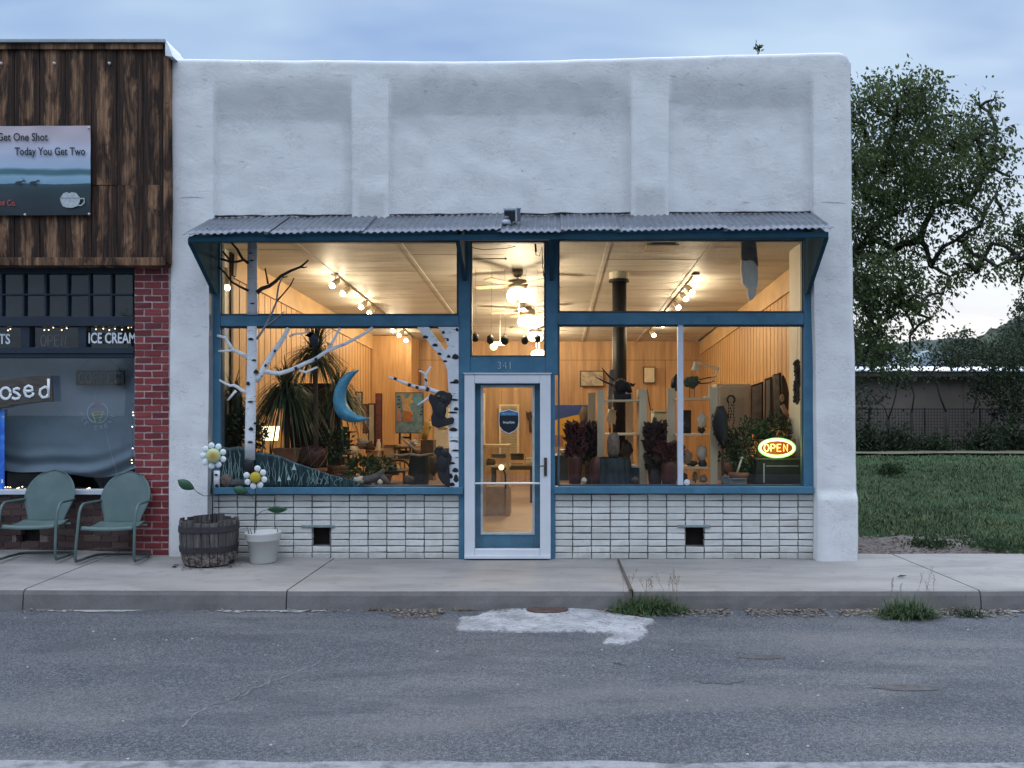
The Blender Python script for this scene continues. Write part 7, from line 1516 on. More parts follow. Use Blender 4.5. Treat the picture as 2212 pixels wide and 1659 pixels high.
# ------------------------------------------------------------------ street: manhole apron, cover, weeds, litter
z6s = [(190, 575), (205, 500), (230, 445), (300, 440), (370, 438), (430, 410), (470, 395), (600, 365), (680, 347), (760, 352), (860, 336), (1060, 335), (1200, 355), (1400, 375), (1600, 410), (1780, 440), (1950, 462), (1985, 500), (1890, 528), (1920, 590), (1870, 630), (1830, 662), (1770, 678), (1640, 702), (1560, 697), (1490, 685), (1500, 640), (1560, 610), (1480, 592), (1200, 582), (900, 590), (700, 586), (500, 585)]
ap = [(1300 + a * .339, 1700 + b * .339) for a, b in z6s]; apd = []
for a, b in zip(ap, ap[1:] + ap[:1]):
    for q in range(5): apd.append((a[0] + (b[0] - a[0]) * q / 5 + (random.uniform(-3, 3) if q else 0), a[1] + (b[1] - a[1]) * q / 5 + (random.uniform(-1, 1) if q else 0)))
k = NT('apron_concrete'); v = k.pos(); ea = k.attr('edge'); c = k.ramp(k.noise(v, 4, 6, .65), [(.3, (.20, .205, .215)), (.55, (.36, .365, .375)), (.8, (.50, .505, .515))]); cr_ = k.noise(k.pos((1.5, 3, 1)), 2.2, 5, .7, 1.5); c = k.mix(k.ramp(cr_, [(.478, 0.0), (.5, .95), (.522, 0.0)]), c, (.09, .09, .095)); c = k.mix(k.ramp(k.noise(v, 60, 4, .7), [(.52, 0.0), (.7, .6)]), c, (.2, .2, .21)); c = k.mix(k.ramp(k.math('ADD', ea.outputs['Fac'], k.math('MULTIPLY', k.math('SUBTRACT', k.noise(v, 18, 5, .75), .5), 1.5)), [(.72, 0.0), (1.0, .85)]), c, (.10, .10, .105)); k.pbsdf(c, .9, 0, .2, k.bump(k.math('ADD', k.noise(v, 25, 5, .7), k.noise(v, 110, 3)), .7, .012))
apt = thing('manhole_apron', 'cracked pale concrete apron around a rusty manhole cover at the kerb', 'manhole', G(1640, 1836, ZR)); m = MB(); cc = G(1642, 1843, ZR)
P3 = [G(a, b, ZR) for a, b in apd]; n = len(P3); mrx, mry = .196, .10
def inpoly(x, y):
    r = False
    for i in range(n):
        p, q_ = P3[i], P3[i - 1]
        if (p.y > y) != (q_.y > y) and x < (q_.x - p.x) * (y - p.y) / (q_.y - p.y) + p.x: r = not r
    return r
def edist(x, y):
    best = 9
    for i in range(n):
        p, q_ = P3[i - 1], P3[i]; dx, dy = q_.x - p.x, q_.y - p.y; t_ = max(0, min(1, ((x - p.x) * dx + (y - p.y) * dy) / (dx * dx + dy * dy + 1e-9))); best = min(best, math.hypot(x - p.x - t_ * dx, y - p.y - t_ * dy))
    return best
cs = .016; x0_, x1_ = min(p.x for p in P3) - cs, max(p.x for p in P3) + cs; y0_, y1_ = min(p.y for p in P3) - cs, max(p.y for p in P3) + cs; vid = {}; ed = []; mc = G(1642, 1836, ZR)
def vert(i, j):
    if (i, j) not in vid:
        x, y = x0_ + i * cs, y0_ + j * cs; xw, yw_ = x + .006 * nz(x * 30, y * 30), y + .006 * nz(x * 30, y * 30, 5); d = edist(x, y) if inpoly(x, y) else 0; rm_ = math.hypot((x - mc.x) / .196, (y - mc.y) / .125)
        z = ZR - .003 + .014 * sstep(0, .035, d) + .009 * sstep(2.6, 1.0, rm_) + .0035 * nz(x, y, 0, 14) * sstep(0, .03, d); vid[i, j] = m.add([(xw, yw_, z)]); ed.append(1 - sstep(0, .11, d))
    return vid[i, j]
for i in range(int((x1_ - x0_) / cs) + 1):
    for j in range(int((y1_ - y0_) / cs) + 1):
        x, y = x0_ + (i + .5) * cs, y0_ + (j + .5) * cs
        if inpoly(x, y) and math.hypot((x - mc.x) / .185, (y - mc.y) / .116) > 1: m.face((vert(i, j), vert(i + 1, j), vert(i + 1, j + 1), vert(i, j + 1)))
m.vc['edge'] = ed; m.build('concrete', k.m, apt, smooth=True)
q = G(1642, 1836, ZR); m = MB(); m.lathe([(1, -.03), (1, .0)], (q.x, q.y, ZR + .029), 32, 0, mrx * .97, mry * 1.2); m.build('manhole_cover', M('rust_cover', (.07, .042, .034), .7, .35, 22, .5, 70), apt)
WEED = M('weed_green', (.03, .07, .022), .7, .5, 5, 0, col2=(.085, .14, .05)); WEEDD = M('dry_stalk', (.24, .19, .12), .8, .3, 12, 0)
def weed(px, py, wpx, n, h, label, stalks=0, mat=WEED):
    c = G(px, py, ZR); t = thing('weed_clump', label, 'weed', c); m = MB(); ww = S(wpx / 2, c.y)
    for i in range(n):
        u = random.gauss(0, .42); b = c + Vector((max(-1, min(1, u)) * ww, random.uniform(-.10, .10), 0)); b.y = min(b.y, KERB_Y - .04); m.blade(b, Vector((random.gauss(0, .55) + u * .5, random.gauss(-.15, .45), 1)), h * random.uniform(.45, 1.05) * (1 - .3 * abs(u)), random.uniform(.005, .009), random.uniform(.2, .9), 4)
    m.build('leaf_blades', mat, t)
    if stalks:
        m = MB()
        for i in range(stalks):
            b = c + Vector((random.uniform(-1, 1) * ww, random.uniform(-.03, .03), 0)); b.y = min(b.y, KERB_Y - .05); L = h * random.uniform(.8, 1.35); d = Vector((random.gauss(0, .22), random.gauss(.0, .1), 1)).normalized(); m.tube([b, b + d * L * .6, b + d * L + Vector((d.x * .05, 0, 0))], [.002, .0016, .001], 4)
            for s_ in range(7): p = b + d * L * (.75 + .25 * s_ / 7); m.leaf(p, .02, .006, Vector((0, -1, 0)), Vector((random.uniform(-1, 1), 0, .6)))
        m.build('seed_stalk', WEEDD, t)
weed(1945, 1836, 210, 1500, .33, 'wide dark green weed clump with dry seed stalks at the kerb beside the manhole', 16); weed(2722, 1850, 165, 1000, .34, 'bright green grass clump at the kerb below the pavement joint on the grassy side', 7); weed(2905, 1845, 100, 200, .19, 'small sparse weed next to the kerb joint by the bright grass clump', 1, M('weed_dull', (.035, .06, .03), .8, .4, 8, 0)); weed(1145, 1824, 120, 130, .07, 'dry straw-coloured grass tuft lying in the gutter before the birch window', 0, WEEDD)
weed(1395, 1822, 110, 110, .07, 'dry brown grass tuft in the gutter just behind the manhole apron', 0, WEEDD)
LIT = M('litter_brown', (.10, .075, .06), .9, .5, 30, 0, col2=(.30, .25, .2)); m = MB()
def litter(n, px0, px1, dy0, dy1):
    for i in range(n):
        px = random.uniform(px0, px1); x = X(px, KERB_Y - .1); y = KERB_Y - .04 - abs(random.gauss(0, .5)) * (dy1 - dy0); 
        if abs(nz(x, 0, 5, 1.2)) < .08: continue
        a = random.uniform(0, 6.28); m.leaf((x, y, zroad(x, 0) + .004 + random.uniform(0, .014)), random.uniform(.02, .06), random.uniform(.006, .022), Vector((random.gauss(0, .4), random.gauss(0, .4), 1)), Vector((math.cos(a), math.sin(a), random.uniform(-.15, .3))))
litter(900, 1060, 1480, 0, .26); litter(1400, 1880, 2660, 0, .22); litter(900, 2640, 3110, 0, .22); litter(200, 60, 1060, 0, .10); litter(400, 1480, 1900, 0, .08)
for i in range(700):
    x = random.uniform(3.4, 5.3); y = random.uniform(.33, 1.4); a = random.uniform(0, 6.28); m.leaf((x, y, zlot(x, y) + .03 + random.uniform(0, .02)), random.uniform(.03, .09), random.uniform(.008, .03), Vector((random.gauss(0, .4), random.gauss(0, .4), 1)), Vector((math.cos(a), math.sin(a), random.uniform(-.1, .3))))
m.build('leaf_litter', LIT, kind='stuff')
m = MB()
for i in range(70):
    x = random.uniform(-6, 6.5); y = random.uniform(-4.7, -1.7); r_ = random.uniform(.004, .010); m.ball((x, y, ZR + r_ * .5), (r_ * 1.3, r_, r_ * .7), 6, 4, .3, i)
m.build('road_grit', M('grit_pale', (.36, .36, .36), .8, .5, 40, 0), kind='stuff')
m = MB(); p = G(2690, 1734, 0); m.leaf(p + Vector((0, 0, .01)), .11, .04, Vector((.1, -.3, 1)), Vector((1, .1, .12))); o = m.build('fallen_leaf', M('leaf_dark', (.03, .03, .028), .8), label='single dark curled leaf lying on the pavement beside the grass lot', cat='leaf')
# pale stick in the centre joint, stump by the shop corner
m = MB(); m.tube([G(1854, 1682, .0) + Vector((0, 0, .01)), G(1872, 1725, 0) + Vector((0, 0, .012)), G(1893, 1774, 0) + Vector((0, 0, .01))], [.008, .012, .014], 6); m.build('weathered_stick', M('stick_grey', (.09, .08, .07), .9, .3, 30), label='grey weathered stick wedged along the pavement joint above the weeds', cat='stick')
tp = thing('tree_stump', 'short rotten tree stump with pale chips on top at the shop corner', 'stump', (3.52, 1.3, zlot(3.52, 1.3))); m = MB(); m.lathe([(.19, -.02), (.155, .06), (.14, .22), (.15, .40), (.13, .42)], (3.53, 1.3, zlot(3.53, 1.3)), 18, .10); m.build('stump_bark', M('stump_bark', (.06, .04, .032), .95, .6, 18, 1, 40, bdist=.03), tp); m = MB(); m.obox((3.55, 1.2, zlot(3.5, 1.3) + .435), .22, .07, .02, Matrix.Rotation(.3, 3, 'Y')); m.obox((3.62, 1.22, zlot(3.5, 1.3) + .45), .10, .04, .02, Matrix.Rotation(-.4, 3, 'Y')); m.build('pale_chip', M('chip_pale', (.45, .45, .42), .8), tp)
# ------------------------------------------------------------------ grass of the lot
random.seed(21); m = MB()
GR = NT('lot_grass'); v = GR.pos(); rb = GR.attr('rnd'); gn = []; c = GR.ramp(GR.noise(v, .9, 5, .65), [(.3, (.028, .054, .025)), (.5, (.058, .094, .038)), (.62, (.10, .125, .056)), (.76, (.15, .165, .10))]); c = GR.mix(GR.ramp(rb.outputs['Fac'], [(.8, 0.0), (1.0, .8)]), c, (.20, .18, .10)); c = GR.mix(GR.ramp(rb.outputs['Fac'], [(0, .5), (.4, 0.0)]), c, (.02, .04, .02)); GR.pbsdf(c, .7, 0, .2)
for i in range(64000):
    px = random.uniform(2150, 3300); py = 1352 + 330 * random.random() ** 1.0; p = G(px, py, 0)
    if p.x < 3.36 or p.y < .32: continue
    if (p.x - 4.2) ** 2 / 1.3 + (p.y - .8) ** 2 / .42 < 1 and random.random() < .93: continue
    if nz(p.x, p.y, 3, .9) + .5 * nz(p.x, p.y, 7, 3) < -.33 and random.random() < .8: continue
    n0_ = m.sub(); d = p.y - CY; p.z = zlot(p.x, p.y) - .01; h = (.07 + .05 * (nz(p.x, p.y, 0, .8) + .5)) * (1.0 + .02 * d); m.blade(p, Vector((random.gauss(0, .45), random.gauss(0, .45), 1)), h * random.uniform(.5, 1.3), .0075 * d / 8.5 * random.uniform(.7, 1.4), .3, 2); gn += [random.random()] * (m.sub() - n0_)
m.vc['rnd'] = gn; m.build('lawn_grass', GR.m, kind='stuff')
m = MB(); pv = None
for q in range(80):
    x = 6 + q * .5; a = m.add([(x, 20.9 + .9 * nz(x, 0, 0, .35) + .3 * nz(x, 5, 0, 1.6), .085), (x, 24.6 + .4 * nz(x, 9, 0, .6), .085)])
    if pv is not None: m.face((pv, a, a + 1, pv + 1))
    pv = a
m.build('dirt_track', M('track_dirt', (.10, .095, .06), .95, .35, 1.2, .5, 30), kind='structure')
# ------------------------------------------------------------------ trees
BRK = M('tree_bark', (.028, .023, .02), .95, .3, 12, .6, 30)
def leafmat(name, a, b): 
    if name in MATS: return MATS[name]
    k = NT(name); rd = k.attr('rnd'); c = k.ramp(rd.outputs['Fac'], [(0, a), (.75, b), (1, tuple(x * 1.6 for x in b))]); p_ = k.pbsdf(c, .6, 0, .25); tl = k.n('ShaderNodeBsdfTranslucent'); k.l(c, tl.inputs[0]); ms_ = k.n('ShaderNodeMixShader'); ms_.inputs[0].default_value = .35; k.l(p_.outputs[0], ms_.inputs[1]); k.l(tl.outputs[0], ms_.inputs[2]); k.l(ms_.outputs[0], k.out.inputs['Surface']); MATS[name] = k.m; return k.m
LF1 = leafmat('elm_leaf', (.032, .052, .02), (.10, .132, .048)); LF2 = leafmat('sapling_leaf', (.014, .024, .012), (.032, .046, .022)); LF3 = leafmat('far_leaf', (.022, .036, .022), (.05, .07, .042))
def tree(name, label, base, clusters, y, mat, leaf=.13, dens=1.0, trunk_r=.2, seed=1, group=None, wind=(.35, 0, -.75), limbs=True, ydepth=1.0, fork=None, sprays=0):
    """clusters: (px, py, r_px, weight) blobs of leaves read off the photograph, spread through a real depth"""
    random.seed(seed); base = Vector(base); t = thing(name, label, 'tree', base, group); sc_ = (y - CY) / F
    tm = MB(); cm = MB(); rn = []; cents = []
    for (px, py, r, wt) in clusters:
        yy = y + random.uniform(-1, 1) * ydepth; c = W(px, py, yy); rr = S(r, yy); cents.append((c, rr))
        nsub = max(4, int(11 * (r / 60) ** 1.4)); subs = []
        for q in range(nsub):
            d = Vector((random.gauss(0, 1), random.gauss(0, 1), random.gauss(0, 1))).normalized() * rr * random.uniform(.3, 1.0) ** .5; subs.append((c + Vector((d.x, d.y * .9, d.z)), random.uniform(.28, .6) * rr))
        for (sc, sr) in subs:
            if limbs: tm.tube([c, (c + sc) / 2 + Vector((0, 0, .05 * rr)), sc], [.012 + .008 * rr, .008, .004], 5)
            nl = int(dens * wt * 130 * (sr / .45) ** 1.55); shade = random.random()
            for i in range(max(6, nl)):
                d = Vector((random.gauss(0, .5), random.gauss(0, .5), random.gauss(0, .5))); p = sc + d * sr * 1.3; ax = Vector((wind[0] + random.gauss(0, .5), wind[1] + random.gauss(0, .5), wind[2] + random.gauss(0, .5))); b0 = cm.sub()
                cm.leaf(p, leaf * random.uniform(.6, 1.35), leaf * random.uniform(.35, .6), Vector((random.gauss(0, 1), random.gauss(0, 1), random.gauss(0, 1))).normalized(), ax); rn += [min(1, max(0, shade * .7 + random.uniform(-.2, .4)))] * 4
    if sprays:
        for c, rr in cents:
            for q in range(sprays):
                d = Vector((random.gauss(0, 1), random.gauss(0, 1), random.gauss(.2, 1))).normalized(); p0 = c + d * rr * .7; L = rr * random.uniform(.5, 1.0); pts = [p0 + d * L * t_ + Vector((.25, 0, -.35)) * L * t_ * t_ for t_ in (0, .33, .66, 1)]; tm.tube(pts, [.008, .006, .004, .002], 4); sh = random.random()
                for i in range(int(13 * L / .5)):
                    t_ = random.random(); p = p0 + d * L * t_ + Vector((.25, 0, -.35)) * L * t_ * t_; cm.leaf(p, leaf * random.uniform(.6, 1.2), leaf * random.uniform(.35, .6), Vector((random.gauss(0, 1), random.gauss(0, 1), random.gauss(0, 1))).normalized(), Vector((wind[0] + random.gauss(0, .5), random.gauss(0, .5), wind[2] + random.gauss(0, .4)))); rn += [min(1, sh * .6 + random.uniform(0, .4))] * 4
    cm.vc['rnd'] = rn
    f = Vector(fork) if fork else base + Vector((0, 0, max(1.0, (sum(c.z for c, r in cents) / len(cents) - base.z) * .45)))
    order = sorted(range(len(cents)), key=lambda i: (cents[i][0] - f).length); par = {}; placed = []
    for i in order:
        c = cents[i][0]; best = (-1, (c - f).length * .8)
        for j in placed:
            d = (c - cents[j][0]).length + .22 * (cents[j][0] - f).length
            if d < best[1]: best = (j, d)
        par[i] = best[0]; placed.append(i)
    cnt = {i: 1 for i in order}
    for i in reversed(order):
        if par[i] >= 0: cnt[par[i]] += cnt[i]
    rad = lambda n_: trunk_r * (.09 + .62 * math.sqrt(n_ / (len(cents) + 6)))
    tm.tube([base - Vector((0, 0, .1)), base + (f - base) * .4 + Vector((.05, 0, 0)), f], [trunk_r * 1.25, trunk_r, trunk_r * .8], 10)
    for i in order:
        c, rr = cents[i]; p0 = f if par[i] < 0 else cents[par[i]][0]; L = (c - p0).length; off = Vector((random.gauss(0, .07), random.gauss(0, .07), .10)) * L
        r0 = rad(cnt[i]); tm.tube([p0, p0 + (c - p0) * .33 + off, p0 + (c - p0) * .66 + off * .8 + Vector((random.gauss(0, .04), 0, random.gauss(0, .04))) * L, c], [r0, r0 * .85, r0 * .75, r0 * .6], 7)
    tm.build('trunk', BRK, t, smooth=True); cm.build('crown', mat, t); random.seed(11); return t
big = [(2600, 300, 60, 1), (2640, 260, 50, .8), (2720, 270, 70, 1), (2775, 270, 55, .8), (2690, 360, 85, 1), (2600, 420, 70, 1.1), (2790, 360, 60, .8), (2880, 350, 60, .6), (2940, 320, 50, .5), (2980, 300, 28, .35), (2740, 450, 90, 1.1), (2850, 440, 75, 1), (2930, 420, 60, .8), (2990, 400, 45, .5), (2650, 520, 85, 1.1), (2600, 600, 70, 1.2), (2780, 540, 85, 1.1), (2880, 530, 75, 1.1), (2960, 510, 60, .8), (3015, 470, 36, .45), (2690, 640, 80, 1.1), (2800, 620, 70, .6), (2900, 610, 60, .7), (2990, 580, 45, .5), (3030, 530, 30, .35), (2600, 720, 75, 1.2), (2680, 750, 75, .9), (2760, 720, 50, .5), (2610, 830, 75, 1.1), (2700, 840, 70, .9), (2790, 800, 50, .55), (2850, 830, 45, .7), (2620, 920, 65, 1), (2700, 920, 60, .9), (2770, 900, 50, .7), (2830, 880, 40, .6), (2640, 1000, 50, .7), (2740, 985, 40, .5), (2790, 955, 30, .4), (2940, 680, 55, .6), (3010, 640, 45, .5), (2870, 720, 55, .6), (2930, 770, 42, .5), (2600, 1000, 60, 1), (2600, 1060, 60, .9), (2670, 1070, 55, .8), (2730, 1050, 45, .6), (2590, 900, 70, 1), (2560, 500, 70, 1), (2540, 800, 80, 1), (2500, 350, 80, 1), (2480, 650, 90, 1)]
tree('leafy_elm_tree', 'large dark leafy tree with drooping sprays rising beside the white shop wall', (X(2490, 11.5), 12, 0), big, 11.5, LF1, .125, .86, .26, 3, None, ydepth=1.3, fork=(X(2520, 12), 12, Z(840, 12)), sprays=7)
rt = [(3040, 700, 45, .8), (2975, 730, 45, .7), (2920, 760, 40, .6), (3060, 780, 50, .9), (2990, 800, 42, .8), (2930, 820, 36, .6), (2890, 790, 30, .45), (3110, 740, 70, 1), (3180, 700, 90, 1), (3150, 830, 60, .8), (3250, 600, 120, 1), (3060, 850, 26, .3)]
tree('leafy_elm_tree', 'tree whose low branch reaches in over the lot from beyond the picture edge', (X(3330, 10), 10, 0), rt, 10.5, LF1, .12, .95, .2, 5, None, ydepth=.8, fork=(X(3330, 10), 10, Z(850, 10)), sprays=5)
yw = 27.0; fb_ = thing('beige_shed', 'long low beige outbuilding with pale roof edge beyond the grass lot', 'building', (X(2850, yw), yw, 0)); m = MB(); m.box(5.5, 46, yw, yw + 6, -.1, Z(1130, yw)); m.build('wall', M('shed_wall', (.14, .115, .098), .9, .15, .6, .3, 20), fb_); m = MB(); m.box(5.3, 46.3, yw - .45, yw + 6.3, Z(1131, yw), Z(1117, yw)); m.build('eave', M('shed_eave', (.05, .04, .04), .8), fb_); 
m = MB(); i = m.add([(5.2, yw - .5, Z(1117, yw) + .01), (46.4, yw - .5, Z(1117, yw) + .01), (46.4, yw + 6.3, Z(1117, yw) + .6), (5.2, yw + 6.3, Z(1117, yw) + .6)]); m.face((i, i + 1, i + 2, i + 3)); j = m.add([v_ + Vector((0, 0, .05)) for v_ in m.v[:4]]); m.face((j + 3, j + 2, j + 1, j)); m.face((i, i + 1, j + 1, j)); m.build('metal_roof', M('roof_pale', (.55, .6, .66), .35, .1, 3, metal=.3), fb_)
for px in (2890, 2975): m = MB(); m.box(X(px, yw) - .02, X(px, yw) + .02, yw - .012, yw - .001, 0, Z(1135, yw)); m.build('wall_joint', M('joint_brown', (.1, .08, .07), .9), fb_)
yf2 = 24.8; wf2 = thing('wire_fence', 'dark wire mesh fence with thin posts in front of the beige outbuilding', 'fence', (X(2850, yf2), yf2, 0)); FW = M('fence_dark', (.012, .012, .015), .7)
for x in [6.5 + 2.4 * q for q in range(9)]: m = MB(); m.tube([(x, yf2, 0), (x, yf2, 1.85)], .035, 6); m.build('post', FW, wf2)
m = MB(); m.box(6.5, 26, yf2 - .01, yf2 + .01, 1.78, 1.82)
for q in range(150): x = 6.5 + q * .13; m.box(x - .009, x + .009, yf2 - .004, yf2 + .004, .05, 1.78)
for q in range(14): z = .1 + q * .13; m.box(6.5, 26, yf2 - .006, yf2 - .0045, z - .008, z + .008)
m.build('wire_mesh', FW, wf2)
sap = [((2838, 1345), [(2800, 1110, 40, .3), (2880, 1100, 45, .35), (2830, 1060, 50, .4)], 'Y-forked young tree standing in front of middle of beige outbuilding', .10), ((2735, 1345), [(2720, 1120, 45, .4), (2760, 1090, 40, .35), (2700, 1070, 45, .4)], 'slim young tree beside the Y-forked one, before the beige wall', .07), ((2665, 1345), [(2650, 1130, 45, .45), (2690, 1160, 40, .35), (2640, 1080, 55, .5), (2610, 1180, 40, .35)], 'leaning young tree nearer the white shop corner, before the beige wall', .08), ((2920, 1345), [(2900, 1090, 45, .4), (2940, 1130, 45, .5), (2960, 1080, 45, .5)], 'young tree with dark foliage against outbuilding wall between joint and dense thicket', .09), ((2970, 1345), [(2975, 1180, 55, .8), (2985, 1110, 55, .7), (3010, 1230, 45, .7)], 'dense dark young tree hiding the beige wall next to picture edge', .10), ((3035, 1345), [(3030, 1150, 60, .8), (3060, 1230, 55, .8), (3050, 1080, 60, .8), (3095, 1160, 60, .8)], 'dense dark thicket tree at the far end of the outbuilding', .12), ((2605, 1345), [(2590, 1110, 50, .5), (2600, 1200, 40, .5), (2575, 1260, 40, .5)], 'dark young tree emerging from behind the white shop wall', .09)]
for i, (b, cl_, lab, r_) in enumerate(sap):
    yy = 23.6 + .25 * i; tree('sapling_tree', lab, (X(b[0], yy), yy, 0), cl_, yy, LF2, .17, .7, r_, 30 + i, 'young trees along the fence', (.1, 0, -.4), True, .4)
def shrub(label, px, py, y, rpx, hpx, n, mat, seed, name='wild_shrub', L=.14):
    random.seed(seed); c = W(px, py, y); c.z = max(0, zlot(c.x, y)); t = thing(name, label, 'shrub', c); m = MB(); rn = []; rx, rz = S(rpx, y), S(hpx, y)
    for i in range(n):
        d = Vector((random.gauss(0, .45), random.gauss(0, .45), abs(random.gauss(0, .5)))); k_ = 1 + .4 * nz(d.x * 2, d.y * 2, d.z * 2 + seed); p = c + Vector((d.x * rx * k_, d.y * rx * .8, d.z * rz * k_)); m.leaf(p, L * random.uniform(.5, 1.3), L * .4, Vector((random.gauss(0, 1), random.gauss(0, 1), 1)).normalized(), Vector((random.gauss(0, .6), random.gauss(0, .6), .7))); rn += [random.random()] * 4
    m.vc['rnd'] = rn; m.build('foliage', mat, t); m = MB()
    for i in range(8): a = random.uniform(0, 6.28); m.tube([c, c + Vector((math.cos(a) * rx * .4, math.sin(a) * rx * .4, rz * .5))], [.012, .005], 5)
    m.build('stem', BRK, t); random.seed(11)
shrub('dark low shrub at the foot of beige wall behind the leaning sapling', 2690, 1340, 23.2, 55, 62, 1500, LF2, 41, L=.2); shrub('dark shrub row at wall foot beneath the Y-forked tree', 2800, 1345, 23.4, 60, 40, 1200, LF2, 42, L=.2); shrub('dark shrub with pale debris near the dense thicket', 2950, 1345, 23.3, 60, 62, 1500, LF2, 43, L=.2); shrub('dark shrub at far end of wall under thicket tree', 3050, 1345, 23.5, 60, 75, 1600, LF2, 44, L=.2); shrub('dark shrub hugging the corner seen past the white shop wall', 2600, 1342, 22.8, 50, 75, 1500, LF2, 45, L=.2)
shrub('loose weedy bush growing in the lawn close to the shop side wall', 2672, 1420, 11.5, 42, 34, 900, leafmat('lawn_bush_leaf', (.02, .045, .018), (.05, .08, .035)), 46, 'lawn_bush', .10); shrub('tuft of taller weeds at pavement edge of the lawn', 2790, 1672, .75, 70, 18, 500, leafmat('lawn_bush_leaf', 0, 0), 47, 'weed_tuft', .06); shrub('dark weed tuft at the pavement edge close to picture edge', 2985, 1676, .62, 90, 14, 600, leafmat('lawn_bush_leaf', 0, 0), 48, 'weed_tuft', .06)
for i, (px, py) in enumerate(((2560, 0), )): pass
far = [([(2600, 1040, 60, .8), (2650, 1070, 50, .8), (2580, 1090, 50, .8)], 'far tree over the roof line nearest the white shop wall'), ([(2860, 1040, 45, .8), (2900, 1060, 60, .9), (2850, 1085, 50, .8), (2810, 1090, 40, .8)], 'round far tree behind the outbuilding roof below the hill'), ([(2960, 1060, 55, .9), (3000, 1040, 50, .9), (2980, 1095, 50, .9)], 'bushy far tree behind outbuilding in front of the hill slope'), ([(3050, 1050, 60, .9), (3095, 1030, 60, .9), (3040, 1095, 55, .9)], 'far tree behind the outbuilding at picture edge')]
for i, (cl_, lab) in enumerate(far): yy = 42 + 2 * i; tree('distant_tree', lab, (X(cl_[0][0], yy), yy, 0), cl_, yy, LF3, .3, .35, .2, 60 + i, 'trees behind the outbuilding', (.1, 0, -.3), False, 1.0)
yy = 62; tree('hillside_tree', 'tree standing on the hill crest against bright sky at picture edge', (X(3062, yy), yy, 1.5), [(3062, 935, 30, .9), (3085, 905, 36, .9), (3058, 975, 26, .9)], yy, LF3, .34, .35, .2, 71, None, (.1, 0, -.3), False, .6)
yh = 55; hs_ = thing('distant_house', 'distant house with pale metal gable roof glimpsed between trees above the outbuilding', 'house', (X(2790, yh), yh, 0)); m = MB(); m.box(X(2735, yh), X(2850, yh), yh, yh + 6, 0, Z(1105, yh)); m.build('wall', M('house_grey', (.25, .25, .26), .8), hs_); m = MB(); m.pprism([(2728, 1106), (2790, 1050), (2858, 1106)], yh - .4, yh + 6.4); m.build('roof', M('roof_blue_pale', (.30, .36, .42), .5), hs_)
# hills behind
def hill(name, pts, y, dy, mat, base=-1):
    m = MB(); pv = None; xs_ = []
    for a, b in zip(pts, pts[1:]):
        for q in range(12): xs_.append((a[0] + (b[0] - a[0]) * q / 12, a[1] + (b[1] - a[1]) * q / 12))
    xs_.append(pts[-1]); g = {}
    for i, (px, py) in enumerate(xs_):
        zt = Z(py, y) + .004 * y * nz(px, 0, 0, .05); xw = X(px, y)
        for j in range(10): t = j / 9; g[i, j] = m.add([(xw + .01 * y * nz(px * .03, t * 4), y - dy * (1 - t), base + (zt - base) * (1 - (1 - t) ** 1.6) + .006 * y * nz(px * .05, t * 6, 2))])
        g[i, 10] = m.add([(xw, y + dy * .5, base)])
    for i in range(len(xs_) - 1):
        for j in range(10): m.face((g[i, j], g[i + 1, j], g[i + 1, j + 1], g[i, j + 1]))
    return m.build(name, mat, kind='structure', smooth=True)
hill('near_hill', [(2440, 1140), (2700, 1120), (2850, 1075), (2920, 1020), (2985, 985), (3040, 955), (3120, 915), (3250, 870), (3500, 840), (3900, 900)], 110, 45, M('hill_scrub', (.032, .046, .03), .95, .5, .35, 1, 3, col2=(.075, .09, .055), bdist=.4))
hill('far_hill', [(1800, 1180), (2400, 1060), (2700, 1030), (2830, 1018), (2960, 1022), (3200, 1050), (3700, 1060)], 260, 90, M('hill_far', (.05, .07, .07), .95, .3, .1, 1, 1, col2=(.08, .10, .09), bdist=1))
# tuft on the parapet
tt_ = thing('treetop_spray', 'small leafy treetop spray just peeking over the parapet', 'treetop', W(2275, 160, 10.5)); m = MB(); random.seed(5); rn = []
for i in range(26): p = W(2275 + random.gauss(0, 7), 146 + random.gauss(0, 6), 10.5); m.leaf(p, .12, .05, Vector((random.gauss(0, 1), -1, random.gauss(0, 1))).normalized(), Vector((random.gauss(.3, .5), 0, random.gauss(.2, .6)))); rn += [random.random()] * 4
m.vc['rnd'] = rn; m.build('leaves', LF1, tt_); m = MB(); wt_ = W(2274, 150, 10.5); m.tube([(wt_.x - .3, 10.5, 0), (wt_.x - .2, 10.5, 3), W(2272, 300, 10.5), wt_], [.07, .06, .03, .012], 6); m.build('twig', BRK, tt_)
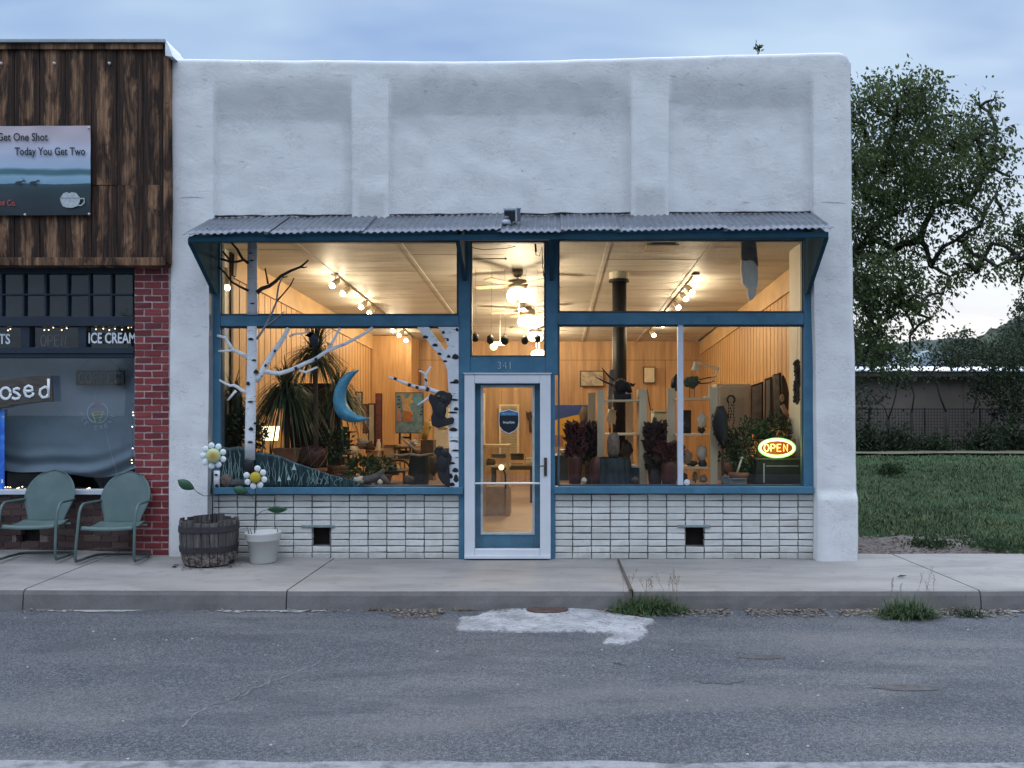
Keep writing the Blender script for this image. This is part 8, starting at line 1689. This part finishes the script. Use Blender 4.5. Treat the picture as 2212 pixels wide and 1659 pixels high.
# across the street: tree mirrored in cafe panes; unseen building added to darken shop reflections
src = [o for o in bpy.data.objects if o.name.startswith('leafy_elm_tree') and o.parent is None][0]
c = copy_tree(src); c.location = (-21.5, -30, ZR); c.rotation_euler = (0, 0, R(20)); c.scale = (.62, .62, .62); c['label'] = 'dark tree across the street, mirrored faintly in the cafe window lites'
ob_ = thing('added_dark_row', 'unseen dark building added across the street to darken reflections in the shop panes', 'building', (0, -27, ZR)); m = MB(); m.box(-15.5, 16, -33, -26, ZR, 9.2); m.box(-15.8, 16.3, -26.0, -25.8, 8.6, 9.0); m.build('wall', M('added_row_wall', (.06, .04, .035), .9, .3, 4, .3, 30), ob_)
for q in range(7):
    for z in (.8, 4.8): m = MB(); m.box(-14.3 + q * 4.3, -11.9 + q * 4.3, -25.99, -25.9, z, z + 2.2); m.build('window', M('added_row_pane', (.02, .025, .03), .2), ob_)

# ------------------------------------------------------------------ loose pieces of one mesh become parts of their own
def split_loose(o):
    me = o.data; n = len(me.vertices); par = list(range(n))
    def find(a):
        while par[a] != a: par[a] = par[par[a]]; a = par[a]
        return a
    for e in me.edges:
        a, b = find(e.vertices[0]), find(e.vertices[1])
        if a != b: par[a] = b
    gr = {}
    for p in me.polygons: gr.setdefault(find(p.vertices[0]), []).append(p)
    if len(gr) < 2: return
    for i, polys in enumerate(gr.values()):
        ids = sorted({v for p in polys for v in p.vertices}); mp_ = {v: k for k, v in enumerate(ids)}
        nm = bpy.data.meshes.new(me.name); nm.from_pydata([tuple(me.vertices[v].co) for v in ids], [], [[mp_[v] for v in p.vertices] for p in polys])
        for m_ in me.materials: nm.materials.append(m_)
        nm.polygons.foreach_set('use_smooth', [p.use_smooth for p in polys]); nm.update()
        if i == 0: first = nm; continue
        c = o.copy(); c.data = nm; COL.objects.link(c)
    o.data = first
for o in list(bpy.data.objects):
    if o.type == 'MESH' and o.name.split('.')[0] in ('bark_scar', 'screw', 'screw_cap', 'grommet', 'drip_cap', 'soil', 'hanging_cord', 'small_flower', 'dark_dash', 'dead_twig', 'pale_chip', 'metal_band', 'cross_bar', 'horn', 'letter_tube', 'cord', 'bark_flakes'): split_loose(o)
